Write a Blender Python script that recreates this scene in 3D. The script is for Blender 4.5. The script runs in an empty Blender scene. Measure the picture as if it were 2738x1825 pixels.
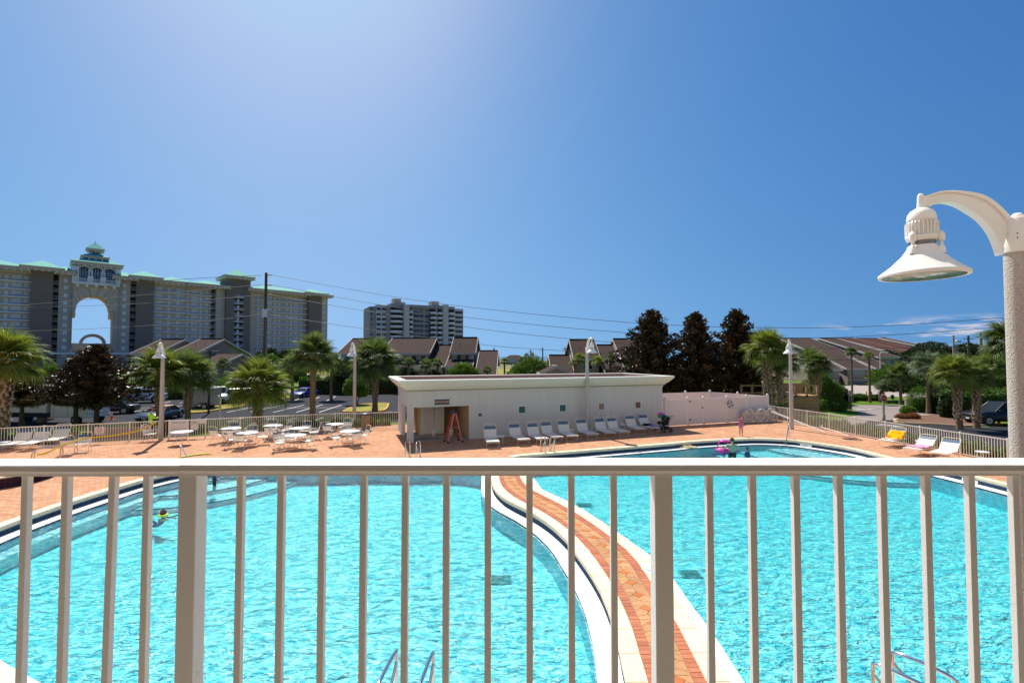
import bpy, math, random
import numpy as np
from mathutils import Vector, Matrix
from mathutils.geometry import tessellate_polygon
random.seed(7)
rnd = random.Random(11)
SC = bpy.context.scene
COL = SC.collection
PI = math.pi

# ------------------------------------------------------------------ camera, sky, sun
H = 4.8                      # eye height above the pool deck
F = 1260.0                   # focal length in photo pixels (photo 2738 wide)
TILT = math.atan(39.5 / F)
cam = bpy.data.cameras.new('camera')
cam.sensor_width = 36.0
cam.lens = F / 2738 * 36.0
cam.clip_start = 0.05
cam.clip_end = 30000
camo = bpy.data.objects.new('camera', cam)
COL.objects.link(camo)
camo.location = (0, 0, H)
camo.rotation_euler = (PI / 2 + TILT, 0, 0)
SC.camera = camo

SUN_EL, SUN_AZ = math.radians(54.5), math.radians(-25.6)    # azimuth from +Y towards +X
world = bpy.data.worlds.new('World')
SC.world = world
world.use_nodes = True
wn, wl = world.node_tree.nodes, world.node_tree.links
wn.clear()
wo = wn.new('ShaderNodeOutputWorld'); bg = wn.new('ShaderNodeBackground')
sky = wn.new('ShaderNodeTexSky'); sky.sky_type = 'NISHITA'; sky.sun_disc = False
sky.sun_elevation = SUN_EL; sky.sun_rotation = SUN_AZ
sky.air_density = 1.25; sky.dust_density = 0.5; sky.ozone_density = 4.0; sky.altitude = 0
bg.inputs['Strength'].default_value = 0.077
# thin clouds low in the eastern sky
tc = wn.new('ShaderNodeTexCoord'); sep = wn.new('ShaderNodeSeparateXYZ')
wl.new(tc.outputs['Generated'], sep.inputs[0])
mp = wn.new('ShaderNodeMapping'); mp.inputs['Scale'].default_value = (9, 9, 55)
wl.new(tc.outputs['Generated'], mp.inputs[0])
nz = wn.new('ShaderNodeTexNoise'); nz.inputs['Scale'].default_value = 1.0; nz.inputs['Detail'].default_value = 7; nz.inputs['Roughness'].default_value = .62
wl.new(mp.outputs[0], nz.inputs['Vector'])
def mrange(src, a, b, c=0, d=1):
    m = wn.new('ShaderNodeMapRange'); m.interpolation_type = 'SMOOTHSTEP'
    m.inputs[1].default_value = a; m.inputs[2].default_value = b; m.inputs[3].default_value = c; m.inputs[4].default_value = d
    wl.new(src, m.inputs[0]); return m.outputs[0]
def wmul(a, b):
    m = wn.new('ShaderNodeMath'); m.operation = 'MULTIPLY'; wl.new(a, m.inputs[0]); wl.new(b, m.inputs[1]); return m.outputs[0]
dens = mrange(nz.outputs[0], .47, .60)
east = mrange(sep.outputs[0], .52, .64)
lo = mrange(sep.outputs[2], .012, .03); hi = mrange(sep.outputs[2], .05, .068, 1, 0)
k = wmul(wmul(dens, east), wmul(lo, hi))
kk = wn.new('ShaderNodeMath'); kk.operation = 'MULTIPLY'; kk.inputs[1].default_value = .75; wl.new(k, kk.inputs[0])
# the low air is clear blue right down to the horizon: read the sky a little higher than the view
sv = wn.new('ShaderNodeVectorMath'); sv.operation = 'MULTIPLY_ADD'; sv.inputs[1].default_value = (1, 1, .72); sv.inputs[2].default_value = (0, 0, .34)
wl.new(tc.outputs['Generated'], sv.inputs[0]); nv = wn.new('ShaderNodeVectorMath'); nv.operation = 'NORMALIZE'; wl.new(sv.outputs[0], nv.inputs[0])
wl.new(nv.outputs[0], sky.inputs['Vector'])
sr = wn.new('ShaderNodeSeparateXYZ'); wl.new(sky.outputs[0], sr.inputs[0]); cb = wn.new('ShaderNodeCombineXYZ')
for i_, (ref, pw, top_) in enumerate(((2.79, 2.0, 2.15), (4.17, 1.42, 4.1), (6.56, .95, 7.0))):
    a_ = wn.new('ShaderNodeMath'); a_.operation = 'DIVIDE'; a_.inputs[1].default_value = ref; wl.new(sr.outputs[i_], a_.inputs[0])
    b_ = wn.new('ShaderNodeMath'); b_.operation = 'POWER'; b_.inputs[1].default_value = pw; wl.new(a_.outputs[0], b_.inputs[0])
    c_ = wn.new('ShaderNodeMath'); c_.operation = 'MULTIPLY'; c_.inputs[1].default_value = top_; wl.new(b_.outputs[0], c_.inputs[0])
    # the glow round the sun rolls off softly
    d_ = wn.new('ShaderNodeMath'); d_.operation = 'SMOOTH_MIN'; d_.inputs[1].default_value = (4.0, 6.0, 9.5)[i_]; d_.inputs[2].default_value = 3; wl.new(c_.outputs[0], d_.inputs[0])
    wl.new(d_.outputs[0], cb.inputs[i_])
mixc = wn.new('ShaderNodeMix'); mixc.data_type = 'RGBA'
wl.new(kk.outputs[0], mixc.inputs['Factor'])
wl.new(cb.outputs[0], mixc.inputs[6]); mixc.inputs[7].default_value = (6.6, 6.5, 6.9, 1)
wl.new(mixc.outputs[2], bg.inputs[0]); wl.new(bg.outputs[0], wo.inputs[0])

sl = bpy.data.lights.new('sun', 'SUN'); sl.energy = 4.8; sl.angle = math.radians(.53); sl.color = (1, .95, .87)
so = bpy.data.objects.new('sun', sl); COL.objects.link(so)
sdir = Vector((math.sin(SUN_AZ) * math.cos(SUN_EL), math.cos(SUN_AZ) * math.cos(SUN_EL), math.sin(SUN_EL)))
so.rotation_euler = sdir.to_track_quat('Z', 'Y').to_euler(); so.location = (0, 0, 60)
SC.view_settings.view_transform = 'Standard'; SC.view_settings.look = 'None'
SC.view_settings.exposure = 0.5; SC.view_settings.gamma = 1
SC.render.engine = 'CYCLES'
SC.cycles.transparent_max_bounces = 16
SC.cycles.caustics_reflective = False; SC.cycles.caustics_refractive = False
SC.cycles.sample_clamp_indirect = 6

# ------------------------------------------------------------------ pixel <-> world
COST, SINT = math.cos(TILT), math.sin(TILT)
def ray(x, y):
    u, w = x - 1369.0, 912.5 - y
    return Vector((u, F * COST - w * SINT, F * SINT + w * COST))
def G(x, y, z=0.0):                    # point of height z seen at a photo pixel
    r = ray(x, y); t = (z - H) / r.z
    return Vector((r.x * t, r.y * t, z))
def A(x, y, Y):                        # point at distance Y seen at a photo pixel
    r = ray(x, y); t = Y / r.y
    return Vector((r.x * t, Y, H + r.z * t))
GZ = -0.9                              # level of street and car park

# ------------------------------------------------------------------ materials
MATS = {}
def mat(name, col, rough=.7, metal=0, spec=.5, noise=0, nscale=5, bump=0, bscale=30, objrand=0, emis=None, trans=0, stretch=None, coat=0, col2=None):
    if rough >= .83 and spec == .5: spec = .06
    m = bpy.data.materials.new(name); m.use_nodes = True
    n, l = m.node_tree.nodes, m.node_tree.links
    b = n['Principled BSDF']
    b.inputs['Base Color'].default_value = (*col, 1)
    b.inputs['Roughness'].default_value = rough; b.inputs['Metallic'].default_value = metal
    b.inputs['Specular IOR Level'].default_value = spec
    if coat: b.inputs['Coat Weight'].default_value = coat
    if trans: b.inputs['Transmission Weight'].default_value = trans
    tcn = n.new('ShaderNodeTexCoord')
    src = tcn.outputs['Object']
    if stretch:
        mpn = n.new('ShaderNodeMapping'); mpn.inputs['Scale'].default_value = stretch; l.new(src, mpn.inputs[0]); src = mpn.outputs[0]
    cur = None
    if noise:
        t = n.new('ShaderNodeTexNoise'); t.inputs['Scale'].default_value = nscale; t.inputs['Detail'].default_value = 6; t.inputs['Roughness'].default_value = .65
        l.new(src, t.inputs['Vector'])
        r = n.new('ShaderNodeMapRange'); r.inputs[1].default_value = .3; r.inputs[2].default_value = .7
        r.inputs[3].default_value = 1 - noise; r.inputs[4].default_value = 1 + noise
        l.new(t.outputs[0], r.inputs[0])
        if col2:
            mx = n.new('ShaderNodeMix'); mx.data_type = 'RGBA'; mx.inputs[6].default_value = (*col, 1); mx.inputs[7].default_value = (*col2, 1)
            r.inputs[3].default_value = 0; r.inputs[4].default_value = 1
            l.new(r.outputs[0], mx.inputs['Factor']); cur = mx.outputs[2]
        else:
            mx = n.new('ShaderNodeVectorMath'); mx.operation = 'SCALE'; mx.inputs[0].default_value = col
            l.new(r.outputs[0], mx.inputs['Scale']); cur = mx.outputs[0]
    if objrand:
        oi = n.new('ShaderNodeObjectInfo'); r = n.new('ShaderNodeMapRange'); r.inputs[3].default_value = 1 - objrand; r.inputs[4].default_value = 1 + objrand
        l.new(oi.outputs['Random'], r.inputs[0])
        mx = n.new('ShaderNodeVectorMath'); mx.operation = 'SCALE'
        if cur: l.new(cur, mx.inputs[0])
        else: mx.inputs[0].default_value = col
        l.new(r.outputs[0], mx.inputs['Scale']); cur = mx.outputs[0]
    if cur: l.new(cur, b.inputs['Base Color'])
    if bump:
        t = n.new('ShaderNodeTexNoise'); t.inputs['Scale'].default_value = bscale; t.inputs['Detail'].default_value = 5
        l.new(src, t.inputs['Vector'])
        bp = n.new('ShaderNodeBump'); bp.inputs['Strength'].default_value = bump; bp.inputs['Distance'].default_value = .02
        l.new(t.outputs[0], bp.inputs['Height']); l.new(bp.outputs[0], b.inputs['Normal'])
    if emis:
        b.inputs['Emission Color'].default_value = (*emis, 1); b.inputs['Emission Strength'].default_value = 1
    MATS[name] = m
    return m

def leafmat(name, c1, c2, trans=.25, rough=.5, spec=.4):
    """leaf material: colour varies leaf by leaf through the 'tint' attribute"""
    m = bpy.data.materials.new(name); m.use_nodes = True
    n, l = m.node_tree.nodes, m.node_tree.links
    b = n['Principled BSDF']; out = n['Material Output']
    at = n.new('ShaderNodeAttribute'); at.attribute_name = 'tint'
    oi = n.new('ShaderNodeObjectInfo')
    mx = n.new('ShaderNodeMix'); mx.data_type = 'RGBA'; mx.inputs[6].default_value = (*c1, 1); mx.inputs[7].default_value = (*c2, 1)
    l.new(at.outputs['Fac'], mx.inputs['Factor'])
    r = n.new('ShaderNodeMapRange'); r.inputs[3].default_value = .8; r.inputs[4].default_value = 1.2
    l.new(oi.outputs['Random'], r.inputs[0])
    sc = n.new('ShaderNodeVectorMath'); sc.operation = 'SCALE'; l.new(mx.outputs[2], sc.inputs[0]); l.new(r.outputs[0], sc.inputs['Scale'])
    l.new(sc.outputs[0], b.inputs['Base Color'])
    b.inputs['Roughness'].default_value = rough; b.inputs['Specular IOR Level'].default_value = spec
    tr = n.new('ShaderNodeBsdfTranslucent'); l.new(sc.outputs[0], tr.inputs[0])
    ms = n.new('ShaderNodeMixShader'); ms.inputs[0].default_value = trans
    l.new(b.outputs[0], ms.inputs[1]); l.new(tr.outputs[0], ms.inputs[2]); l.new(ms.outputs[0], out.inputs[0])
    MATS[name] = m
    return m
M = MATS

# ------------------------------------------------------------------ mesh builder
class MB:
    def __init__(s): s.v = []; s.f = []; s.m = []; s.sm = []
    def add(s, vs, fs, mi=0, smooth=False):
        o = len(s.v); s.v.extend([tuple(p) for p in vs])
        for f in fs: s.f.append([i + o for i in f]); s.m.append(mi); s.sm.append(smooth)
        return s
    def box(s, x0, x1, y0, y1, z0, z1, mi=0, bev=0, T=None):
        if bev:
            b = bev
            vs = []
            for z in (z0, z1):
                zb = z + b if z == z0 else z - b
                ring = [(x0 + b, y0), (x1 - b, y0), (x1, y0 + b), (x1, y1 - b), (x1 - b, y1), (x0 + b, y1), (x0, y1 - b), (x0, y0 + b)]
                inn = [(x0 + b, y0 + b), (x1 - b, y0 + b), (x1 - b, y0 + b), (x1 - b, y1 - b), (x1 - b, y1 - b), (x0 + b, y1 - b), (x0 + b, y1 - b), (x0 + b, y0 + b)]
                if z == z0: vs += [(x, y, z) for x, y in [inn[0], inn[1], inn[3], inn[5]]]; vs += [(x, y, zb) for x, y in ring]
                else: vs += [(x, y, zb) for x, y in ring]; vs += [(x, y, z) for x, y in [inn[0], inn[1], inn[3], inn[5]]]
            fs = [[3, 2, 1, 0]]
            R0, R1, Tp = 4, 12, 20
            for i in range(8): j = (i + 1) % 8; fs.append([R0 + i, R0 + j, R1 + j, R1 + i])
            c = [0, 1, 1, 2, 2, 3, 3, 0]
            for i in range(8):
                j = (i + 1) % 8
                if c[i] == c[j]: fs.append([R0 + j, R0 + i, c[i]]); fs.append([R1 + i, R1 + j, Tp + c[i]])
                else: fs.append([R0 + j, R0 + i, c[i], c[j]]); fs.append([R1 + i, R1 + j, Tp + c[j], Tp + c[i]])
            fs.append([Tp, Tp + 1, Tp + 2, Tp + 3])
        else:
            vs = [(x0, y0, z0), (x1, y0, z0), (x1, y1, z0), (x0, y1, z0), (x0, y0, z1), (x1, y0, z1), (x1, y1, z1), (x0, y1, z1)]
            fs = [[3, 2, 1, 0], [4, 5, 6, 7], [0, 1, 5, 4], [1, 2, 6, 5], [2, 3, 7, 6], [3, 0, 4, 7]]
        if T: vs = [T @ Vector(p) for p in vs]
        return s.add(vs, fs, mi)
    def tube(s, pts, r, n=8, mi=0, caps=True, closed=False):
        P = [Vector(p) for p in pts]; N = len(P)
        rs = r if isinstance(r, (list, tuple)) else [r] * N
        vs = []; up = None
        for i, p in enumerate(P):
            if closed: t = (P[(i + 1) % N] - P[i - 1])
            else: t = (P[min(i + 1, N - 1)] - P[max(i - 1, 0)])
            if t.length < 1e-9: t = Vector((0, 0, 1))
            t.normalize()
            if up is None:
                a = Vector((0, 0, 1)) if abs(t.z) < .9 else Vector((1, 0, 0))
                up = (a - t * a.dot(t)).normalized()
            else:
                up = up - t * up.dot(t)
                up = up.normalized() if up.length > 1e-6 else t.orthogonal().normalized()
            sd = t.cross(up)
            for k in range(n):
                a = 2 * PI * k / n; vs.append(p + (up * math.cos(a) + sd * math.sin(a)) * rs[i])
        fs = []
        for i in range(N if closed else N - 1):
            a, b = i * n, ((i + 1) % N) * n
            for k in range(n): q = (k + 1) % n; fs.append([a + k, a + q, b + q, b + k])
        s.add(vs, fs, mi, True)
        if caps and not closed:
            s.add(vs[:n], [list(range(n - 1, -1, -1))], mi); s.add(vs[-n:], [list(range(n))], mi)
        return s
    def lathe(s, prof, n=24, c=(0, 0, 0), mi=0, smooth=True, cap=False):
        vs = []
        for r, z in prof:
            for k in range(n): a = 2 * PI * k / n; vs.append((c[0] + r * math.cos(a), c[1] + r * math.sin(a), c[2] + z))
        fs = []
        for i in range(len(prof) - 1):
            for k in range(n): q = (k + 1) % n; fs.append([i * n + k, i * n + q, (i + 1) * n + q, (i + 1) * n + k])
        s.add(vs, fs, mi, smooth)
        if cap:
            s.add(vs[:n], [list(range(n - 1, -1, -1))], mi); s.add(vs[-n:], [list(range(n))], mi)
        return s
    def prism(s, poly, z0, z1, mi=0, mside=None, T=None, holes=None):
        """polygon (x,y) raised from z0 to z1"""
        loops = [[Vector((p[0], p[1], 0)) for p in poly]] + [[Vector((p[0], p[1], 0)) for p in h] for h in (holes or [])]
        flat = [p for lp in loops for p in lp]; n = len(flat)
        tri = tessellate_polygon(loops)
        fs = []
        for t in tri:
            a, b, c = [flat[i] for i in t]
            if (b - a).cross(c - a).z < 0: t = (t[0], t[2], t[1])
            fs.append([i + n for i in t]); fs.append([t[2], t[1], t[0]])
        vs = [(p.x, p.y, z0) for p in flat] + [(p.x, p.y, z1) for p in flat]
        sf = []; o = 0
        for li, lp in enumerate(loops):
            k = len(lp)
            area = sum(lp[i].x * lp[(i + 1) % k].y - lp[(i + 1) % k].x * lp[i].y for i in range(k))
            rev = (area < 0) != (li > 0)
            for i in range(k):
                j = (i + 1) % k
                q = [o + i, o + j, o + j + n, o + i + n]
                sf.append(q[::-1] if rev else q)
            o += k
        if T: vs = [T @ Vector(p) for p in vs]
        s.add(vs, fs, mi)
        o2 = len(s.v) - len(vs)
        for f in sf: s.f.append([i + o2 for i in f]); s.m.append(mi if mside is None else mside); s.sm.append(False)
        return s
    def ball(s, c, r, n=12, mi=0, sc=(1, 1, 1)):
        vs = []; m = n // 2
        for i in range(m + 1):
            a = PI * i / m
            for k in range(n):
                b = 2 * PI * k / n
                vs.append((c[0] + r * sc[0] * math.sin(a) * math.cos(b), c[1] + r * sc[1] * math.sin(a) * math.sin(b), c[2] - r * sc[2] * math.cos(a)))
        fs = []
        for i in range(m):
            for k in range(n): q = (k + 1) % n; fs.append([i * n + k, i * n + q, (i + 1) * n + q, (i + 1) * n + k])
        return s.add(vs, fs, mi, True)
    def mesh(s, name, mats):
        me = bpy.data.meshes.new(name)
        me.from_pydata([tuple(p) for p in s.v], [], s.f)
        for m in (mats if isinstance(mats, (list, tuple)) else [mats]): me.materials.append(m)
        me.polygons.foreach_set('material_index', s.m)
        me.polygons.foreach_set('use_smooth', s.sm)
        me.update()
        return me
    def build(s, name, mats, parent=None, kind=None, label=None):
        return link(name, s.mesh(name, mats), parent, kind, label)

def link(name, me, parent=None, kind=None, label=None, loc=None, rz=None):
    o = bpy.data.objects.new(name, me); COL.objects.link(o)
    if parent: o.parent = parent
    if kind: o['kind'] = kind
    if label: o['label'] = label
    if loc is not None: o.location = loc
    if rz is not None: o.rotation_euler = (0, 0, rz)
    return o
def tag(o, label, cat, group=None, kind=None):
    o['label'] = label; o['category'] = cat
    if group: o['group'] = group
    if kind: o['kind'] = kind
    return o
def thing(name, label, cat, loc=(0, 0, 0), rz=0, group=None):
    o = bpy.data.objects.new(name, None); COL.objects.link(o); o.empty_display_size = .2
    o.location = loc; o.rotation_euler = (0, 0, rz)
    return tag(o, label, cat, group)
def copy_tree(o, parent=None):
    c = o.copy(); COL.objects.link(c)
    c.parent = parent
    for ch in list(o.children): copy_tree(ch, c)
    return c
def dup(root, loc, rz=0, label=None, scale=None):
    c = copy_tree(root); c.location = loc; c.rotation_euler = (0, 0, rz)
    if label: c['label'] = label
    if scale: c.scale = (scale,) * 3 if not isinstance(scale, tuple) else scale
    return c
def struct(name, mb, m):
    o = mb.build(name, m); o['kind'] = 'structure'; return o

def crom(pts, per=8, closed=False):
    """Catmull-Rom smoothing of 2D/3D points"""
    P = [Vector(p) for p in pts]; n = len(P); out = []
    rng = range(n) if closed else range(n - 1)
    for i in rng:
        if closed: a, b, c, d = P[i - 1], P[i], P[(i + 1) % n], P[(i + 2) % n]
        else: a, b, c, d = P[max(i - 1, 0)], P[i], P[i + 1], P[min(i + 2, n - 1)]
        for k in range(per):
            t = k / per
            out.append(.5 * ((2 * b) + (c - a) * t + (2 * a - 5 * b + 4 * c - d) * t * t + (3 * b - a - 3 * c + d) * t ** 3))
    if not closed: out.append(P[-1])
    return out
def resample(P, n=None, step=None, closed=False):
    P = [Vector(p) for p in P]
    if closed: P = P + [P[0]]
    L = [0]
    for a, b in zip(P, P[1:]): L.append(L[-1] + (b - a).length)
    if n is None: n = max(2, round(L[-1] / step) + (0 if closed else 1))
    out = []; j = 0
    for i in range(n):
        t = L[-1] * i / (n if closed else n - 1)
        while j < len(L) - 2 and L[j + 1] < t: j += 1
        d = L[j + 1] - L[j]; out.append(P[j].lerp(P[j + 1], (t - L[j]) / d if d > 1e-9 else 0))
    return out
def offset(P, d, closed=True):
    """offset a 2D polyline to the left (d>0: inward for a counter-clockwise loop)"""
    n = len(P); out = []
    for i in range(n):
        if closed: a, b = P[i - 1], P[(i + 1) % n]
        else: a, b = P[max(0, i - 1)], P[min(n - 1, i + 1)]
        t = Vector((b[0] - a[0], b[1] - a[1], 0)).normalized()
        out.append(Vector((P[i][0] - t.y * d, P[i][1] + t.x * d, 0)))
    return out
def text_mesh(body, size, mname, name='lettering', extrude=.002, align='CENTER', space=1.0):
    cu = bpy.data.curves.new(name, 'FONT'); cu.body = body; cu.size = size; cu.align_x = align; cu.align_y = 'CENTER'
    cu.extrude = extrude; cu.space_line = space; cu.resolution_u = 2
    tmp = bpy.data.objects.new('tmp_text', cu); COL.objects.link(tmp)
    dg = bpy.context.evaluated_depsgraph_get()
    me = bpy.data.meshes.new_from_object(tmp.evaluated_get(dg))
    bpy.data.objects.remove(tmp); bpy.data.curves.remove(cu)
    me.name = name; me.materials.clear(); me.materials.append(M[mname])
    return me
# ------------------------------------------------------------------ material library
mat('rail_paint', (.86, .83, .78), .45, noise=.03, nscale=3, bump=.04, bscale=60)
mat('white_paint', (.82, .80, .76), .4)
mat('lamp_white', (.86, .83, .78), .35, noise=.02, nscale=8)
mat('concrete_pole', (.52, .48, .43), .9, noise=.18, nscale=60, bump=.9, bscale=70)
mat('lamp_glass', (.10, .32, .30), .08, spec=.9)
mat('lamp_ring', (.20, .20, .20), .4, metal=.6)
mat('dark_rubber', (.02, .02, .02), .8)
mat('stucco_beige', (.50, .46, .41), .9, noise=.08, bump=.2)
mat('balcony_tile', (.34, .28, .22), .8, noise=.1)
mat('floor_tan', (.42, .33, .25), .8, noise=.1)
mat('coping', (.74, .60, .42), .75, noise=.10, nscale=7, bump=.15, bscale=40, objrand=.05)
mat('riser', (.42, .43, .38), .8, noise=.12)
mat('gutter_white', (.84, .86, .84), .45, noise=.05, nscale=2)
mat('navy_tile', (.01, .035, .10), .25)
mat('pool_wall_blue', (.30, .72, .82), .7, noise=.05)
mat('plaster', (.95, .98, .98), .7, noise=.05, nscale=1.5)
mat('brick_red', (.43, .165, .095), .85, noise=.14, nscale=30, bump=.25, bscale=80, objrand=.16)
mat('flag_tan', (.48, .26, .13), .85, noise=.14, nscale=14, bump=.25, bscale=60, objrand=.14)
mat('flag_red', (.48, .16, .06), .85, noise=.14, nscale=14, bump=.25, bscale=60, objrand=.10)
mat('sand_joint', (.10, .05, .035), .95)
mat('steel', (.62, .62, .62), .12, metal=1)
mat('sign_white', (.75, .72, .70), .6)
mat('ink_blue', (.02, .05, .13), .6)
mat('ink_black', (.015, .015, .015), .6)
mat('ink_red', (.5, .04, .04), .6)
mat('wall_white', (.56, .56, .55), .85, noise=.05, nscale=1.6, stretch=(3, 3, .15), bump=.05)
mat('entry_tan', (.46, .33, .18), .8, noise=.06)
mat('cornice', (.72, .74, .66), .6, noise=.04)
mat('cornice_under', (.40, .38, .26), .7)
mat('roof_mauve', (.36, .25, .23), .9, noise=.08)
mat('vinyl', (.72, .66, .64), .5, noise=.02)
mat('teal_art', (.0, .07, .085), .5, noise=.5, nscale=3, col2=(.01, .12, .14))
mat('art_pink', (.45, .25, .18), .6, noise=.5, nscale=5, col2=(.02, .10, .12))
mat('art_brown', (.30, .15, .10), .6, noise=.5, nscale=9, col2=(.03, .02, .02))
mat('grass', (.10, .17, .02), .95, noise=.3, nscale=1.2, bump=.4, bscale=40)
mat('dry_grass', (.26, .24, .06), .95, noise=.3, nscale=.8, bump=.3)
mat('ground_far', (.14, .17, .06), .95, noise=.4, nscale=.03, col2=(.24, .20, .11))
mat('sea', (.02, .10, .17), .3)
mat('mulch', (.17, .10, .07), .95, noise=.3, nscale=12, bump=.5)
mat('asphalt', (.035, .036, .042), .85, noise=.22, nscale=1.2, bump=.12, bscale=90)
mat('road_grey', (.26, .22, .20), .9, noise=.10, nscale=.6, bump=.1)
mat('pavement', (.36, .30, .26), .9, noise=.1)
mat('line_white', (.75, .73, .70), .8, noise=.12, nscale=3)
mat('kerb_cream', (.62, .45, .26), .85, noise=.1)
mat('kerb_yellow', (.62, .30, .03), .8, noise=.15)
mat('strap_white', (.78, .74, .66), .5)
mat('strap_blue', (.03, .11, .20), .5)
mat('frame_cream', (.76, .70, .60), .35)
mat('table_white', (.80, .79, .78), .35)
mat('tan_slat', (.40, .29, .19), .7)
mat('bin_dark', (.04, .05, .07), .5)
mat('ladder_red', (.42, .03, .02), .45)
mat('ladder_red_pale', (.55, .17, .13), .45)  # paler red for the rails on one side
mat('alu', (.55, .52, .48), .35, metal=.7)
mat('blue_cap', (.0, .12, .5), .5)
mat('plastic_white', (.78, .74, .68), .5)
mat('drop_cloth', (.42, .36, .26), .9, noise=.2, nscale=6)
mat('wood_pole', (.13, .10, .055), .9, noise=.3, nscale=4, stretch=(6, 6, .6))
mat('wire', (.04, .04, .04), .6)
mat('wire_pale', (.30, .27, .24), .6)
mat('insulator', (.25, .16, .13), .4)
mat('palm_trunk', (.21, .145, .085), .95, noise=.3, nscale=9, bump=.8, bscale=25)
mat('palm_boot', (.38, .29, .20), .9, noise=.3, nscale=10, objrand=.1)
mat('boot_tan', (.40, .20, .09), .9, noise=.25, nscale=6)
mat('bark', (.07, .055, .045), .95, noise=.3, nscale=12)
leafmat('palm_leaf', (.06, .12, .022), (.26, .30, .07), .42, .45, .5)
leafmat('palm_gold', (.11, .18, .02), (.36, .36, .05), .40, .45, .5)
leafmat('palm_grey', (.14, .20, .10), (.26, .30, .17), .25, .5, .4)
leafmat('magnolia_leaf', (.008, .014, .004), (.15, .07, .018), .12, .35, .45)
leafmat('hedge_leaf', (.03, .09, .006), (.11, .22, .012), .3, .5, .4)
leafmat('bush_leaf', (.06, .15, .015), (.18, .28, .03), .3, .5, .4)
leafmat('dark_leaf', (.015, .040, .008), (.05, .085, .02), .15, .5, .4)
leafmat('red_leaf', (.25, .05, .03), (.35, .20, .06), .3, .5, .4)
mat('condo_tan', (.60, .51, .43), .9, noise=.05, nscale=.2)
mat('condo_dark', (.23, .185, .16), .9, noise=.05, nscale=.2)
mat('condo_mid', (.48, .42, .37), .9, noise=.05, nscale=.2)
mat('condo_white', (.80, .79, .78), .8)
mat('condo_slab', (.80, .83, .88), .8)
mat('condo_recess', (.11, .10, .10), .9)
mat('arch_lit', (.62, .46, .25), .8)  # sunlit tone of the arch's inner faces put into the colour
mat('mint_roof', (.20, .46, .37), .86, noise=.05, nscale=.5)
mat('mint_dark', (.02, .22, .22), .5)
mat('drain_teal', (.30, .55, .52), .6)
mat('win_glass', (.22, .28, .32), .12, spec=.8)
mat('win_pale', (.75, .82, .88), .3)
mat('win_dark', (.012, .018, .035), .1, spec=.8)
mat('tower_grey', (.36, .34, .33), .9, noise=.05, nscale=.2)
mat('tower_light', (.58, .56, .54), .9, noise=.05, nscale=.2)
mat('tower_cream', (.50, .42, .34), .9)
mat('shingle_brown', (.070, .047, .038), .95, noise=.16, nscale=3, bump=.3, bscale=12)
mat('shingle_red', (.085, .04, .03), .95, noise=.16, nscale=3, bump=.3, bscale=12)
mat('siding', (.30, .25, .20), .9, noise=.1, nscale=1.5, stretch=(4, 4, .5))
mat('siding_pale', (.42, .34, .24), .9, noise=.08, nscale=1.5, stretch=(4, 4, .5))
mat('trim', (.48, .44, .38), .8)
mat('skin', (.52, .28, .19), .6)
mat('skin_pale', (.62, .40, .29), .6)
mat('hair_dark', (.045, .022, .014), .7)
mat('hair_brown', (.15, .065, .035), .8, bump=1, bscale=60)
mat('hivis', (.42, .75, .03), .6)
mat('red_cloth', (.55, .02, .02), .6)
mat('navy_cloth', (.015, .02, .04), .8)
mat('blue_cloth', (.01, .05, .22), .7)
mat('purple_suit', (.42, .12, .38), .6, noise=.5, nscale=25, col2=(.55, .10, .20))
mat('green_suit', (.32, .40, .28), .7, noise=.1, nscale=6)
mat('pink_plastic', (.85, .03, .38), .4)
mat('pale_pink', (.85, .45, .60), .4)
mat('yellow_float', (.85, .55, .05), .5, noise=.6, nscale=9, col2=(.85, .8, .6))
mat('noodle', (.62, .75, .01), .55)
mat('tape_yellow', (.85, .62, .0), .5)
mat('orange_cone', (.85, .12, .02), .5)
mat('cone_white', (.75, .72, .7), .5)
mat('towel_yellow', (.85, .42, .01), .9, noise=.3, nscale=6, bump=.5, bscale=12)
mat('towel_pink', (.75, .10, .20), .9, noise=.6, nscale=7, col2=(.8, .5, .65), bump=.5, bscale=12)
mat('towel_black', (.01, .01, .012), .9)
mat('towel_lilac', (.45, .26, .5), .9, noise=.3, nscale=12)
mat('towel_mix', (.8, .75, .65), .9, noise=.6, nscale=10, col2=(.8, .2, .15))
mat('hose_white', (.62, .60, .56), .6)
mat('green_plastic', (.01, .20, .03), .5)
mat('black_fabric', (.008, .008, .009), .8)
mat('ring_blue', (.12, .22, .32), .6)
mat('ring_cream', (.70, .58, .40), .6)
mat('deck_wood', (.42, .25, .12), .8, noise=.12, nscale=3)
mat('stop_red', (.40, .01, .015), .5)
mat('post_tan', (.40, .36, .28), .85)
mat('bollard_yellow', (.75, .38, .0), .6)
mat('car_white', (.72, .74, .77), .25, coat=.6)
mat('car_cream', (.60, .54, .42), .35, coat=.3)
mat('car_teal', (.004, .03, .055), .35, coat=.1)
mat('car_blue', (.005, .015, .34), .35, coat=.1)
mat('car_silver', (.42, .43, .45), .35, metal=0, coat=.6)
mat('car_black', (.006, .007, .009), .3, coat=.15)
mat('car_glass', (.008, .012, .015), .2, spec=.25)
mat('soft_top', (.48, .33, .22), .9)
mat('tyre', (.012, .012, .012), .8)
mat('rim', (.45, .44, .42), .3, metal=.6)
mat('chrome', (.6, .6, .6), .15, metal=1)
mat('head_light', (.7, .72, .72), .1)
mat('trailer_grey', (.34, .32, .31), .5, metal=.2)

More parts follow.
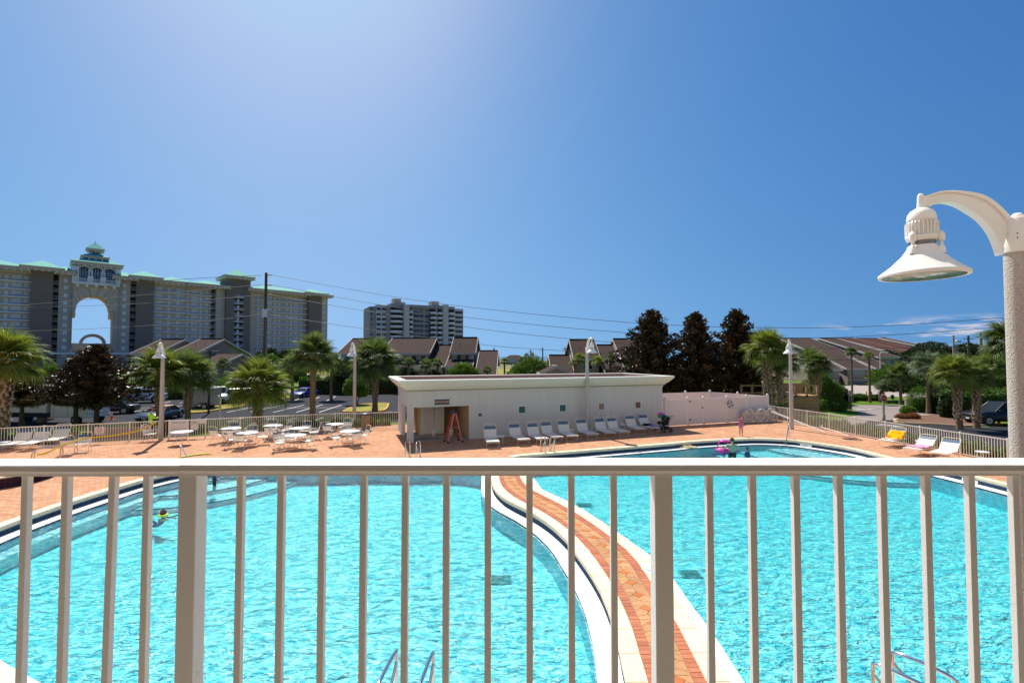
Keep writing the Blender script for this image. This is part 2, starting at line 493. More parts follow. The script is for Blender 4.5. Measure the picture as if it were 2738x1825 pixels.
def paver_mat(name, c1, c2, scale, mort):
    m = bpy.data.materials.new(name); m.use_nodes = True
    n, l = m.node_tree.nodes, m.node_tree.links; b = n['Principled BSDF']
    tcn = n.new('ShaderNodeTexCoord'); mpn = n.new('ShaderNodeMapping'); mpn.inputs['Rotation'].default_value = (0, 0, .06)
    l.new(tcn.outputs['Object'], mpn.inputs[0])
    br = n.new('ShaderNodeTexBrick'); br.inputs['Scale'].default_value = scale
    br.inputs['Color1'].default_value = (*c1, 1); br.inputs['Color2'].default_value = (*c2, 1); br.inputs['Mortar'].default_value = (*mort, 1)
    br.inputs['Mortar Size'].default_value = .03; br.inputs['Brick Width'].default_value = 1.0; br.inputs['Row Height'].default_value = .5
    l.new(mpn.outputs[0], br.inputs['Vector'])
    t = n.new('ShaderNodeTexNoise'); t.inputs['Scale'].default_value = .7; t.inputs['Detail'].default_value = 8; t.inputs['Roughness'].default_value = .7
    l.new(tcn.outputs['Object'], t.inputs['Vector'])
    t2 = n.new('ShaderNodeTexNoise'); t2.inputs['Scale'].default_value = 40; t2.inputs['Detail'].default_value = 4
    l.new(tcn.outputs['Object'], t2.inputs['Vector'])
    ad = n.new('ShaderNodeMath'); ad.operation = 'ADD'; l.new(t.outputs[0], ad.inputs[0]); l.new(t2.outputs[0], ad.inputs[1])
    r = n.new('ShaderNodeMapRange'); r.inputs[1].default_value = .7; r.inputs[2].default_value = 1.3; r.inputs[3].default_value = .74; r.inputs[4].default_value = 1.24
    l.new(ad.outputs[0], r.inputs[0])
    sc = n.new('ShaderNodeVectorMath'); sc.operation = 'SCALE'; l.new(br.outputs['Color'], sc.inputs[0]); l.new(r.outputs[0], sc.inputs['Scale'])
    l.new(sc.outputs[0], b.inputs['Base Color']); b.inputs['Roughness'].default_value = .85; b.inputs['Specular IOR Level'].default_value = .12
    bp = n.new('ShaderNodeBump'); bp.inputs['Strength'].default_value = .5; bp.inputs['Distance'].default_value = .006; bp.invert = True
    l.new(br.outputs['Fac'], bp.inputs['Height']); l.new(bp.outputs[0], b.inputs['Normal'])
    MATS[name] = m
paver_mat('deck_paver', (.46, .225, .12), (.61, .335, .19), 4.2, (.27, .13, .08))
paver_mat('spa_tile', (.035, .015, .035), (.06, .03, .055), 6.5, (.012, .008, .015))
paver_mat('pool_tile', (.015, .04, .085), (.03, .065, .12), 6.5, (.05, .07, .09))

def water_mat():
    m = bpy.data.materials.new('pool_water'); m.use_nodes = True
    n, l = m.node_tree.nodes, m.node_tree.links; n.clear()
    out = n.new('ShaderNodeOutputMaterial')
    tcn = n.new('ShaderNodeTexCoord')
    def noise(scale, det, rough=.5, dist=0, st=(1, 1, 1), rot=0):
        mp_ = n.new('ShaderNodeMapping'); mp_.inputs['Scale'].default_value = st; mp_.inputs['Rotation'].default_value = (0, 0, rot)
        l.new(tcn.outputs['Object'], mp_.inputs[0])
        t = n.new('ShaderNodeTexNoise'); t.inputs['Scale'].default_value = scale; t.inputs['Detail'].default_value = det
        t.inputs['Roughness'].default_value = rough; t.inputs['Distortion'].default_value = dist
        l.new(mp_.outputs[0], t.inputs['Vector']); return t
    w1 = noise(2.2, 3, .55, .6, (1, 1.6, 1), .3)
    w2 = noise(8, 3, .6, .8, (1, 1.5, 1), -.2)
    def mth(op, a, b):
        q = n.new('ShaderNodeMath'); q.operation = op
        for i, v in enumerate((a, b)):
            if isinstance(v, (int, float)): q.inputs[i].default_value = v
            else: l.new(v, q.inputs[i])
        return q.outputs[0]
    hgt = mth('ADD', mth('MULTIPLY', w1.outputs[0], 1.0), mth('MULTIPLY', w2.outputs[0], .42))
    bp = n.new('ShaderNodeBump'); bp.inputs['Strength'].default_value = 1; bp.inputs['Distance'].default_value = .13
    l.new(hgt, bp.inputs['Height'])
    gl = n.new('ShaderNodeBsdfGlossy'); gl.inputs['Roughness'].default_value = .12; gl.inputs['Color'].default_value = (1, 1, 1, 1)
    l.new(bp.outputs[0], gl.inputs['Normal'])
    fr = n.new('ShaderNodeFresnel'); fr.inputs['IOR'].default_value = 1.33; l.new(bp.outputs[0], fr.inputs['Normal'])
    # caustics put into the transparent tint: a net of bright lines, wider cells darker
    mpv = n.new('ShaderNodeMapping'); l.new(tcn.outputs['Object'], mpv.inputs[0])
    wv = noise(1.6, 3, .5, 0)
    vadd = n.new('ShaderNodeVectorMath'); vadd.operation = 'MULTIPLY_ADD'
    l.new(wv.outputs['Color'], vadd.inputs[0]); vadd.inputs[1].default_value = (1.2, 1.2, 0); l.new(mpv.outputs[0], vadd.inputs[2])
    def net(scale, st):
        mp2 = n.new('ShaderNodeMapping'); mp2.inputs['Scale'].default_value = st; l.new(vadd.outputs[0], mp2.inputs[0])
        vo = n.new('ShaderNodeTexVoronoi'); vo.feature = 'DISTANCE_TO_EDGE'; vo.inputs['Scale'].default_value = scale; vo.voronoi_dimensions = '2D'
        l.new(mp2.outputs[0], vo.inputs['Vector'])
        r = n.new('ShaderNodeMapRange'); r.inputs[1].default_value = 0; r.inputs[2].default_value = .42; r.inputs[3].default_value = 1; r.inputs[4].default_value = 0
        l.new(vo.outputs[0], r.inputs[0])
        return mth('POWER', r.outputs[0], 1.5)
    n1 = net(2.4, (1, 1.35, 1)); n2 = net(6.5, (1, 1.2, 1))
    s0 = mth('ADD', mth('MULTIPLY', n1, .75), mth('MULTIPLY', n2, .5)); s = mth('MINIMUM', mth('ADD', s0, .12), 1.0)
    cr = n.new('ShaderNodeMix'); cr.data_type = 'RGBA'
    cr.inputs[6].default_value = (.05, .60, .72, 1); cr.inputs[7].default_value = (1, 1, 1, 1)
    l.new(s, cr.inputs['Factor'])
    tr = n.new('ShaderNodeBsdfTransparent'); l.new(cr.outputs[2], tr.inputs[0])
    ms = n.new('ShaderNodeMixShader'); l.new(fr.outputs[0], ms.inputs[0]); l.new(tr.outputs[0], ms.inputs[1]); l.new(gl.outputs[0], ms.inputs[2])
    va = n.new('ShaderNodeVolumeAbsorption'); va.inputs['Color'].default_value = (.0, .985, .995, 1); va.inputs['Density'].default_value = .62
    l.new(ms.outputs[0], out.inputs['Surface']); l.new(va.outputs[0], out.inputs['Volume'])
    MATS['pool_water'] = m
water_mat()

def specks(name, scale, thr, col, st=(1, 1, .35)):
    """small marks and runs of dirt on a plain paint"""
    m = MATS[name]; n, l = m.node_tree.nodes, m.node_tree.links; b = n['Principled BSDF']
    src = b.inputs['Base Color'].links[0].from_socket
    t = n.new('ShaderNodeTexCoord'); mp_ = n.new('ShaderNodeMapping'); mp_.inputs['Scale'].default_value = st; l.new(t.outputs['Object'], mp_.inputs[0])
    z = n.new('ShaderNodeTexNoise'); z.inputs['Scale'].default_value = scale; z.inputs['Detail'].default_value = 8; z.inputs['Roughness'].default_value = .7; l.new(mp_.outputs[0], z.inputs['Vector'])
    r = n.new('ShaderNodeMapRange'); r.inputs[1].default_value = thr; r.inputs[2].default_value = thr + .05; r.inputs[4].default_value = .75; l.new(z.outputs[0], r.inputs[0])
    mx = n.new('ShaderNodeMix'); mx.data_type = 'RGBA'; l.new(r.outputs[0], mx.inputs['Factor']); l.new(src, mx.inputs[6]); mx.inputs[7].default_value = (*col, 1); l.new(mx.outputs[2], b.inputs['Base Color'])
specks('rail_paint', 26, .665, (.35, .27, .20)); specks('wall_white', 3.5, .62, (.40, .37, .33), (1, 1, .2)); specks('cornice', 5, .64, (.45, .43, .34)); specks('coping', 9, .64, (.50, .40, .30), (1, 1, 1))
# ================================================================== POOLS AND DECK
Lp = [(1312,1245),(1314.7,1268),(1316,1294),(1330,1316),(1352,1335),(1407,1361),(1424.5,1371.6),(1465.7,1397.5),(1518.6,1445),(1540,1476.7),(1560,1502),(1583,1535.5),(1599,1563),(1613,1588),(1630,1633.5),(1653,1700),(1660,1749),(1671,1798),(1677,1825)]
Rp = [(1385,1245),(1406,1268),(1424.5,1294),(1446,1308),(1466,1318),(1518.6,1341),(1538,1353),(1583,1378.6),(1628.4,1410),(1650,1423.7),(1693,1455),(1736,1490),(1801,1590),(1838,1637),(1884.5,1716),(1917,1771),(1948,1825)]
Lw = [G(*p) for p in Lp]; Rw = [G(*p) for p in Rp]
Lw += [Vector((Lw[-1].x - .06, 6.3, 0)), Vector((Lw[-1].x - .25, 5.75, 0))]
Rw += [Vector((Rw[-1].x + .02, 6.3, 0)), Vector((Rw[-1].x + .15, 5.75, 0))]
def smooth_line(P, it=3):
    for _ in range(it): P = [P[0]] + [(P[i - 1] + P[i] * 2 + P[i + 1]) * .25 for i in range(1, len(P) - 1)] + [P[-1]]
    return P
Lc = smooth_line(resample(crom(Lw, 6), 60)); Rc = smooth_line(resample(crom(Rw, 6), 60))
def DV(s, f):                          # point on the divider walk: s along 0..1, f across 0..1
    q = s * 59; i = min(int(q), 58); t = q - i
    return (Lc[i].lerp(Lc[i + 1], t)).lerp(Rc[i].lerp(Rc[i + 1], t), f)

# pool edges (inner line of the coping), counter-clockwise
far_left = [(-1.35, 21.0), (-2.4, 21.6), (-5, 21.75), (-8.5, 21.6), (-11.6, 21.2), (-13.4, 20.3), (-14.2, 18.9)]
left_near = [(-14.45, 17), (-14.5, 15), (-14.3, 13), (-13.7, 11), (-12.4, 9.3), (-10.2, 8.4), (-8.25, 7.45), (-6.4, 6.72), (-4, 6.2), (-1, 5.95), (.9, 5.85)]
poolL = [Vector((p[0], p[1], 0)) for p in resample(crom([Vector((*p, 0)) for p in far_left + left_near], 6), 110)] + [Lc[i] for i in range(59, -1, -1)]
pr = [G(*p) for p in [(1780,1184),(1858,1177),(1955,1172),(2024,1170),(2112,1174),(2220,1188),(2291,1200),(2383,1222)]]
ctr = Vector((9, 15, 0))
pr = [p + (ctr - p).normalized() * .3 for p in pr]
rnear = [Vector((18.35, 19.2, 0)), Vector((18.5, 16, 0)), Vector((18.2, 12.5, 0)), Vector((16.8, 9, 0)), Vector((14, 7, 0)), Vector((10, 6.2, 0)), Vector((6.5, 5.95, 0)), Vector((3.6, 5.85, 0))]
rpool_loop = [Rc[i] for i in range(0, 60)] + resample(crom(rnear[::-1] + pr[::-1], 6), 120)[0:] + [Vector((-.02, 22.72, 0)), Vector((.0, 22.55, 0))]
poolR = rpool_loop
def area2(P): return sum(P[i].x * P[(i + 1) % len(P)].y - P[(i + 1) % len(P)].x * P[i].y for i in range(len(P)))
if area2(poolL) < 0: poolL.reverse()
if area2(poolR) < 0: poolR.reverse()

ZW = -.27                              # water level
deck_out = [(-44, -3), (27, -3), (25.6, 8), (24.2, 16), (22.75, 21.5), (21.2, 30.5), (20.0, 36.4), (17.0, 39.6), (-9.2, 33.0), (-12, 31.6), (-20, 28.0), (-27, 25.0), (-44, 18.0)]
mb = MB(); mb.prism(deck_out, GZ - .1, 0, holes=[offset(poolL, -.04), offset(poolR, -.04)])
struct('pool_deck', mb, [M['deck_paver']])

def pool_shell(pts, name, steps_fn):
    n = len(pts)
    s1 = offset(pts, .40)              # gutter shelf edge
    mb = MB()
    def ring(a, za, b, zb, mi):
        mb.add([(p.x, p.y, za) for p in a] + [(p.x, p.y, zb) for p in b], [[i, n + i, n + (i + 1) % n, (i + 1) % n] for i in range(n)], mi)
    ring(pts, -.004, pts, -.11, 0)
    ring(pts, -.11, pts, -.25, 1)
    ring(pts, -.25, s1, -.262, 2)
    ring(s1, -.262, s1, -.33, 3)
    s2 = offset(pts, .42)
    ring(s1, -.33, s2, -.34, 2)
    ring(s2, -.34, s2, -.88, 4)
    o = mb.build(name, [M['riser'], M['pool_tile'], M['gutter_white'], M['navy_tile'], M['pool_wall_blue']]); o['kind'] = 'structure'
    f = MB(); f.prism([(p.x, p.y) for p in s2], -.98, -.88)
    fo = struct('pool_floor', f, [M['plaster']])
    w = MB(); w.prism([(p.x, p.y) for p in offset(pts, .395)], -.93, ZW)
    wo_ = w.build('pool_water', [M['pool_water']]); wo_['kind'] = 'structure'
    return fo
floorL = pool_shell(poolL, 'pool_wall', None)
floorR = pool_shell(poolR, 'pool_wall', None)

def pool_steps(name, c, radii, zs, a0, a1, lab):
    t = thing(name, lab, 'pool steps', (c[0], c[1], 0))
    for i, (r, z) in enumerate(zip(radii, zs)):
        st = MB(); n = 26
        poly = [(0, 0)] + [(r * math.cos(a0 + (a1 - a0) * k / n), r * math.sin(a0 + (a1 - a0) * k / n)) for k in range(n + 1)]
        st.prism(poly, -.875, z); st.build('step', [M['plaster']], t)
        e = MB(); n = 26
        pr_ = [(a0 + (a1 - a0) * k / n) for k in range(n + 1)]
        vs = [((r - .04) * math.cos(a), (r - .04) * math.sin(a), z + .004) for a in pr_] + [((r + .004) * math.cos(a), (r + .004) * math.sin(a), z + .004) for a in pr_] + [((r + .004) * math.cos(a), (r + .004) * math.sin(a), z - .03) for a in pr_]
        e.add(vs, [[i_, i_ + 1, n + 2 + i_, n + 1 + i_] for i_ in range(n)] + [[n + 1 + i_, n + 2 + i_, 2 * n + 3 + i_, 2 * n + 2 + i_] for i_ in range(n)])
        e.build('nosing', [M['navy_tile']], t)
    return t
pool_steps('pool_steps', (17.6, 27.0), (6.4, 4.9, 3.3), (-.70, -.56, -.42), PI * 1.02, PI * 1.62, 'pale underwater steps with dark edge lines in far corner of the right pool')
pool_steps('pool_steps', (-14.1, 21.6), (4.6, 3.4, 2.2), (-.70, -.56, -.42), -PI * .5, 0.02, 'pale underwater steps with dark edge lines in far left corner of the left pool')

# underwater bench along the left wall
bl_ = [p for p in poolL if p.x < -13.2 and p.y < 18.5]; bl_.sort(key=lambda p: -p.y)
bo, bi = offset(bl_, .42, closed=False), offset(bl_, .85, closed=False)
q = MB(); n_b = len(bl_)
q.add([(p.x, p.y, -.50) for p in bo] + [(p.x, p.y, -.50) for p in bi] + [(p.x, p.y, -.875) for p in bi], [[i, i + 1, n_b + i + 1, n_b + i] for i in range(n_b - 1)] + [[n_b + i, n_b + i + 1, 2 * n_b + i + 1, 2 * n_b + i] for i in range(n_b - 1)])
struct('pool_bench', q, [M['plaster']])
# coping stones round the pools (those along the walk belong to the walk)
coping_t = bpy.data.objects.new('pool_coping', None); COL.objects.link(coping_t); coping_t['kind'] = 'structure'
def coping_line(pts, w=.32):
    P = resample(pts, step=.62)
    out = offset(P, -w, closed=False); inn = offset(P, .015, closed=False)
    for i in range(len(P) - 1):
        a, b, c, d = inn[i], inn[i + 1], out[i + 1], out[i]
        g = .006 / max(.1, (b - a).length)
        a2, b2 = a.lerp(b, g), b.lerp(a, g); d2, c2 = d.lerp(c, g), c.lerp(d, g)
        m = MB(); q = [a2, b2, c2, d2]; ctr_ = sum(q, Vector()) / 4
        top = [p.lerp(ctr_, .03) for p in q]
        m.add([(p.x, p.y, -.065) for p in q] + [(p.x, p.y, .012) for p in q] + [(p.x, p.y, .020) for p in top],
              [[0, 4, 5, 1][::-1], [1, 5, 6, 2][::-1], [2, 6, 7, 3][::-1], [3, 7, 4, 0][::-1], [4, 8, 9, 5][::-1], [5, 9, 10, 6][::-1], [6, 10, 11, 7][::-1], [7, 11, 8, 4][::-1], [8, 9, 10, 11], [3, 2, 1, 0]])
        m.build('coping_stone', [M['coping']], coping_t)
# open (non-divider) runs, ccw around each pool so offset(+) points inward
lrun = [p for p in poolL if min((p - q).length for q in Lc) > .02]
i0 = max(range(len(poolL)), key=lambda i: (poolL[i - 1] - poolL[i]).length if False else (1 if (min((poolL[i] - q).length for q in Lc) > .02 and min((poolL[i - 1] - q).length for q in Lc) <= .02) else 0))
lrun = []
k = i0
while min((poolL[k % len(poolL)] - q).length for q in Lc) > .02: lrun.append(poolL[k % len(poolL)]); k += 1
coping_line(lrun)
i0 = [i for i in range(len(poolR)) if min((poolR[i] - q).length for q in Rc) > .02 and min((poolR[i - 1] - q).length for q in Rc) <= .02][0]
rrun = []; k = i0
while min((poolR[k % len(poolR)] - q).length for q in Rc) > .02: rrun.append(poolR[k % len(poolR)]); k += 1
# stop at the far corner
coping_line(rrun)

# ---- the walk between the pools: coping, brick soldier courses and flagstones, every stone a part
walk = bpy.data.objects.new('pool_walk', None); COL.objects.link(walk); walk['kind'] = 'structure'
base = MB(); n = 60
base.add([(p.x, p.y, -.02) for p in (DV(i / 59, .01) for i in range(n))] + [(p.x, p.y, -.02) for p in (DV(i / 59, .99) for i in range(n))], [[i, n + i, n + i + 1, i + 1] for i in range(n - 1)])
base.build('bed', [M['sand_joint']], walk)
Ldiv = sum((DV(i / 59, .5) - DV((i + 1) / 59, .5)).length for i in range(59))
def stone(q, ztop, zbot, mname, name, bev=.03):
    n = len(q)
    ar = sum(q[i].x * q[(i + 1) % n].y - q[(i + 1) % n].x * q[i].y for i in range(n))
    if ar < 0: q = q[::-1]
    c = sum(q, Vector()) / n
    top = [p.lerp(c, bev) for p in q]
    m = MB()
    m.add([(p.x, p.y, zbot) for p in q] + [(p.x, p.y, ztop - .007) for p in q] + [(p.x, p.y, ztop) for p in top],
          [[i, (i + 1) % n, n + (i + 1) % n, n + i] for i in range(n)] + [[n + i, n + (i + 1) % n, 2 * n + (i + 1) % n, 2 * n + i] for i in range(n)] + [list(range(2 * n, 3 * n))])
    return m.build(name, [M[mname]], walk)
def cell(s0, s1, f0, f1, gs, gf): return [DV(s0 + gs, f0 + gf), DV(s1 - gs, f0 + gf), DV(s1 - gs, f1 - gf), DV(s0 + gs, f1 - gf)]
nc = int(Ldiv / .66)
for i in range(nc):
    for f0, f1 in ((-.015, .205), (.785, 1.015)):
        q = cell(i / nc, (i + 1) / nc, f0, f1, .004 / Ldiv, 0)
        stone(q, .022, -.065, 'coping', 'coping_stone', .02)
nb = int(Ldiv / .112)
for i in range(nb):
    for f0, f1 in ((.205, .335), (.655, .785)):
        q = cell(i / nb, (i + 1) / nb, f0, f1, .003 / Ldiv, .003)
        dz = rnd.uniform(-.002, .002); stone([p + Vector((0, 0, 0)) for p in q], .012 + dz, -.03, 'brick_red', 'brick', .03)
# flagstones: a diamond at each module with four-sided and five-sided stones between
nm = int(Ldiv / .50)
f0, f1 = .335, .655; fm = (f0 + f1) / 2
def S(s, f): return DV(max(0, min(1, s)), f)
for i in range(nm):
    a, b = i / nm, (i + 1) / nm; L = b - a
    j = lambda x: x * rnd.uniform(.85, 1.15)
    sh = (rnd.random() - .5) * .04
    l1, l2, l3 = a + .22 * L, a + .36 * L, a + .80 * L
    fl, fr = f0 + .22 * (f1 - f0), f1 - .22 * (f1 - f0)
    polys = [('flag_red', [(a + .02 * L, fm + sh), (l1, fl), (a + .44 * L, fm + sh), (l1, fr)]),
             ('flag_tan', [(a, f0), (l2, f0), (l2 - .06 * L, fl - .01), (l1, fl), (a + .02 * L, fm + sh), (a, fm)]),
             ('flag_tan', [(a, fm), (a + .02 * L, fm + sh), (l1, fr), (l2 - .06 * L, fr + .01), (l2, f1), (a, f1)]),
             ('flag_tan', [(l2, f0), (l3, f0), (a + .66 * L, fm - .02), (a + .44 * L, fm + sh), (l1, fl), (l2 - .06 * L, fl - .01)]),
             ('flag_tan', [(l1, fr), (a + .44 * L, fm + sh), (a + .66 * L, fm - .02), (l3 + .03 * L, f1), (l2, f1), (l2 - .06 * L, fr + .01)]),
             ('flag_tan', [(l3, f0), (b, f0), (b, fm), (a + .66 * L, fm - .02)]),
             ('flag_tan', [(a + .66 * L, fm - .02), (b, fm), (b, f1), (l3 + .03 * L, f1)])]
    for mn, pl in polys:
        q = [S(s, f) for s, f in pl]; c = sum(q, Vector()) / len(q)
        q = [p + (c - p).normalized() * .005 for p in q]
        stone(q, .012 + rnd.uniform(-.002, .002), -.03, mn, 'flagstone', .02)
# painted depth marks on the walk's coping
def depth_mark(px, txt, ang, size=.17, z=.0235, w=.42, h=.27):
    t = thing('depth_marker', 'small white %s patch on the cream coping %s' % (txt, px[2]), 'depth marker', G(px[0], px[1], .02) + Vector((0, 0, .003)), ang)
    m = MB(); m.box(-w / 2, w / 2, -h / 2, h / 2, 0, .003); m.build('patch', [M['gutter_white']], t)
    if px[3]: lt = link('lettering', text_mesh(txt, size, 'ink_black'), t); lt.location = (-.02, 0, .0055)
    r = MB(); r.tube([(w * .30 + .05 * math.cos(a), .04 + .05 * math.sin(a), .007) for a in [k * PI / 6 for k in range(12)]], .006, 5, closed=True); 
    return t
depth_mark((1556, 1467, 'on the bend of the walk', True), '5 FT', math.radians(118), .13, w=.40, h=.20)
depth_mark((1736.5, 1526, 'half hidden behind the wide post', True), '5 FT', math.radians(-62), .13, w=.34, h=.18)
depth_mark((1323, 1278, 'at the far end of the walk', True), '5 FT', math.radians(95), .13, w=.34, h=.2)

# depth marks on the tile bands
def tile_mark(P, ang, txt, lab, size=.11):
    t = thing('depth_marker', lab, 'depth marker', P, ang)
    m = MB(); m.box(-.3, .3, -.004, .0, -.06, .06); m.build('tile', [M['sign_white']], t)
    lt = link('lettering', text_mesh(txt, size, 'ink_black'), t); lt.location = (0, -.006, 0); lt.rotation_euler = (PI / 2, 0, 0)
p = Vector((1.35, 23.13, -.17)); tile_mark(G(1514, 1216.5, -.17) + Vector((0, -.03, 0)), .36, '5 FT', 'dark lettering 5 FT on far tile band near right pool ladder')
def nearest_edge(x, y, z=-.18):
    g = G(x, y, z); i = min(range(len(poolR)), key=lambda i: (poolR[i] - Vector((g.x, g.y, 0))).length)
    a, b = poolR[i - 1], poolR[(i + 1) % len(poolR)]; t = (b - a).normalized()
    return Vector((poolR[i].x, poolR[i].y, z)) + Vector((-t.y, t.x, 0)) * .012, math.atan2(-t.y, -t.x)
for x, y, tx, lb in [(2163, 1189.5, '2 FT', 'white tiles lettered 2 FT at the curved far end of right pool'), (1832, 1190, '4 FT', 'white tiles lettered 4 FT behind the yellow float'), (2616, 1285, '3 FT', 'white tiles lettered 3 FT on the right pool side near the concrete pole')]:
    P, a = nearest_edge(x, y); tile_mark(P, a, tx, lb)

# ================================================================== GROUND, CAR PARK, ROADS
g = MB(); g.prism([(-900, -60), (900, -60), (900, 640), (-900, 640)], GZ - 1.2, GZ - .12, holes=[offset(poolL, -.07), offset(poolR, -.07)]); struct('ground', g, [M['ground_far']])
g = MB(); g.box(-9000, 9000, 640, 14000, GZ - 3, GZ - 1.6); struct('sea', g, [M['sea']])
def sheet(name, px, m, z, kind='structure', T=None, thick=.02):
    P = [G(x, y, z) for x, y in px]
    if area2(P) < 0: P.reverse()
    mbx = MB(); mbx.prism([(p.x, p.y) for p in P], z - thick, z)
    o = mbx.build(name, [M[m]]); o['kind'] = kind
    return o
def wsheet(name, P, m, z, thick=.02):
    P = [Vector((p[0], p[1], 0)) for p in P]
    if area2(P) < 0: P.reverse()
    mbx = MB(); mbx.prism([(p.x, p.y) for p in P], z - thick, z)
    o = mbx.build(name, [M[m]]); o['kind'] = 'structure'; return o
wsheet('lawn', [(-120, 8), (-44, 8), (-44, 18), (-27, 25.0), (-9.2, 33), (17, 39.6), (20, 36.4), (24.2, 16), (27, -3), (120, -3), (120, 110), (-150, 110)], 'grass', GZ)
wsheet('car_park', [(-110, 30), (-60, 31.5), (-31, 36.5), (-18, 38.5), (-6, 42), (16, 46), (16, 62), (-4, 71), (-16, 73.5), (-36, 71), (-62, 70), (-110, 70)], 'asphalt', GZ + .004)
wsheet('pavement', [(-75, 18), (-44, 22.2), (-30, 28.3), (-12, 35.2), (-9, 36.6), (-12, 36.6), (-30, 30.2), (-44, 24.4), (-75, 20)], 'pavement', GZ + .004)
# mown verge beyond the fence
wsheet('verge', [(-75, 20), (-44, 24.4), (-30, 30.2), (-12, 36.6), (-6, 39), (-6, 42), (-18, 38.5), (-31, 36.5), (-60, 31.5), (-75, 30)], 'grass', GZ + .008)
wsheet('far_pavement', [(-30, 74), (-12, 76.5), (-12, 81), (-34, 79), (-60, 76), (-60, 73)], 'pavement', GZ + .008)
wsheet('far_field', [(-80, 150), (10, 150), (60, 210), (-100, 210)], 'dry_grass', GZ + .008)
# right-hand street and forecourts
wsheet('street', [G(*p, GZ) for p in [(2250,1082),(2700,1084),(2700,1096),(2560,1101),(2700,1180),(2900,1300),(2300,1300),(2180,1150),(2210,1128),(2262,1117),(2296,1106)]], 'road_grey', GZ + .004)
wsheet('street', [G(*p, GZ) for p in [(2320,1124),(2440,1121),(2560,1136),(2640,1142),(2738,1130),(2960,1170),(2960,1330),(2420,1330),(2280,1160)]], 'asphalt', GZ + .012)
wsheet('forecourt', [G(*p, GZ) for p in [(2232,1029),(2600,1029),(2560,1060),(2420,1068),(2225,1063)]], 'pavement', GZ + .004)
wsheet('lawn', [G(*p, GZ) for p in [(2216,1098),(2262,1096),(2300,1102),(2290,1110),(2240,1114),(2200,1110)]], 'grass', GZ + .03, .03)
wsheet('lawn', [G(*p, GZ) for p in [(2226,1063),(2430,1060),(2440,1080),(2330,1082),(2226,1072)]], 'grass', GZ + .02, .03)

def stripe(px, w=.11, z=GZ + .012, m='line_white', lift=0):
    a, b = G(*px[0], z), G(*px[1], z)
    d = (b - a).normalized(); nrm = Vector((-d.y, d.x, 0)) * w / 2
    return [a - nrm, b - nrm, b + nrm, a + nrm]
lines4 = [((725,965),(1045,905)),((1000,960),(1180,922)),((1180,920),(1400,882)),((1265,965),(1625,880)),((1535,965),(1845,875)),((1800,965),(2060,880)),((815,850),(985,803)),((1485,840),(1565,808)),((1695,830),(1805,787)),((1890,830),(1990,780)),((725,1075),(925,1030)),((1175,1048),(1240,1030)),((1390,1065),(1550,1030)),((1760,1055),(1845,1025)),((880,913),(2200,911)),((0,855),(70,842)),((175,858),(250,842)),((70,905),(200,885)),((180,922),(430,885))]
lines = [((440 + a / 4.357, 880 + b / 4.357), (440 + c / 4.357, 880 + d / 4.357)) for (a, b), (c, d) in lines4]
lines3 = [((1660,862),(1800,840)),((1880,858),(1985,840)),((1450,912),(1640,890)),((1180,970),(1870,897)),((1440,972),(1800,925)),((70,1055),(150,1048)),((330,1060),(460,1050))]
lines += [((a / 4.357, 880 + b / 4.357), (c / 4.357, 880 + d / 4.357)) for (a, b), (c, d) in lines3]
lines7 = [((560+1000/9.8,1080+0),(560,1100))]
lm = MB()
for i, pq in enumerate(lines):
    q = stripe(pq, .12, GZ + .012 + .0002 * (i % 5)); zz = q[0].z
    m = MB(); m.add([(p.x, p.y, zz) for p in q] + [(p.x, p.y, zz - .004) for p in q], [[0, 1, 2, 3], [0, 4, 5, 1], [1, 5, 6, 2], [2, 6, 7, 3], [3, 7, 4, 0]])
    o = m.build('parking_line', [M['line_white']]); o['kind'] = 'structure'
for pq in [((2285,1094),(2330,1093)), ((2380,1088),(2425,1089)), ((2340,1135),(2400,1139)), ((2350,1132),(2415,1140)), ((2650,1116),(2738,1126))]:
    q = stripe(pq, .2, GZ + .02); m = MB(); m.add([(p.x, p.y, GZ + .02) for p in q] + [(p.x, p.y, GZ + .012) for p in q], [[0, 1, 2, 3], [0, 4, 5, 1], [1, 5, 6, 2], [2, 6, 7, 3], [3, 7, 4, 0]])
    o = m.build('road_marking', [M['line_white']]); o['kind'] = 'structure'

def island(name, px, kerb='kerb_yellow', top='dry_grass', lab='', z=GZ, w=.16):
    P = [G(x, y, z + .1) for x, y in px]; P = resample(crom(P, 5, True), 44, closed=True)
    if area2(P) < 0: P.reverse()
    t = bpy.data.objects.new(name, None); COL.objects.link(t); t['kind'] = 'structure'
    k = MB(); inn = offset(P, w); k.prism([(p.x, p.y) for p in P], z - .02, z + .14, holes=[[(p.x, p.y) for p in inn]]); k.build('kerb', [M[kerb]], t)
    s = MB(); s.prism([(p.x, p.y) for p in offset(P, w + .003)], z - .02, z + .11); s.build('soil', [M[top]], t)
    return t
def c4(pts): return [(440 + a / 4.357, 880 + b / 4.357) for a, b in pts]
island('planted_island', c4([(190,945),(420,905),(640,885),(850,868),(935,880),(860,905),(640,935),(430,965),(230,972)]), 'kerb_yellow', 'dry_grass')
island('planted_island', c4([(1150,790),(1300,780),(1480,768),(1485,785),(1400,810),(1290,830),(1160,842),(1060,830)]), 'kerb_yellow', 'dry_grass')
island('planted_island', [(880 + a / 3.409, 780 + b / 3.409) for a, b in [(135,1080),(250,1030),(400,1012),(530,1012),(545,1030),(510,1075),(400,1088),(150,1092)]], 'kerb_yellow', 'dry_grass')
island('planted_island', [(2200 + a / 4.374, 1040 + b / 4.374) for a, b in [(830,355),(1000,320),(1300,300),(1600,330),(1900,345),(2010,395),(1900,415),(1600,425),(1300,405),(1000,395),(860,380)]], 'kerb_cream', 'mulch')

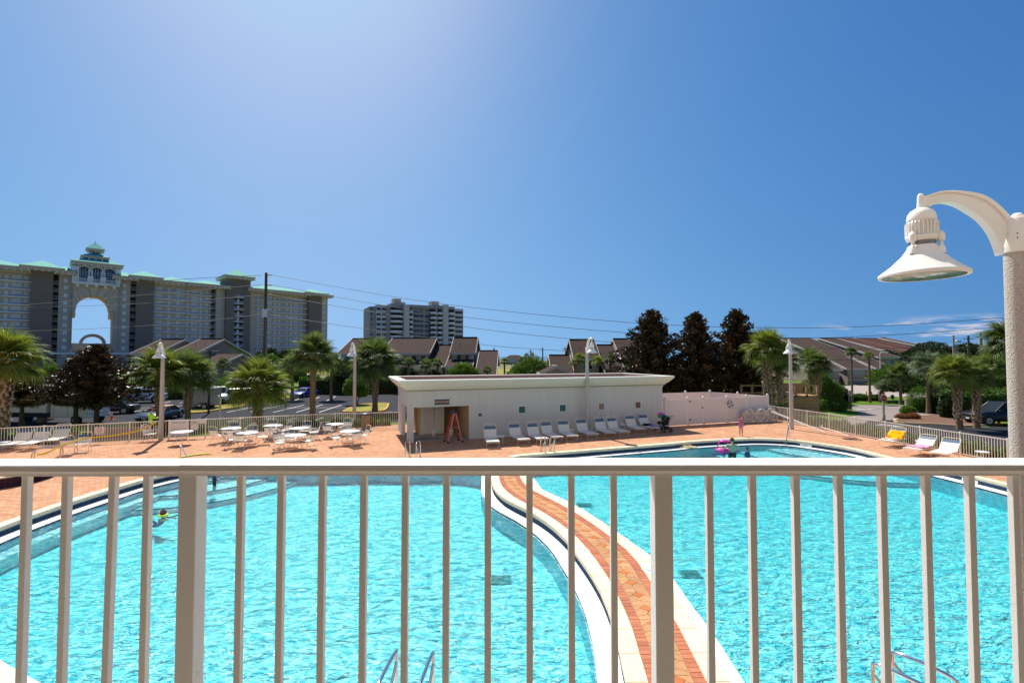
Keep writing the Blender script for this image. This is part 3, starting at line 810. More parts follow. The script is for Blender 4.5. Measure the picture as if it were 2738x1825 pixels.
# ================================================================== POOL FENCES
def fence(name, pts, lab, hgt=1.1, step=.122, post_step=1.85, z=0, base=.09):
    t = thing(name, lab, 'fence')
    P = [Vector((*p, 0)) for p in pts]
    pk = MB(); pk.box(-.011, .011, -.011, .011, z + base, z + hgt - .01); pme = pk.mesh('picket', [M['frame_cream']])
    po = MB(); po.box(-.032, .032, -.032, .032, z, z + hgt + .03, bev=.006); pome = po.mesh('post', [M['frame_cream']])
    ll = 0; nx = 0
    for a, b in zip(P, P[1:]):
        d = b - a; L = d.length; ang = math.atan2(d.y, d.x)
        T = Matrix.Translation(a) @ Matrix.Rotation(ang, 4, 'Z')
        npn = max(1, round(L / post_step))
        for i in range(npn + (b == P[-1])): link('post', pome, t, loc=a + d * (i / npn), rz=ang)
        for i in range(npn):
            r = MB(); x0, x1 = L * i / npn + .033, L * (i + 1) / npn - .033
            r.box(x0, x1, -.02, .02, z + hgt - .045, z + hgt, T=T); r.build('top_rail', [M['frame_cream']], t)
            r = MB(); r.box(x0, x1, -.016, .016, z + base - .035, z + base, T=T); r.build('bottom_rail', [M['frame_cream']], t)
            k = int((x1 - x0) / step)
            for j in range(1, k + 1):
                x = x0 + (x1 - x0) * j / (k + 1); link('picket', pme, t, loc=a + d * (x / L), rz=ang)
    return t
fence('pool_fence', [(-33, 21.9), (-26.6, 24.5), (-19.8, 27.35), (-11.5, 30.8), (-7.55, 31.5)], 'long cream picket fence on the left side of the pool deck, by the car park')
fence('pool_fence', [(19.35, 35.55), (20.5, 30.6), (22.15, 21.2), (22.75, 17.6)], 'long cream picket fence on the right side of the pool deck, by the street')

# ================================================================== RESTROOM BUILDING
BR = math.atan2(.3355, .942)
rb = thing('restroom_building', 'low white flat-roofed restroom building with flared cornice beside the pool', 'building', (-5.8, 26.3, 0), BR)
WL, WD, WH = 16.95, 4.9, 2.80
m = MB(); th = .18; oh = 1.93
def wall(name, x0, x1, y0, y1, z0=0, z1=WH, mt='wall_white'):
    q = MB(); q.box(x0, x1, y0, y1, z0, z1); return q.build(name, [M[mt]], rb)
wall('wall', 3.52, WL, 0, th)                                   # long front wall
wall('wall', 0, .34, 0, .34)                                    # corner pillar
wall('wall', .34, 3.52, 0, th, oh, WH)                          # lintel over the entry
wall('wall', 0, th, .34, 2.5, oh, WH)                           # lintel on the left side
wall('wall', 0, th, 2.5, WD, 0, WH)
wall('wall', WL - th, WL, th, WD); wall('wall', 1.1, WL - th, WD - th, WD); wall('wall', th, 1.1, WD - th, WD, oh, WH)
wall('wall', 1.05, 2.5, 2.25, 2.4, 0, 2.6); wall('wall', .95, 1.05, 2.25, 4.7, 0, 2.6, 'entry_tan')
wall('wall', 2.5, 3.7, 3.6, 3.75, 0, 2.6, 'entry_tan'); wall('wall', 3.52, 3.7, th + .003, 3.6, 0, 2.6, 'entry_tan')
wall('wall', 2.42, 2.5, 2.4, 3.6, 0, 2.6, 'entry_tan')
wall('ceiling', th, 3.52, th, 4.7, 2.6, 2.66, 'entry_tan')
wall('floor_slab', .0, 3.52, .003, 3.6, 0.002, .02, 'pavement')
# cornice swept round the building
def sweep(prof, mi=0):
    q = MB(); k = len(prof)
    rings = [[(-o, -o, z), (WL + o, -o, z), (WL + o, WD + o, z), (-o, WD + o, z)] for o, z in prof]
    for a, b in zip(rings, rings[1:]): q.add(a + b, [[i, (i + 1) % 4, 4 + (i + 1) % 4, 4 + i] for i in range(4)], mi)
    return q
sweep([(.002, 2.72), (.035, 2.72), (.035, 2.83), (.002, 2.835)]).build('frieze_band', [M['wall_white']], rb)
sweep([(.0, 2.84), (.06, 2.84), (.14, 2.93)]).build('cornice_moulding', [M['cornice_under']], rb)
sweep([(.14, 2.93), (.15, 2.95), (.33, 3.10), (.50, 3.30), (.58, 3.40), (.58, 3.47), (.565, 3.485), (.1, 3.485)]).build('cornice', [M['cornice']], rb)
sweep([(.1, 3.485), (.06, 3.475), (.06, 3.10)]).build('parapet_inside', [M['roof_mauve']], rb)
q = MB(); q.box(-.06, WL + .06, -.06, WD + .06, 2.86, 3.12); q.build('roof', [M['roof_mauve']], rb)
for t_, nm, mt in ((6.785, 'art_panel', 'teal_art'), (9.50, 'art_panel', 'teal_art'), (12.24, 'art_panel', 'art_pink'), (15.0, 'art_panel', 'art_brown')):
    q = MB(); s = .25
    q.prism([(-s, -s), (s, -s), (s, s), (-s, s)], 0, .04, holes=[[(-s + .05, -s + .05), (s - .05, -s + .05), (s - .05, s - .05), (-s + .05, s - .05)]])
    R = Matrix.Translation((t_, 0, 1.58)) @ Matrix.Rotation(PI / 2, 4, 'X')
    q.v = [tuple(R @ Vector(p)) for p in q.v]
    f = q.build('window_frame', [M['vinyl']], rb)
    g = MB(); g.box(t_ - s + .05, t_ + s - .05, -.012, -.002, 1.58 - s + .05, 1.58 + s - .05); g.build('pane', [M[mt]], f)
for t_ in (12.26, 15.02):
    q = MB(); q.tube([(t_, -.005, 1.02), (t_, -.03, .98), (t_, -.03, .82), (t_ + .03, -.03, .78)], .014, 6); q.build('shower_knob', [M['ink_black']], rb)
sg = thing('restroom_sign', 'dark blue and brown sign reading RESTROOMS over the building entry', 'sign', Matrix.Translation((-5.8, 26.3, 0)) @ Matrix.Rotation(BR, 4, 'Z') @ Vector((1.92, -.0, 2.20)), BR)
mat('sign_blue', (.02, .045, .14), .5); mat('sign_brown', (.13, .045, .02), .6); mat('sign_letters', (.66, .58, .50), .6)
q = MB(); q.box(-.42, .42, -.035, -.003, -.15, .15, bev=.01); q.build('board', [M['sign_blue']], sg)
q = MB(); q.box(-.375, .375, -.040, -.034, -.105, .105); q.build('panel', [M['sign_brown']], sg)
lt = link('lettering', text_mesh('RESTROOMS', .135, 'sign_letters'), sg); lt.location = (0, -.0435, 0); lt.rotation_euler = (PI / 2, 0, 0)
sg = thing('wall_sign', 'small blue plate on the white wall right of the entry', 'sign', Matrix.Translation((-5.8, 26.3, 0)) @ Matrix.Rotation(BR, 4, 'Z') @ Vector((4.17, 0, 1.38)), BR)
q = MB(); q.box(-.1, .1, -.02, -.002, -.075, .075, bev=.005); q.build('plate', [M['sign_blue']], sg)
q = MB(); q.box(-.05, .05, -.024, -.02, -.03, .03); q.build('symbol', [M['sign_brown']], sg)
def BP(x, y, z=0): return Matrix.Translation((-5.8, 26.3, 0)) @ Matrix.Rotation(BR, 4, 'Z') @ Vector((x, y, z))

# ================================================================== WHITE VINYL ENCLOSURE
ve = thing('vinyl_enclosure', 'white vinyl privacy fence enclosure with a gate, right of the restroom building', 'fence')
def capme():
    q = MB(); q.lathe([(.10, 0), (.10, .03), (.07, .05), (.07, .07), (.001, .12)], 4); return q.mesh('post_cap', [M['vinyl']])
CAPM = capme()
def vpanel(a, b, h=1.83, gate=False, nposts=2, z=.05, dark=False):
    a, b = Vector((*a, 0)), Vector((*b, 0)); d = b - a; L = d.length; ang = math.atan2(d.y, d.x)
    T = Matrix.Translation(a) @ Matrix.Rotation(ang, 4, 'Z')
    name = 'gate' if gate else 'panel'
    q = MB(); x0, x1 = .075, L - .075
    q.box(x0, x1, -.022, .022, h - .14, h, T=T); p = q.build('gate' if gate else 'panel', [M['vinyl']], ve)
    q = MB(); q.box(x0, x1, -.022, .022, z, z + .16, T=T); q.build('bottom_rail', [M['vinyl']], p)
    nb_ = max(2, round((x1 - x0) / .16)); w = (x1 - x0) / nb_
    bm = MB(); bm.box(.003, w - .003, -.011, .011, z + .16, h - .14); bme = bm.mesh('board', [M['vinyl']])
    for i in range(nb_):
        o = link('board', bme, p); o.location = T @ Vector((x0 + i * w, 0, 0)); o.rotation_euler = (0, 0, ang)
    if gate:
        for hz in (.35, 1.62):
            k = MB(); k.box(.0, .22, -.05, -.024, hz, hz + .09, T=T); k.build('hinge', [M['ink_black']], p)
        k = MB(); k.box(L - .16, L - .04, -.05, -.024, 1.15, 1.24, T=T); k.build('latch', [M['ink_black']], p)
def vpost(p, h=1.9):
    q = MB(); q.box(-.065, .065, -.065, .065, 0, h); o = q.build('post', [M['vinyl']], ve); o.location = (p[0], p[1], 0); o.rotation_euler = (0, 0, BR)
    c = link('post_cap', CAPM, o); c.location = (0, 0, h); c.rotation_euler = (0, 0, PI / 4)
def onfront(px, A0=(10.35, 32.25), B0=(19.0, 35.4)):
    k = (px - 1369) / 1260; dx, dy = B0[0] - A0[0], B0[1] - A0[1]
    t = (k * A0[1] - A0[0]) / (dx - k * dy); return (A0[0] + dx * t, A0[1] + dy * t)
fp = [onfront(x) for x in (1776, 1837, 1879, 1942, 1994, 2050)]
for i, p in enumerate(fp): vpost(p)
for i, (a, b) in enumerate(zip(fp, fp[1:])): vpanel(a, b, gate=(i == 1))
bk = [(9.0, 36.6), (11.8, 37.9), (14.2, 38.7), (16.5, 39.4), (17.9, 37.5), fp[-1]]
for p in bk[:-1]: vpost(p)
for a, b in zip(bk, bk[1:]): vpanel(a, b)
# ================================================================== BALCONY: railing, floor, wall behind
RB = 1.40                              # distance of the balusters
rl = thing('balcony_railing', 'white metal balcony railing across the whole foreground', 'railing')
prof = [(1.452, -.3150), (1.452, -.3105), (1.372, -.3105), (1.3655, -.3125), (1.3635, -.3155), (1.3665, -.3180), (1.3655, -.3205), (1.364, -.3285), (1.368, -.3345), (1.378, -.3385), (1.379, -.3465), (1.44, -.3465), (1.452, -.335)]
def railseg(x0, x1, dz=0, dy0=0, dz0=0):
    q = MB(); n = len(prof)
    vs = [(x0, y + dy0, H + z + dz + dz0) for y, z in prof] + [(x1, y, H + z + dz) for y, z in prof]
    q.add(vs, [[i, (i + 1) % n, n + (i + 1) % n, n + i] for i in range(n)])
    q.add(vs[:n], [list(range(n))]); q.add(vs[n:], [list(range(n - 1, -1, -1))])
    # rounded: smooth only the front
    return q.build('top_rail', [M['rail_paint']], rl)
xj = (485 - 1369) / 1260 * 1.365
railseg(-3.2, xj, -.0012, 0, -.004); railseg(xj + .0008, 4.4, 0)
zt, zb = H - .3466, H - 1.30
bx = [-48, 67.5, 174.5, 299, 390, 638.4, 746.5, 856, 966, 1076.5, 1186, 1296.5, 1407, 1518, 1630.5, 1885.5, 2000, 2115.5, 2230, 2346, 2463, 2580, 2697, 2812]
bw = .0190
bq = MB(); bq.box(0, bw, 0, bw, zb, zt, bev=.0012); bme = bq.mesh('baluster', [M['rail_paint']])
for i, x in enumerate(bx):
    o = link('baluster', bme, rl); X = (x - 1369) / 1260 * RB; o.location = (X, RB, 0)
    if i == 3:
        sh = .010; R = Matrix.Translation((X, RB, 0)) @ Matrix.Translation((0, 0, zt)) @ Matrix.Rotation(.012, 4, 'Y') @ Matrix.Translation((0, 0, -zt)); o.matrix_local = R
for x in (487.5, 1746, 2960, -900):
    q = MB(); X = (x - 1369) / 1260 * 1.39; q.box(X, X + .0525, 1.385, 1.4375, zb - .1, zt, bev=.002); q.build('post', [M['rail_paint']], rl)
q = MB(); q.box(-3.2, 4.4, 1.385, 1.435, zb - .035, zb); q.build('bottom_rail', [M['rail_paint']], rl)
# balcony slab, wall and soffit round the viewer
q = MB(); q.box(-6, 8, -1.2, 1.55, H - 1.65, H - 1.42); struct('balcony_floor', q, [M['balcony_tile']])
q = MB(); q.box(-45, 45, -1.6, -1.3, 0, 27); struct('facade_wall', q, [M['stucco_beige']])
q = MB(); q.box(-6, 8, -1.2, 1.38, H + 1.32, H + 1.55); struct('balcony_soffit', q, [M['stucco_beige']])

sd = thing('sliding_door', 'dark glass balcony door behind the viewer', 'door', (0, -1.27, H - 1.42))
for i in range(3):
    q = MB(); q.box(-3 + i * 2.0, -1.04 + i * 2.0, -.02, .0, .1, 2.5); q.build('pane', [M['win_dark']], sd)
    q = MB(); q.box(-1.04 + i * 2.0, -1 + i * 2.0, -.03, .02, .0, 2.6); q.build('door_frame', [M['rail_paint']], sd)
# ================================================================== NEAR LAMP
def build_near_lamp():
    Yl = 4.28
    t = thing('pool_lamp', 'large white bell lamp on curved arm and rough concrete pole, close by the balcony', 'lamp post', (4.63, Yl, 0), 0, 'lamp posts round the pool')
    O = Vector((4.63, Yl, 0))
    def W(x, y): return A(x, y, Yl) - O
    zc_top = W(2720, 676).z + .003
    q = MB(); q.lathe([(.115, 0), (.104, 3), (.100, zc_top)], 40); q.build('pole', [M['concrete_pole']], t)
    zc0, zc1 = W(2720, 676).z, W(2720, 585).z
    q = MB(); q.lathe([(.100, zc0), (.112, zc0), (.113, zc0 + .01), (.112, zc1 - .01), (.105, zc1), (.001, zc1 + .004)], 40, smooth=False)
    col = q.build('collar', [M['lamp_white']], t)
    for i in range(len(col.data.polygons)): col.data.polygons[i].use_smooth = abs(col.data.polygons[i].normal.z) < .3
    q = MB(); q.lathe([(.046, zc1), (.046, zc1 + .012), (.041, zc1 + .032), (.026, zc1 + .050), (.001, zc1 + .056)], 24); q.build('dome_cap', [M['lamp_white']], t)
    for dz in (.035, .075):
        q = MB(); q.ball((-.085, -.0745, (zc0 + zc1) / 2 - .09 + dz + .02), .006, 8); q.build('screw', [M['ink_black']], t)
    # arm: curved I-beam
    top = [(2461,529),(2478,523),(2504,515),(2535,512),(2565,513.5),(2602,519),(2631,529),(2657,547),(2680,568),(2697,588)]
    bot = [(2671,683),(2665,664),(2647,623),(2618,588),(2586,566),(2555,549),(2524,542),(2496,546),(2480,551.5),(2462,553.5)]
    tp = [W(*p) for p in resample(crom([Vector((*p, 0)) for p in top], 5), 32) for p in [(p.x, p.y)]]
    bt = [W(*p) for p in resample(crom([Vector((*p, 0)) for p in bot], 5), 32) for p in [(p.x, p.y)]][::-1]
    q = MB()
    for (hw, f0, f1) in ((.036, 0, .16), (.020, .16, .84), (.036, .84, 1)):
        vs = []
        for a, b in zip(tp, bt):
            p0, p1 = a.lerp(b, f0), a.lerp(b, f1)
            vs += [(p0.x, -hw, p0.z), (p0.x, hw, p0.z), (p1.x, hw, p1.z), (p1.x, -hw, p1.z)]
        fs = []
        for i in range(31):
            o = i * 4
            for k in range(4): kk_ = (k + 1) % 4; fs.append([o + k, o + kk_, o + 4 + kk_, o + 4 + k])
        fs += [[3, 2, 1, 0], [124, 125, 126, 127]]
        q.add(vs, fs)
    q.box(tp[0].x - .002, tp[0].x + .075, -.037, .037, bt[0].z + .001, tp[0].z - .001)
    q.build('arm', [M['lamp_white']], t)
    # head
    hx = (2473 - 1369) / 1260 * Yl - O.x; z0 = W(2473, 740).z
    hd = bpy.data.objects.new('lamp_head', None); COL.objects.link(hd); hd.parent = t; hd.location = (hx, 0, z0)
    s = .0034
    q = MB(); q.lathe([(.322, .000), (.326, .004), (.326, .030), (.318, .036), (.235, .105), (.155, .190), (.112, .255), (.104, .285), (.085, .29)], 64)
    q.lathe([(.322, 0), (.292, .002), (.29, .006), (.285, .02), (.10, .20)], 64); q.build('shade', [M['lamp_white']], hd)
    q = MB(); q.lathe([(.289, .004), (.15, -.004), (.001, -.008)], 48); q.build('glass', [M['lamp_glass']], hd)
    q = MB(); q.lathe([(.293, -.001), (.293, .003), (.286, .004)], 48); q.build('gasket', [M['dark_rubber']], hd)
    q = MB(); q.lathe([(.09, .27), (.098, .29), (.098, .325), (.09, .34)], 40); q.build('ring', [M['lamp_ring']], hd)
    q = MB(); q.lathe([(.098, .325), (.112, .335), (.118, .362), (.120, .372), (.104, .374), (.104, .505), (.108, .51), (.108, .535), (.100, .575), (.080, .606), (.048, .626), (.03, .63), (.001, .63)], 48); q.build('housing', [M['lamp_white']], hd)
    f = MB()
    for k in range(26):
        a = 2 * PI * k / 26; T = Matrix.Rotation(a, 4, 'Z')
        f.add([T @ Vector(p) for p in [(.102, -.005, .375), (.121, -.004, .375), (.122, -.004, .485), (.110, -.005, .505), (.102, .005, .375), (.121, .004, .375), (.122, .004, .485), (.110, .005, .505)]], [[0, 1, 2, 3], [7, 6, 5, 4], [1, 5, 6, 2], [2, 6, 7, 3], [4, 5, 1, 0]])
    f.build('cooling_fins', [M['lamp_white']], hd)
    for k in range(3):
        a = math.radians(200 + 120 * k); c = (.130 * math.cos(a), .130 * math.sin(a), 0)
        q = MB(); q.lathe([(.034, .20), (.026, .265), (.020, .27), (.014, .27), (.014, .31), (.026, .312), (.028, .33), (.028, .372), (.024, .385), (.016, .388), (.014, .40), (.001, .406)], 16, c=c); q.build('clamp', [M['lamp_white']], hd)
        T = Matrix.Rotation(a, 4, 'Z')
        q = MB(); q.box(.09, .14, -.018, .018, .325, .37, T=T); q.build('lug', [M['lamp_white']], hd)
    q = MB(); q.lathe([(.036, .62), (.030, .66), (.026, .735), (.024, .75), (.014, .765), (.001, .768)], 20); q.build('stem', [M['lamp_white']], hd)
build_near_lamp()

# ================================================================== LAMPS ROUND THE POOL
def far_lamp(P, face, lab, htop=5.98):
    """concrete pole with a bell lamp on a short curved arm; face = direction of the arm"""
    t = thing('pool_lamp', lab, 'lamp post', P, face, 'lamp posts round the pool'); t.scale = (1, 1, htop / 5.98)
    q = MB(); q.lathe([(.125, 0), (.115, 2.5), (.095, 5.05)], 14); q.build('pole', [M['concrete_pole']], t)
    q = MB(); q.lathe([(.105, 5.0), (.108, 5.32), (.06, 5.36), (.05, 5.42), (.001, 5.44)], 14); q.build('collar', [M['lamp_white']], t)
    pts = [(.04, 0, 5.15), (.09, 0, 5.5), (.20, 0, 5.74), (.34, 0, 5.87), (.50, 0, 5.88), (.62, 0, 5.82)]
    q = MB(); q.tube(crom(pts, 4), [.10 - .0028 * i for i in range(21)], 8); q.build('arm', [M['lamp_white']], t)
    hd = bpy.data.objects.new('lamp_head', None); COL.objects.link(hd); hd.parent = t; hd.location = (.60, 0, 4.98)
    q = MB(); q.lathe([(.33, 0), (.33, .04), (.20, .18), (.12, .27), (.10, .30), (.001, .3)], 24); q.build('shade', [M['lamp_white']], hd)
    q = MB(); q.lathe([(.30, .015), (.001, .005)], 24); q.build('glass', [M['lamp_glass']], hd)
    q = MB(); q.lathe([(.10, .29), (.10, .34)], 16); q.build('ring', [M['lamp_ring']], hd)
    q = MB(); q.lathe([(.10, .34), (.13, .36), (.13, .48), (.115, .54), (.08, .62), (.04, .66), (.035, .86), (.03, .93), (.001, .97)], 20); q.build('housing', [M['lamp_white']], hd)
    for k in range(3):
        a = k * 2.09 + .4; q = MB(); q.lathe([(.03, .22), (.03, .42), (.001, .44)], 8, c=(.14 * math.cos(a), .14 * math.sin(a), 0)); q.build('clamp', [M['lamp_white']], hd)
far_lamp(G(1571, 1159), math.radians(-69.8), 'white bell lamp on concrete pole in front of the restroom wall', 6.0)
far_lamp(G(2117, 1147), math.radians(-129), 'white bell lamp on concrete pole at the inside bend of the right fence', 5.96)
far_lamp(G(947, 1137), math.radians(-92.6), 'white bell lamp on concrete pole by the trash can', 5.76)
far_lamp(G(430.5, 1176), math.radians(-71), 'white bell lamp on concrete pole in the left fence, tape tied to it', 5.63)
# ================================================================== LONG CONDOMINIUM WITH THE ARCH
P0 = Vector((-193, 178, 0)); P1 = Vector((-103, 266, 0)); CD = (P1 - P0).normalized()
CR = math.atan2(CD.y, CD.x)
def ct(px):                            # distance along the facade line for a photo column
    k = (px - 1369) / F
    return (k * P0.y - P0.x) / (CD.x - k * CD.y)
def cz(px, py, dy=0):                  # height of a photo point on the facade plane
    t = ct(px); Y = P0.y + CD.y * t
    return A(px, py, Y).z
condo = thing('condominium', 'long beige high-rise condominium with mint roofs and a great arch', 'building', P0, CR)
ZE = 39.0; ZB = GZ
def cb_(name, x0, x1, y0, y1, z0, z1, m, parent=None):
    q = MB(); q.box(ct(x0), ct(x1), y0, y1, z0, z1); return q.build(name, [M[m]], parent or condo)
def hip(name, x0, x1, z, h, out=1.2, d0=-2, d1=14, m='mint_roof', ridge=None, eave=1.4, world=False):
    a, b = (x0, x1) if world else (ct(x0), ct(x1))
    e = MB(); e.box(a - out, b + out, d0 - out, d1 + out, z - eave, z - .45)
    e.box(a - out - .35, b + out + .35, d0 - out - .35, d1 + out + .35, z - .45, z); ev = e.build('cornice', [M['condo_tan']], condo)
    r = MB(); A0, B0, C0, D0 = a - out - .5, b + out + .5, d0 - out - .5, d1 + out + .5
    L, Wd = B0 - A0, D0 - C0; s = min(L, Wd) / 2 if ridge is None else ridge
    s = min(s, L / 2); sy = Wd / 2
    vs = [(A0, C0, z), (B0, C0, z), (B0, D0, z), (A0, D0, z), (A0 + s, C0 + sy, z + h), (B0 - s, C0 + sy, z + h)]
    r.add(vs, [[0, 1, 5, 4], [1, 2, 5], [2, 3, 4, 5], [3, 0, 4], [3, 2, 1, 0]]); r.build(name, [M[m]], condo)
    # dentil blocks
    dt = MB(); n = max(2, int((b - a + 2 * out) / 1.9))
    for i in range(n + 1):
        x = a - out + (b - a + 2 * out) * i / n; dt.box(x - .2, x + .2, d0 - out - .3, d0 - out - .01, z - 1.7, z - 1.05)
    o = dt.build('brackets', [M['condo_white']], condo); o['kind'] = 'stuff'
wq = MB(); wq.box(-.55, .55, -.06, .02, -.7, .7); WIN_S = wq.mesh('window', [M['win_pale']])
wq = MB(); wq.box(-1.25, 1.25, -.06, .02, -.75, .75); WIN_L = wq.mesh('window', [M['win_pale']])
wq = MB(); wq.box(-.5, .5, -.06, .02, -1.05, 1.05); DOOR_M = wq.mesh('door', [M['condo_white']])
wq = MB(); wq.box(-.04, .04, -.09, -.05, -.7, .7); wq.box(-.55, .55, -.09, -.05, -.04, .04); MUL = wq.mesh('frame', [M['trim']])
wq = MB(); wq.box(-.04, .04, -.09, -.05, -.75, .75); wq.box(-.66, -.6, -.09, -.05, -.75, .75); wq.box(.6, .66, -.09, -.05, -.75, .75); wq.box(-1.25, 1.25, -.09, -.05, -.04, .04); MULL = wq.mesh('frame', [M['trim']])
FH = 3.02
def floors(): return [ZE - 2.0 - FH * (i + 1) for i in range(12)]      # floor levels
def wing(x0, x1, y=0.0, wins=(), col='condo_tan', top=ZE, rail=True):
    a, b = ct(x0), ct(x1)
    q = MB(); q.box(a, b, y + 2.3, y + 12, ZB, top - .9); q.build('wall', [M[col]], condo)
    q = MB(); q.box(a, b, y, y + 1.6, top - 2.0, top - .9); q.build('wall', [M[col]], condo)
    for z in floors():
        if z < 1: continue
        q = MB(); q.box(a - .05, b + .05, y - .12, y + 2.3, z - .36, z); q.build('floor_slab', [M['condo_slab']], condo)
        r = MB(); r.box(a, b, y - .06, y - .01, z + 1.0, z + 1.07); n = int((b - a) / .5)
        for i in range(n + 1): x = a + (b - a) * i / n; r.box(x - .014, x + .014, y - .05, y - .02, z, z + 1.0)
        o = r.build('balcony_rail', [M['condo_slab']], condo); o['kind'] = 'stuff'
        for f, kind in wins:
            x = a + (b - a) * f
            if kind == 'D': o = link('door', DOOR_M, condo, loc=(x, y + 2.28, z + 1.06))
            else:
                o = link('window', WIN_L if kind == 'L' else WIN_S, condo, loc=(x, y + 2.28, z + 1.5))
                link('frame', MULL if kind == 'L' else MUL, o)
def solid(x0, x1, y, m, top=ZE, name='wall', d=12): return cb_(name, x0, x1, y, y + d, ZB, top - .8, m)
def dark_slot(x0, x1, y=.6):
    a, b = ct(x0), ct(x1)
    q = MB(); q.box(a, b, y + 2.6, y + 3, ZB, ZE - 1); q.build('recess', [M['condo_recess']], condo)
    for z in floors():
        if z < 1: continue
        q = MB(); q.box(a, b, y, y + 2.6, z - .25, z); q.build('floor_slab', [M['condo_mid']], condo)
        r = MB(); r.box(a, b, y, y + .05, z + 1.0, z + 1.07); n = int((b - a) / .42)
        for i in range(n + 1): x = a + (b - a) * i / n; r.box(x - .03, x + .03, y, y + .04, z, z + 1.0)
        o = r.build('balcony_rail', [M['condo_slab']], condo); o['kind'] = 'stuff'
def smallwins(px, y):
    x = ct(px)
    for z in floors():
        if z > 1: o = link('window', WIN_S, condo, loc=(x, y, z + 1.5)); link('frame', MUL, o)
WW = [(.08, 'S'), (.22, 'L'), (.38, 'D'), (.55, 'S'), (.66, 'D'), (.80, 'L'), (.93, 'S')]
WR = [(.08, 'S'), (.28, 'L'), (.39, 'D'), (.47, 'S'), (.62, 'S'), (.70, 'D'), (.80, 'L'), (.9, 'D')]
wing(-130, 77, .8, WW)
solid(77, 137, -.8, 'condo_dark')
dark_slot(137, 152); solid(152, 190, .2, 'condo_mid'); smallwins(171, .2)
solid(312, 345, .2, 'condo_mid'); smallwins(329, .2); dark_slot(345, 360)
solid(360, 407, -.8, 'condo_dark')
wing(407, 494, .0, [(.18, 'L'), (.5, 'D'), (.78, 'S')])
wing(494, 566, 1.2, [(.12, 'D'), (.38, 'L'), (.62, 'D'), (.84, 'S')])
dark_slot(566, 577, 1.2); solid(577, 600, .8, 'condo_tan')
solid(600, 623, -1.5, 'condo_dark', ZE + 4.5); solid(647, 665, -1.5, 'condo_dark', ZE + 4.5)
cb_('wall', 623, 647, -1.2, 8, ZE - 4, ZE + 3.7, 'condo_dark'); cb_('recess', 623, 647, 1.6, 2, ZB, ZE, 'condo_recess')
a, b = ct(623), ct(647)
for z in floors():
    if z < 1: continue
    q = MB(); q.box(a, b, -1.5, 1.6, z - .3, z); q.build('floor_slab', [M['condo_slab']], condo)
    r = MB(); r.box(a, b, -1.5, -1.45, z + 1.0, z + 1.07)
    for i in range(13): x = a + (b - a) * i / 12; r.box(x - .04, x + .04, -1.5, -1.46, z, z + 1.0)
    o = r.build('balcony_rail', [M['condo_slab']], condo); o['kind'] = 'stuff'
    o = link('window', DOOR_M, condo, loc=((a + b) / 2, .2, z + 1.1))
solid(665, 681, .8, 'condo_tan')
wing(681, 823, .8, WR)
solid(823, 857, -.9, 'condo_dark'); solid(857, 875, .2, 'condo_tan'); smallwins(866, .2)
# roofs
hip('roof', -130, 62, ZE, 3.2); hip('roof', 62, 152, ZE + .6, 3.8, d0=-3.2); hip('roof', 152, 186, ZE, 3.0)
hip('roof', 305, 352, ZE, 3.0); hip('roof', 350, 418, ZE + .6, 3.6, d0=-3.2); hip('roof', 418, 505, ZE, 3.0, d0=-1)
hip('roof', 505, 600, ZE - .1, 2.8); hip('roof', 600, 665, ZE + 5.2, 4.4, d0=-2.5, d1=12); hip('roof', 665, 815, ZE, 2.8)
hip('roof', 815, 862, ZE + .4, 3.2, d0=-3); hip('roof', 862, 877, ZE, 2.6)
# ---- arch block
xa0, xa1 = ct(189), ct(312); xo0, xo1 = ct(190.5), ct(300)
zcr = cz(245, 788); rad = (xo1 - xo0) / 2; xc = (xo0 + xo1) / 2; zsp = zcr - rad * 1.0
zt_ = cz(250, 760)
YF = -.6
poly = [(xa0, ZB), (xo0 + .0, ZB), (xo0, zsp - 4), (xo0 + .9, zsp - 3.2), (xo0 + .9, zsp)]
N = 20
rr = rad - .9
arc = [(xc - rr * math.cos(PI * i / N), zsp + (zcr - zsp) * math.sin(PI * i / N)) for i in range(N + 1)]
poly = [(xa0, ZB), (xo0, ZB), (xo0, zsp - 3)] + arc + [(xo1, zsp - 3), (xo1, ZB), (xa1, ZB), (xa1, zt_), (xa0, zt_)]
R = Matrix.Rotation(PI / 2, 4, 'X')
q = MB(); q.prism(poly, -12, -YF, T=R); q.build('arch_wall', [M['condo_mid']], condo)
# voussoirs round the opening, every stone its own part
for i in range(9):
    a0_, a1_ = PI * (i + .06) / 9, PI * (i + .94) / 9
    rin = rr - (.35 if i == 4 else 0.15); ro = rr + 8.5
    def pt(a, r): return (xc - r * math.cos(a), zsp + (zcr - zsp) / rr * r * math.sin(a))
    def clampp(p): return (max(xa0 + .2, min(xa1 - .2, p[0])), min(zt_ - .3, p[1]))
    pl = [pt(a0_ + (a1_ - a0_) * k / 4, rin) for k in range(5)] + [clampp(pt(a1_ - (a1_ - a0_) * k / 4, ro)) for k in range(5)]
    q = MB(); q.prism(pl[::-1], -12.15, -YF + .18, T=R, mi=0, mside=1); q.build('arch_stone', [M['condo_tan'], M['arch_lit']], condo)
# impost blocks, given the sunlit tone
for x in (xo0, xo1 - .9): q = MB(); q.box(x, x + .9, YF - .3, 12.2, zsp - 3.0, zsp - .6); q.build('impost', [M['arch_lit']], condo)
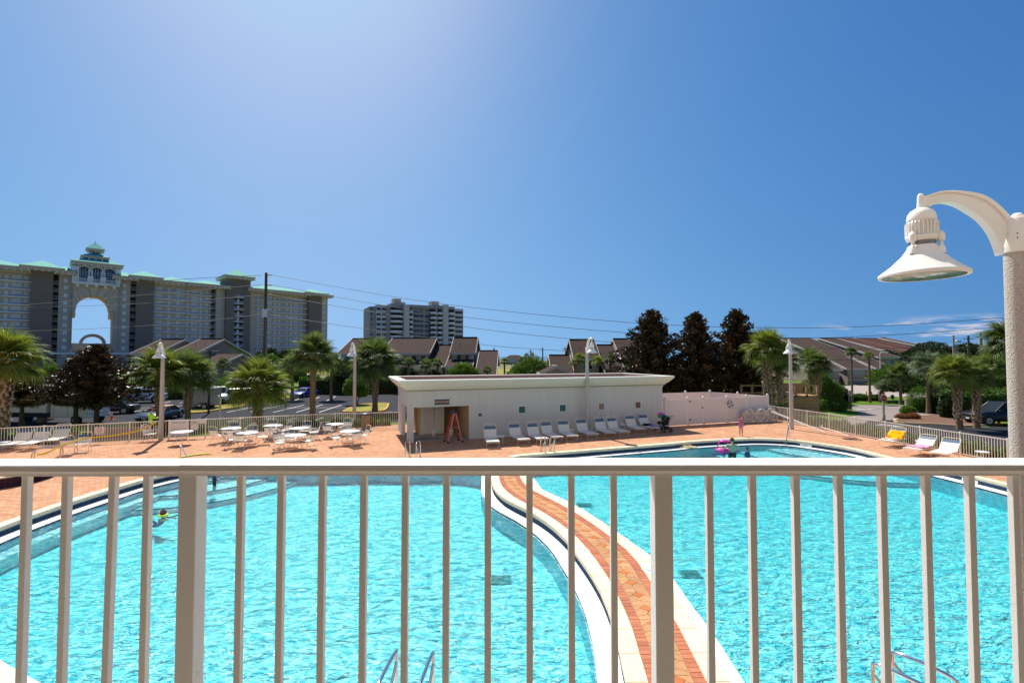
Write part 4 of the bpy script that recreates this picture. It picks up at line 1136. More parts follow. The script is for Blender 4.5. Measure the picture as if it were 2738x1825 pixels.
# balcony above the arch
zb0, zb1 = cz(250, 768), cz(250, 752)
q = MB(); q.box(xa0 - .3, xa1 + .3, YF - 2.2, YF - .02, zt_ - .5, zt_ + .4); q.build('balcony_floor', [M['condo_white']], condo)
q = MB()
for i in range(5): x = xa0 + (xa1 - xa0) * (i + .5) / 5; q.box(x - .45, x + .45, YF - 1.9, YF - .02, zt_ - 1.6, zt_ - .5)
o = q.build('corbels', [M['condo_white']], condo); o['kind'] = 'stuff'
zh = zt_ + .4; zr = zh + 9.5; xh0, xh1 = ct(205), ct(303)
zr = cz(250, 712)
q = MB(); q.box(xh0, xh1, YF, 12, zh - .1, zr); q.build('hall_wall', [M['condo_mid']], condo)
for px in (213, 245, 293 - 3):
    pass
for px, wd in ((219.5, 2.6), (253, 2.6), (287, 2.6)):
    x = ct(px); zb_, zs_ = zh + .3, zh + (zr - zh) * .62
    n = 12; pl = [(x - wd, zb_), (x + wd, zb_)] + [(x + wd * math.cos(PI * i / n), zs_ + wd * math.sin(PI * i / n)) for i in range(n + 1)]
    pin = [(x - wd + .5, zb_ + .1), (x + wd - .5, zb_ + .1)] + [(x + (wd - .5) * math.cos(PI * i / n), zs_ + (wd - .5) * math.sin(PI * i / n)) for i in range(n + 1)]
    q = MB(); q.prism(pl, -YF + .0, -YF + .25, T=R, holes=[pin]); f = q.build('window_surround', [M['condo_white']], condo)
    q = MB(); q.prism(pin, -YF + .02, -YF + .06, T=R); q.build('pane', [M['win_dark']], f)
    q = MB()
    for i in range(1, 5): q.box(x - wd + .5 + (2 * wd - 1) * i / 5 - .05, x - wd + .5 + (2 * wd - 1) * i / 5 + .05, YF - .13, YF - .065, zb_ + .1, zs_ + wd * .55)
    for i in range(1, 6): q.box(x - wd + .5, x + wd - .5, YF - .13, YF - .065, zb_ + (zs_ - zb_) * i / 5 - .04, zb_ + (zs_ - zb_) * i / 5 + .04)
    o = q.build('window_bars', [M['condo_white']], f); o['kind'] = 'stuff'
# balcony end piers with little arched openings, parapet
for a_, b_ in ((xa0 - .3, ct(205)), (ct(303), xa1 + .5)):
    xm = (a_ + b_) / 2
    q = MB(); q.prism([(a_, zh), (b_, zh), (b_, zh + 6.2), (a_, zh + 6.2)], -YF + .0, -YF + 1.9, T=R, holes=[[(xm - .5, zh + 2), (xm + .5, zh + 2), (xm + .5, zh + 4.2), (xm, zh + 4.8), (xm - .5, zh + 4.2)]]); q.build('balcony_pier', [M['condo_white']], condo)
for px in (236, 270):
    x = ct(px); q = MB(); q.box(x - .9, x + .9, YF - 2.1, YF - .02, zh, zh + 2.6); q.build('balcony_pier', [M['condo_white']], condo)
q = MB(); q.box(xa0, xa1, YF - 2.15, YF - 2.0, zh + 1.25, zh + 1.4); n = 40
for i in range(n): x = xa0 + (xa1 - xa0) * i / n; q.box(x, x + .12, YF - 2.1, YF - 2.04, zh, zh + 1.25)
o = q.build('balcony_rail', [M['condo_white']], condo); o['kind'] = 'stuff'
# stacked pagoda-like roof
def tier(px0, px1, z, zt2, y0, y1, h, out, wallm='condo_mid'):
    a_, b_ = ct(px0), ct(px1)
    q = MB(); q.box(a_, b_, y0, y1, z, zt2); q.build('tier_wall', [M[wallm]], condo)
    hip('roof', a_, b_, zt2 + 1.0, h, out=out, d0=y0, d1=y1, eave=1.0, world=True)
zA = zr; hip('roof', 200, 308, zr + 1.2, 4.0, out=1.6, d0=-1, d1=12)
z1 = cz(250, 704); z2 = cz(250, 690); z3 = cz(250, 678); z4 = cz(250, 667)
tier(222, 276, z1 - 2, z2 - .2, 1.2, 10, 2.4, 1.0); tier(235, 264, z2 + .5, z4 - .3, 3.4, 8.4, 3.3, .9)
q = MB(); q.box(ct(216) , ct(282), .6, 1.15, z1 - .8, z1 + .6); q.build('roof_step', [M['mint_dark']], condo)
q = MB(); q.box(ct(231), ct(268), 2.5, 3.3, z2 + .5, z2 + 1.9); q.build('roof_step', [M['mint_dark']], condo)
for px, z, yy in ((236, z1 + .8, 1.2), (251, z1 + .8, 1.2), (267, z1 + .8, 1.2), (250, z2 + 1.9, 3.4)):
    x = ct(px); pl = [(x - 1.0, z)] + [(x + 1.0 * math.cos(PI * i / 8), z + 1.1 * math.sin(PI * i / 8)) for i in range(8, -1, -1)][::-1][::-1]
    pl = [(x + 1.0 * math.cos(PI * i / 8), z + 1.2 * math.sin(PI * i / 8)) for i in range(9)]
    q = MB(); q.prism(pl, -yy + .0, -yy + .12, T=R); q.build('window', [M['win_dark']], condo)
q = MB(); q.tube([(ct(250), 6, z4 + 3), (ct(250), 6, z4 + 4.6)], .1, 5); q.build('finial', [M['condo_dark']], condo)
# low link behind the arch with a small rounded gable, low base band
q = MB(); q.box(ct(186), ct(316), 6, 9, ZB, cz(250, 917)); q.build('link_wall', [M['condo_mid']], condo)
xg = ct(250); zg = cz(250, 917); n = 12; r0, r1 = 4.3, 3.2
pl = [(xg + r0 * math.cos(PI * i / n), zg + r0 * .95 * math.sin(PI * i / n)) for i in range(n + 1)] + [(xg + r1 * math.cos(PI * i / n), zg + r1 * .9 * math.sin(PI * i / n)) for i in range(n, -1, -1)]
q = MB(); q.prism(pl, -9, -6, T=R); q.build('round_gable', [M['condo_mid']], condo)
q = MB(); q.box(ct(133), ct(362), -1.4, .15, cz(240, 947), cz(240, 942)); q.build('base_band', [M['condo_white']], condo)

# ================================================================== SECOND TOWER
TA, TB = Vector((-82.7, 274, 0)), Vector((-31.5, 300, 0)); TD = (TB - TA).normalized(); TR = math.atan2(TD.y, TD.x)
tw = thing('apartment_tower', 'grey high-rise apartment tower with stacked curved balconies, behind the brown roofs', 'building', TA, TR)
def tt(px): k = (px - 1369) / F; return (k * TA.y - TA.x) / (TD.x - k * TD.y)
def T1(c): return 880 + c / 3.409
ZT = 35.0
def tbox(name, c0, c1, y0, y1, z0, z1, m): q = MB(); q.box(tt(T1(c0)), tt(T1(c1)), y0, y1, z0, z1); return q.build(name, [M[m]], tw)
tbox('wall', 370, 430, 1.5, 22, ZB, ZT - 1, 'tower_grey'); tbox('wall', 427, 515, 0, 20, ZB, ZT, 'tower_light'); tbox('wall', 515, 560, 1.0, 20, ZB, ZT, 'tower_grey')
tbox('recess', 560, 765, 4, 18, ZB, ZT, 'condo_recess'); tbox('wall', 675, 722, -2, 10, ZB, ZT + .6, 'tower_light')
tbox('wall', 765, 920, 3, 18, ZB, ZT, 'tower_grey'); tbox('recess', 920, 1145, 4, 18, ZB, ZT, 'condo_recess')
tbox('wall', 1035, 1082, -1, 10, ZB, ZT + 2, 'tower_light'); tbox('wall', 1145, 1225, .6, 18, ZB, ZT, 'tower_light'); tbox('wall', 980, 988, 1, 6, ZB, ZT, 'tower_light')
tbox('parapet', 555, 1150, 1.2, 20, ZT - .6, ZT + 1.2, 'tower_grey'); tbox('penthouse', 605, 675, 6, 12, ZT, ZT + 5, 'tower_cream'); tbox('penthouse', 675, 715, 6, 12, ZT, ZT + 3, 'tower_cream')
tbox('penthouse', 957, 1028, 6, 12, ZT, ZT + 4.6, 'tower_cream'); tbox('penthouse', 1028, 1072, 6, 12, ZT, ZT + 2.2, 'tower_cream')
w1 = MB(); w1.box(-1.0, 1.0, -.1, .02, -.75, .75); W1 = w1.mesh('window', [M['win_dark']])
w1 = MB(); w1.box(-.45, .45, -.1, .02, -.75, .75); W2 = w1.mesh('window', [M['win_dark']])
def ubalc(c0, c1, z, bulge):
    a, b = tt(T1(c0)), tt(T1(c1)); n = 8; xm = (a + b) / 2
    def cv(y_): return [(a + (b - a) * i / n, y_ - bulge * math.sin(PI * i / n)) for i in range(n + 1)]
    q = MB(); q.prism(cv(0) + [(b, 4), (a, 4)], z - .3, z); o1 = q.build('balcony_floor', [M['tower_light']], tw)
    q = MB(); q.prism(cv(0) + cv(.12)[::-1], z + .12, z + 1.1); q.build('balcony_rail', [M['condo_slab']], tw)
for i in range(9):
    z = ZT - 2.4 - 3.02 * i
    link('window', W2, tw, loc=(tt(T1(388)), 1.48, z))
    for c in (452, 495): link('window', W1, tw, loc=(tt(T1(c)), -.02, z))
    for c in (438, 508): link('window', W2, tw, loc=(tt(T1(c)), -.02, z))
    for c in (793, 855): link('window', W1, tw, loc=(tt(T1(c)), 2.98, z))
    for c in (818, 827): link('window', W2, tw, loc=(tt(T1(c)), 2.98, z))
    link('window', W1, tw, loc=(tt(T1(900)), 2.98, z))
    for c in (1178, 1205): link('window', W1, tw, loc=(tt(T1(c)), .58, z))
    link('window', W2, tw, loc=(tt(T1(1158)), .58, z))
    ubalc(558, 674, z - 1.5, 2.0); ubalc(723, 765, z - 1.5, .8); ubalc(922, 980, z - 1.5, 1.0); ubalc(988, 1035, z - 1.5, .8); ubalc(1083, 1148, z - 1.5, 1.6)

# ================================================================== BROWN TOWNHOUSES
def roof_slab(parent, pts, th=.22, m='shingle_brown', fascia=True):
    """quad roof plane: pts = eave-left, eave-right, ridge-right, ridge-left"""
    P = [Vector(p) for p in pts]; q = MB()
    q.add(P + [p - Vector((0, 0, th)) for p in P], [[0, 1, 2, 3], [7, 6, 5, 4], [0, 4, 5, 1], [1, 5, 6, 2], [2, 6, 7, 3], [3, 7, 4, 0]])
    o = q.build('roof', [M[m]], parent)
    f = MB()
    for a, b in ((0, 1), (1, 2), (3, 0)):
        d = (P[b] - P[a]); n_ = Vector((d.y, -d.x, 0)).normalized() * .03
        f.add([P[a] + n_, P[b] + n_, P[b] + n_ - Vector((0, 0, .36)), P[a] + n_ - Vector((0, 0, .36)), P[a] + n_ * 4, P[b] + n_ * 4, P[b] + n_ * 4 - Vector((0, 0, .36)), P[a] + n_ * 4 - Vector((0, 0, .36))],
              [[4, 5, 6, 7], [0, 1, 5, 4], [3, 2, 6, 7], [0, 4, 7, 3], [1, 5, 6, 2]])
    if fascia: ff = f.build('fascia', [M['trim']], o)
    return o
def townhouse(lab, x0, x1, yr, zr, yf, zf, yb, zb, m='shingle_brown', group=None, wins=(), lower=None, side=0, ridgecap=True, wallx=.35, trim_vents=2):
    """ridge along X from x0 to x1 at (yr, zr); eaves at front (yf, zf) and back (yb, zb)"""
    t = thing('townhouse', lab, 'house', ((x0 + x1) / 2, yr, GZ), 0, group)
    O = Vector(((x0 + x1) / 2, yr, GZ))
    def L(p): return Vector(p) - O
    roof_slab(t, [L((x0, yf, zf)), L((x1, yf, zf)), L((x1, yr, zr)), L((x0, yr, zr))], m=m)
    roof_slab(t, [L((x1, yb, zb)), L((x0, yb, zb)), L((x0, yr, zr)), L((x1, yr, zr))], m=m)
    # walls: gable prism
    sl = (zr - zf) / (yr - yf); ywf = yf + .7; zwf = zf + .7 * sl - .30
    pl = [(ywf, GZ), (yb - .5, GZ), (yb - .5, zb + .0), (yr, zr - .30), (ywf, zwf)]
    q = MB(); a, b = x0 + wallx, x1 - wallx
    vs = [L((a, y, z)) for y, z in pl] + [L((b, y, z)) for y, z in pl]
    q.add(vs, [[4, 3, 2, 1, 0], [5, 6, 7, 8, 9]] + [[i, (i + 1) % 5, 5 + (i + 1) % 5, 5 + i] for i in range(5)])
    q.build('wall', [M['siding']], t)
    q = MB(); q.box(*sum([[L((a + .02, 0, 0)).x, L((b - .02, 0, 0)).x], [L((0, ywf, 0)).y - .03, L((0, ywf, 0)).y - .003], [.02, zwf - GZ]], [])); q.build('front_siding', [M['siding_pale']], t)
    for (fx, z, w, h) in wins:
        x = a + (b - a) * fx; c = L((x, ywf - .03, z))
        g = MB(); g.prism([(-w / 2 - .1, -h / 2 - .1), (w / 2 + .1, -h / 2 - .1), (w / 2 + .1, h / 2 + .1), (-w / 2 - .1, h / 2 + .1)], .0, .06, holes=[[(-w / 2, -h / 2), (w / 2, -h / 2), (w / 2, h / 2), (-w / 2, h / 2)]])
        Rm = Matrix.Translation(c) @ Matrix.Rotation(PI / 2, 4, 'X'); g.v = [tuple(Rm @ Vector(p)) for p in g.v]; fo = g.build('window', [M['trim']], t)
        n = max(1, round(w / .8))
        for i in range(n):
            g = MB(); g.box(c.x - w / 2 + w * i / n + .05, c.x - w / 2 + w * (i + 1) / n - .05, c.y - .03, c.y - .002, c.z - h / 2 + .03, c.z + h / 2 - .03); g.build('pane', [M['win_dark' if i % 2 else 'win_glass']], fo)
    if ridgecap:
        q = MB(); q.box(L((x0, 0, 0)).x + .1, L((x1, 0, 0)).x - .1, -.25, .25, zr - GZ - .03, zr - GZ + .10); q.build('ridge_vent', [M['shingle_brown']], t)
    for i in range(trim_vents):
        fx = .3 + .4 * i; ff = .55; p = L((x0 + (x1 - x0) * fx, yr + (yf - yr) * (1 - ff), zr + (zf - zr) * (1 - ff)))
        q = MB(); q.tube([p, p + Vector((0, 0, .45))], .07, 6); q.build('vent_pipe', [M['trim']], t)
    return t, L, ywf
def HX(px, Y): return (px - 1369) / F * Y
GRP = 'brown townhouses beyond the car park'
def lower_porch(t, L, x0, x1, y_top, z_top, y_eave, z_eave, zrail, posts=3, m='shingle_brown'):
    """shed roof over a balcony with picket rail, posts, and shaded rooms behind"""
    roof_slab(t, [L((x0, y_eave, z_eave)), L((x1, y_eave, z_eave)), L((x1, y_top, z_top)), L((x0, y_top, z_top))], m=m)
    q = MB(); q.box(L((x0, 0, 0)).x, L((x1, 0, 0)).x, L((0, y_eave + .25, 0)).y, L((0, y_eave + .4, 0)).y, z_eave - .62 - GZ, z_eave - .3 - GZ); q.build('beam', [M['trim']], t)
    for i in range(posts + 1):
        x = L((x0 + .2 + (x1 - x0 - .4) * i / posts, 0, 0)).x; y = L((0, y_eave + .3, 0)).y
        q = MB(); q.box(x - .1, x + .1, y - .1, y + .1, .01, z_eave - .4 - GZ); q.build('post', [M['trim']], t)
    q = MB(); q.box(L((x0, 0, 0)).x, L((x1, 0, 0)).x, L((0, y_eave + .2, 0)).y, L((0, y_top, 0)).y, zrail - .25 - GZ, zrail - GZ); q.build('balcony_floor', [M['siding_pale']], t)
    q = MB(); a, b = L((x0, 0, 0)).x, L((x1, 0, 0)).x; y = L((0, y_eave + .22, 0)).y
    q.box(a, b, y - .03, y + .03, zrail + .95 - GZ, zrail + 1.05 - GZ); n = int((b - a) / .22)
    for i in range(n): x = a + (b - a) * (i + .5) / n; q.box(x - .04, x + .04, y - .02, y + .02, zrail - GZ, zrail + .95 - GZ)
    o = q.build('balcony_rail', [M['trim']], t); o['kind'] = 'stuff'
# --- left pair behind the palms
def ridgeY(py, zr): return (zr - H) * F / (952 - py)
zR = 8.4; yR = 92.
w = [(.5, 4.2, 3.4, 1.2)]
def dorm(t, L, px0, px1, Y, zc): pass
t, L, yw = townhouse('brown townhouse at far left of the group, its roof half behind a bell lamp', -64.8, -60.5, 87.1, 7.95, 80, 5.3, 97, 5.2, group=GRP, wins=[(.45, 4.3, 3.0, 1.3)])
t, L, yw = townhouse('brown townhouse with big side gable and a lower gable in front', -57.5, -53.2, 87.0, 8.0, 79.5, 5.4, 96, 5.26, group=GRP, wins=[(.5, 4.2, 2.2, 1.2)])
t, L, yw = townhouse('low gabled brown townhouse wing with dark shaded roof side', -53.0, -48.07, 84, 5.2, 75, 2.84, 88.2, 3.75, group=GRP, wins=[], ridgecap=False, trim_vents=0)
t, L, yw = townhouse('low brown garage roof at the foot of the left townhouses', -50.5, -45.5, 80, 1.5, 76, .8, 84, .9, group=GRP, wins=[], ridgecap=False, trim_vents=0)
# --- middle row
def mid(lab, px0, px1, yr, zr, yf, zf, wins, por=None):
    t, L, yw = townhouse(lab, HX(px0, yr), HX(px1, yr), yr, zr, yf, zf, yr + 9, zf + .2, group=GRP, wins=wins)
    if por: lower_porch(t, L, *por)
mid('brown townhouse behind the round palm with hipped left roof end', 942, 1004, 95, 8.35, 87, 5.4, [(.4, 4.4, 3.0, 1.3)], (HX(905, 84), HX(985, 84), 87.6, 3.9, 84.2, 2.75, .55, 3))
mid('brown townhouse at the middle with dark roof and long eave', 1050, 1167, 96, 8.5, 88, 5.45, [(.15, 4.3, 2.4, 1.3), (.62, 4.3, 5.2, 1.3)], (HX(1040, 85), HX(1180, 85), 88.6, 3.9, 85, 2.8, .4, 4))
t, L, yw = townhouse('low brown roof link between the two taller middle townhouses', HX(1017, 97), HX(1210, 97), 97, 7.1, 86, 3.1, 105, 5, group=GRP, wins=[], ridgecap=True, trim_vents=1)
mid('brown townhouse with green shaded dormer windows, right of the middle', 1214, 1277, 95, 8.6, 89, 5.45, [(.5, 4.5, 4.0, 1.3)], (HX(1188, 85), HX(1262, 85), 89.4, 4.2, 85.5, 2.95, .45, 2))
t, L, yw = townhouse('brown townhouse end section with black shaded roof strip', HX(1283, 92), HX(1332, 92), 92, 5.9, 80, 1.6, 100, 3, group=GRP, wins=[], trim_vents=1)
# --- behind the lamp
mid('narrow tall brown townhouse behind the middle lamp', 1522, 1588, 88, 7.95, 81.5, 4.4, [(.5, 3.2, 2.0, 1.2)], None)
t, L, yw = townhouse('low brown townhouse roof left of the middle lamp', HX(1467, 86), HX(1522, 86), 86, 5.05, 76, .4, 92, 3, group=GRP, wins=[], trim_vents=1)
t, L, yw = townhouse('brown townhouse roof between the lamp and the magnolias', HX(1589, 90), HX(1638, 90), 90, 7.0, 78, 1.5, 96, 4, group=GRP, wins=[], trim_vents=1)
t, L, yw = townhouse('tall brown townhouse roof partly hidden by the first magnolia', HX(1638, 90), HX(1720, 90), 90, 8.15, 82, 4.2, 97, 4, group=GRP, wins=[], trim_vents=1)
# small gabled pavilion above the restroom roof
pv = thing('pavilion', 'small tan gabled pavilion roof just above the restroom roof line', 'pavilion', (HX(1484, 62), 62, GZ))
zc = 4.8 - (976 - 952) * 62 / F; hw = HX(1369 + 42, 62)
hw = 2.1; q = MB()
roof_slab(pv, [(-hw, -2.4, zc - 1.0 - GZ), (0, -2.4, zc - GZ), (0, 4, zc - GZ), (-hw, 4, zc - 1.0 - GZ)], m='shingle_brown'); roof_slab(pv, [(0, -2.4, zc - GZ), (hw, -2.4, zc - 1.0 - GZ), (hw, 4, zc - 1.0 - GZ), (0, 4, zc - GZ)], m='shingle_brown')
q = MB(); q.add([(-hw + .2, -2.2, 0), (hw - .2, -2.2, 0), (hw - .2, -2.2, zc - 1.15 - GZ), (0, -2.2, zc - .25 - GZ), (-hw + .2, -2.2, zc - 1.15 - GZ), (-hw + .2, 3.8, 0), (hw - .2, 3.8, 0), (hw - .2, 3.8, zc - 1.15 - GZ), (0, 3.8, zc - .25 - GZ), (-hw + .2, 3.8, zc - 1.15 - GZ)], [[0, 1, 2, 3, 4], [9, 8, 7, 6, 5], [1, 6, 7, 2], [5, 0, 4, 9]]); q.build('wall', [M['siding_pale']], pv)
# --- right group
GR2 = 'townhouses across the right-hand street'
def RT(c): return 1980 + c / 5.0587
def RY(c): return 820 + c / 5.0587
def right_house(lab, c0, c1, yr, zr, yf, zf, m='shingle_brown', wins=(), lower=None):
    k = 1.5; yr, yf = yr * k, yf * k; zr, zf = H + (zr - H) * k, H + (zf - H) * k; wins = [(a, H + (b - H) * k, c * 1.3, d * 1.3) for a, b, c, d in wins]
    return townhouse(lab, HX(RT(c0), yr), HX(RT(c1), yr), yr, zr, yf, zf, yr + 14, zf + .3, m=m, group=GR2, wins=wins)
right_house('brown townhouse at left of the right group, mostly behind palms', 140, 380, 88, 8.1, 72, 3.3, wins=[(.5, 2.4, 3, 1.3)])
t, L, yw = right_house('brown townhouse with wide roof behind the right lamp', 525, 950, 82, 7.95, 70.5, 4.75, wins=[(.45, 3.7, 2.0, 1.2), (.8, 3.7, 2.4, 1.2)])
H2 = t
lower_porch(t, L, HX(RT(1150), 97), HX(RT(1440), 97), 105.7, 2.6, 97, .95, -.9 + .05, 2)
t, L, yw = right_house('brown townhouse with pale eave, second from right of the group', 1070, 1310, 84, 8.0, 70.5, 4.7, wins=[(.8, 3.6, 1.9, 1.2)])
lower_porch(t, L, HX(RT(1570), 99), HX(RT(1860), 99), 105.7, 2.6, 99, 1.1, -.9 + .05, 2)
right_house('red shingled townhouse roof behind the brown ones', 1310, 1530, 96, 8.5, 76, 4.2, m='shingle_red')
right_house('red shingled townhouse roof near the dark oak', 1550, 1850, 102, 8.7, 82, 3.9, m='shingle_red')
right_house('red shingled townhouse roof at the far right end', 1880, 1970, 104, 8.9, 76, 3.2, m='shingle_red')
# lower wings with balconies facing the forecourt
def wing_block(lab, c0, c1, cyT, cyB, Y, dep=7, roofh=1.3, over=.5, m='shingle_brown'):
    x0, x1 = HX(RT(c0), Y), HX(RT(c1), Y); zt2 = A(1369, RY(cyT), Y).z
    t = thing('house_wing', lab, 'house', ((x0 + x1) / 2, Y, GZ), 0, GR2); w2 = (x1 - x0) / 2
    q = MB(); q.box(-w2, w2, 0, dep, 0, zt2 - GZ); q.build('wall', [M['siding']], t)
    roof_slab(t, [(-w2 - over, -over, zt2 - GZ + .1), (w2 + over, -over, zt2 - GZ + .1), (w2 + over, dep, zt2 - GZ + 2.6), (-w2 - over, dep, zt2 - GZ + 2.6)], m=m)
    q = MB(); q.box(-w2 - .05, w2 + .05, -.06, -.003, .8, 1.05); q.build('belt_board', [M['trim']], t)
    q = MB(); q.box(-w2 + .1, w2 - .1, -.12, -.06, 1.62, 1.70)
    for i in range(12): x = -w2 + .2 + (2 * w2 - .4) * i / 11; q.box(x - .03, x + .03, -.11, -.07, 1.05, 1.62)
    o = q.build('balcony_rail', [M['trim']], t); o['kind'] = 'stuff'
    g = MB(); g.box(-w2 + .6, w2 - .6, -.03, -.004, 1.9, zt2 - GZ - .35); g.build('window', [M['win_glass']], t)
    return t
wing_block('low brown wing with white balcony rail behind the clipped shrubs', 1095, 1320, 850, 1040, 94)
wing_block('brown wing with sloping roof above the forecourt', 1440, 1705, 835, 1000, 95)
wing_block('brown wing with two small windows at right end of the townhouses', 1840, 2010, 835, 960, 98)

# ================================================================== TIMBER DECK RAMP behind the palms on the right
wd = thing('timber_deck', 'raised tan timber deck with railing behind the palms', 'deck', (HX(2115, 47), 47, GZ))
q = MB(); q.box(-5.0, 2.6, 0, 5, 1.6, 1.8); q.build('platform', [M['deck_wood']], wd)
for i in range(8):
    x = -5 + 7.6 * i / 7; q = MB(); q.box(x - .09, x + .09, 0, .18, 0, 2.8); q.build('post', [M['deck_wood']], wd)
for z in (2.0, 2.72): q = MB(); q.box(-5.1, 2.7, -.03, -.002, z, z + .14); q.build('rail', [M['deck_wood']], wd)
for i in range(4):
    q = MB(); q.box(-5.05, 2.65, -.035, -.004, .25 + i * .34, .25 + i * .34 + .3); q.build('board', [M['deck_wood']], wd)
q = MB(); q.box(-5, 2.6, 2.4, 2.5, 2.0, 2.9); q.build('bench_back', [M['deck_wood']], wd)
# ================================================================== FOLIAGE HELPERS
nr = np.random.RandomState(5)
def leaves_mesh(name, P, N, size, m, tint=None, aspect=.5, fold=.25):
    """P: leaf centres, N: leaf directions (n,3). Each leaf is two folded triangles pairs (4-vertex diamond)"""
    n = len(P); N = N / np.linalg.norm(N, axis=1, keepdims=True)
    r = nr.normal(size=(n, 3)); S = np.cross(N, r); S /= np.linalg.norm(S, axis=1, keepdims=True) + 1e-9
    U = np.cross(S, N)
    sz = size * nr.uniform(.7, 1.3, (n, 1)); w = sz * aspect
    v = np.empty((n, 4, 3)); v[:, 0] = P - N * sz * .5; v[:, 1] = P + S * w * .5 + U * sz * fold * .3; v[:, 2] = P + N * sz * .5; v[:, 3] = P - S * w * .5 + U * sz * fold * .3
    me = bpy.data.meshes.new(name); me.vertices.add(n * 4); me.vertices.foreach_set('co', v.reshape(-1))
    idx = (np.arange(n)[:, None] * 4 + np.array([0, 1, 2, 0, 2, 3])).reshape(-1)
    me.loops.add(n * 6); me.loops.foreach_set('vertex_index', idx)
    me.polygons.add(n * 2); me.polygons.foreach_set('loop_start', np.arange(n * 2) * 3); me.polygons.foreach_set('loop_total', np.full(n * 2, 3))
    me.materials.append(M[m]); me.update(calc_edges=True)
    if tint is None: tint = nr.rand(n)
    at = me.attributes.new('tint', 'FLOAT', 'POINT'); at.data.foreach_set('value', np.repeat(np.clip(tint, 0, 1), 4).astype(np.float32))
    return me
def clump_points(C, R, k, squash=.8):
    """k leaves round each clump centre C (n,3) radius R (n)"""
    n = len(C); D = nr.normal(size=(n, k, 3)); D /= np.linalg.norm(D, axis=2, keepdims=True)
    rr = nr.rand(n, k, 1) ** .45
    P = C[:, None, :] + D * rr * np.asarray(R).reshape(-1, 1, 1) * np.array([1, 1, squash])
    return P.reshape(-1, 3), D.reshape(-1, 3)

def tubes(name, paths, m):
    q = MB()
    for pts, r in paths: q.tube(pts, r, 6)
    return q.mesh(name, [M[m]])

# ---------------------------------------------------- sabal palms
def frond_mesh(name, L=1.0, petiole=.75, nl=24, droop=.5, m='palm_leaf', seed=0, spread=2.5):
    rs = np.random.RandomState(seed); vs = []; fs = []; tint = []
    def strip(pts, ws, nrm, t0):
        o = len(vs)
        for (p, w, s) in zip(pts, ws, nrm):
            vs.append(p - s * w); vs.append(p + np.array([0, 0, -w * .5])); vs.append(p + s * w); tint.extend([t0] * 3)
        for i in range(len(pts) - 1):
            a = o + i * 3; fs.append([a, a + 1, a + 4, a + 3]); fs.append([a + 1, a + 2, a + 5, a + 4])
    # petiole along +X, slightly arched
    xs = np.linspace(0, petiole, 4); strip([np.array([x, 0, .12 * math.sin(x / petiole * 1.3)]) for x in xs], [.025, .018, .014, .012], [np.array([0, 1, 0])] * 4, .9)
    for i in range(nl):
        f = (i + .5) / nl; a = (f - .5) * spread; base = np.array([petiole + .28 * (1 - abs(f - .5) * 2), 0, .11])
        base = np.array([petiole + .30 * math.cos(a * .6) * (1 - abs(2 * f - 1) ** 1.5), 0, .10])
        ll = L * (.72 + .28 * math.cos(a * .75)) * rs.uniform(.88, 1.1); d = np.array([math.cos(a), math.sin(a), 0]); side = np.array([-math.sin(a), math.cos(a), 0])
        dr = droop * rs.uniform(.6, 1.4); pts = []; n = 5
        for k in range(n):
            t = k / (n - 1); pts.append(base + d * ll * (t - .22 * dr * t ** 3) + np.array([0, 0, .05 * math.sin(PI * t) - dr * ll * .55 * t ** 2.6]))
        strip(pts, [.030, .034, .024, .012, .002], [side] * n, rs.rand() * .7 + (.3 if False else 0))
    me = bpy.data.meshes.new(name); me.from_pydata([tuple(v) for v in vs], [], fs); me.materials.append(M[m])
    at = me.attributes.new('tint', 'FLOAT', 'POINT'); at.data.foreach_set('value', np.array(tint, dtype=np.float32)); me.update()
    return me
FR = {k: [frond_mesh('frond', L=1.0, petiole=.5, nl=26, droop=d, m=mm, seed=i) for i, d in enumerate((.30, .55, .85))] for k, mm in (('g', 'palm_leaf'), ('y', 'palm_gold'), ('s', 'palm_grey'))}
def boots_mesh(h0, h1, r0, r1, seed=0, m='palm_boot', size=1.0):
    """criss-cross stubs of old leaf bases, standing off the trunk"""
    rs = random.Random(seed); q = MB(); n = int((h1 - h0) / .062 * 1.6)
    for i in range(n * 1):
        f = i / n; z = h0 + (h1 - h0) * f; a = i * 2.399963; r = r0 + (r1 - r0) * f
        up = .30 * size * rs.uniform(.8, 1.2); out = .09 * size * rs.uniform(.6, 1.4); w0 = .085 * size
        sk = rs.choice((-1, 1)) * .12
        T = Matrix.Rotation(a, 4, 'Z')
        p = [(r - .02, -w0, z), (r - .02, w0, z), (r + out, .025 + sk, z + up), (r + out, -.025 + sk, z + up), (r + .035, -w0 * .8, z - .01), (r + .035, w0 * .8, z - .01)]
        q.add([T @ Vector(v) for v in p], [[4, 5, 2, 3], [0, 4, 3], [1, 2, 5], [0, 1, 5, 4], [0, 3, 2, 1]])
    return q.mesh('boots', [M[m]])
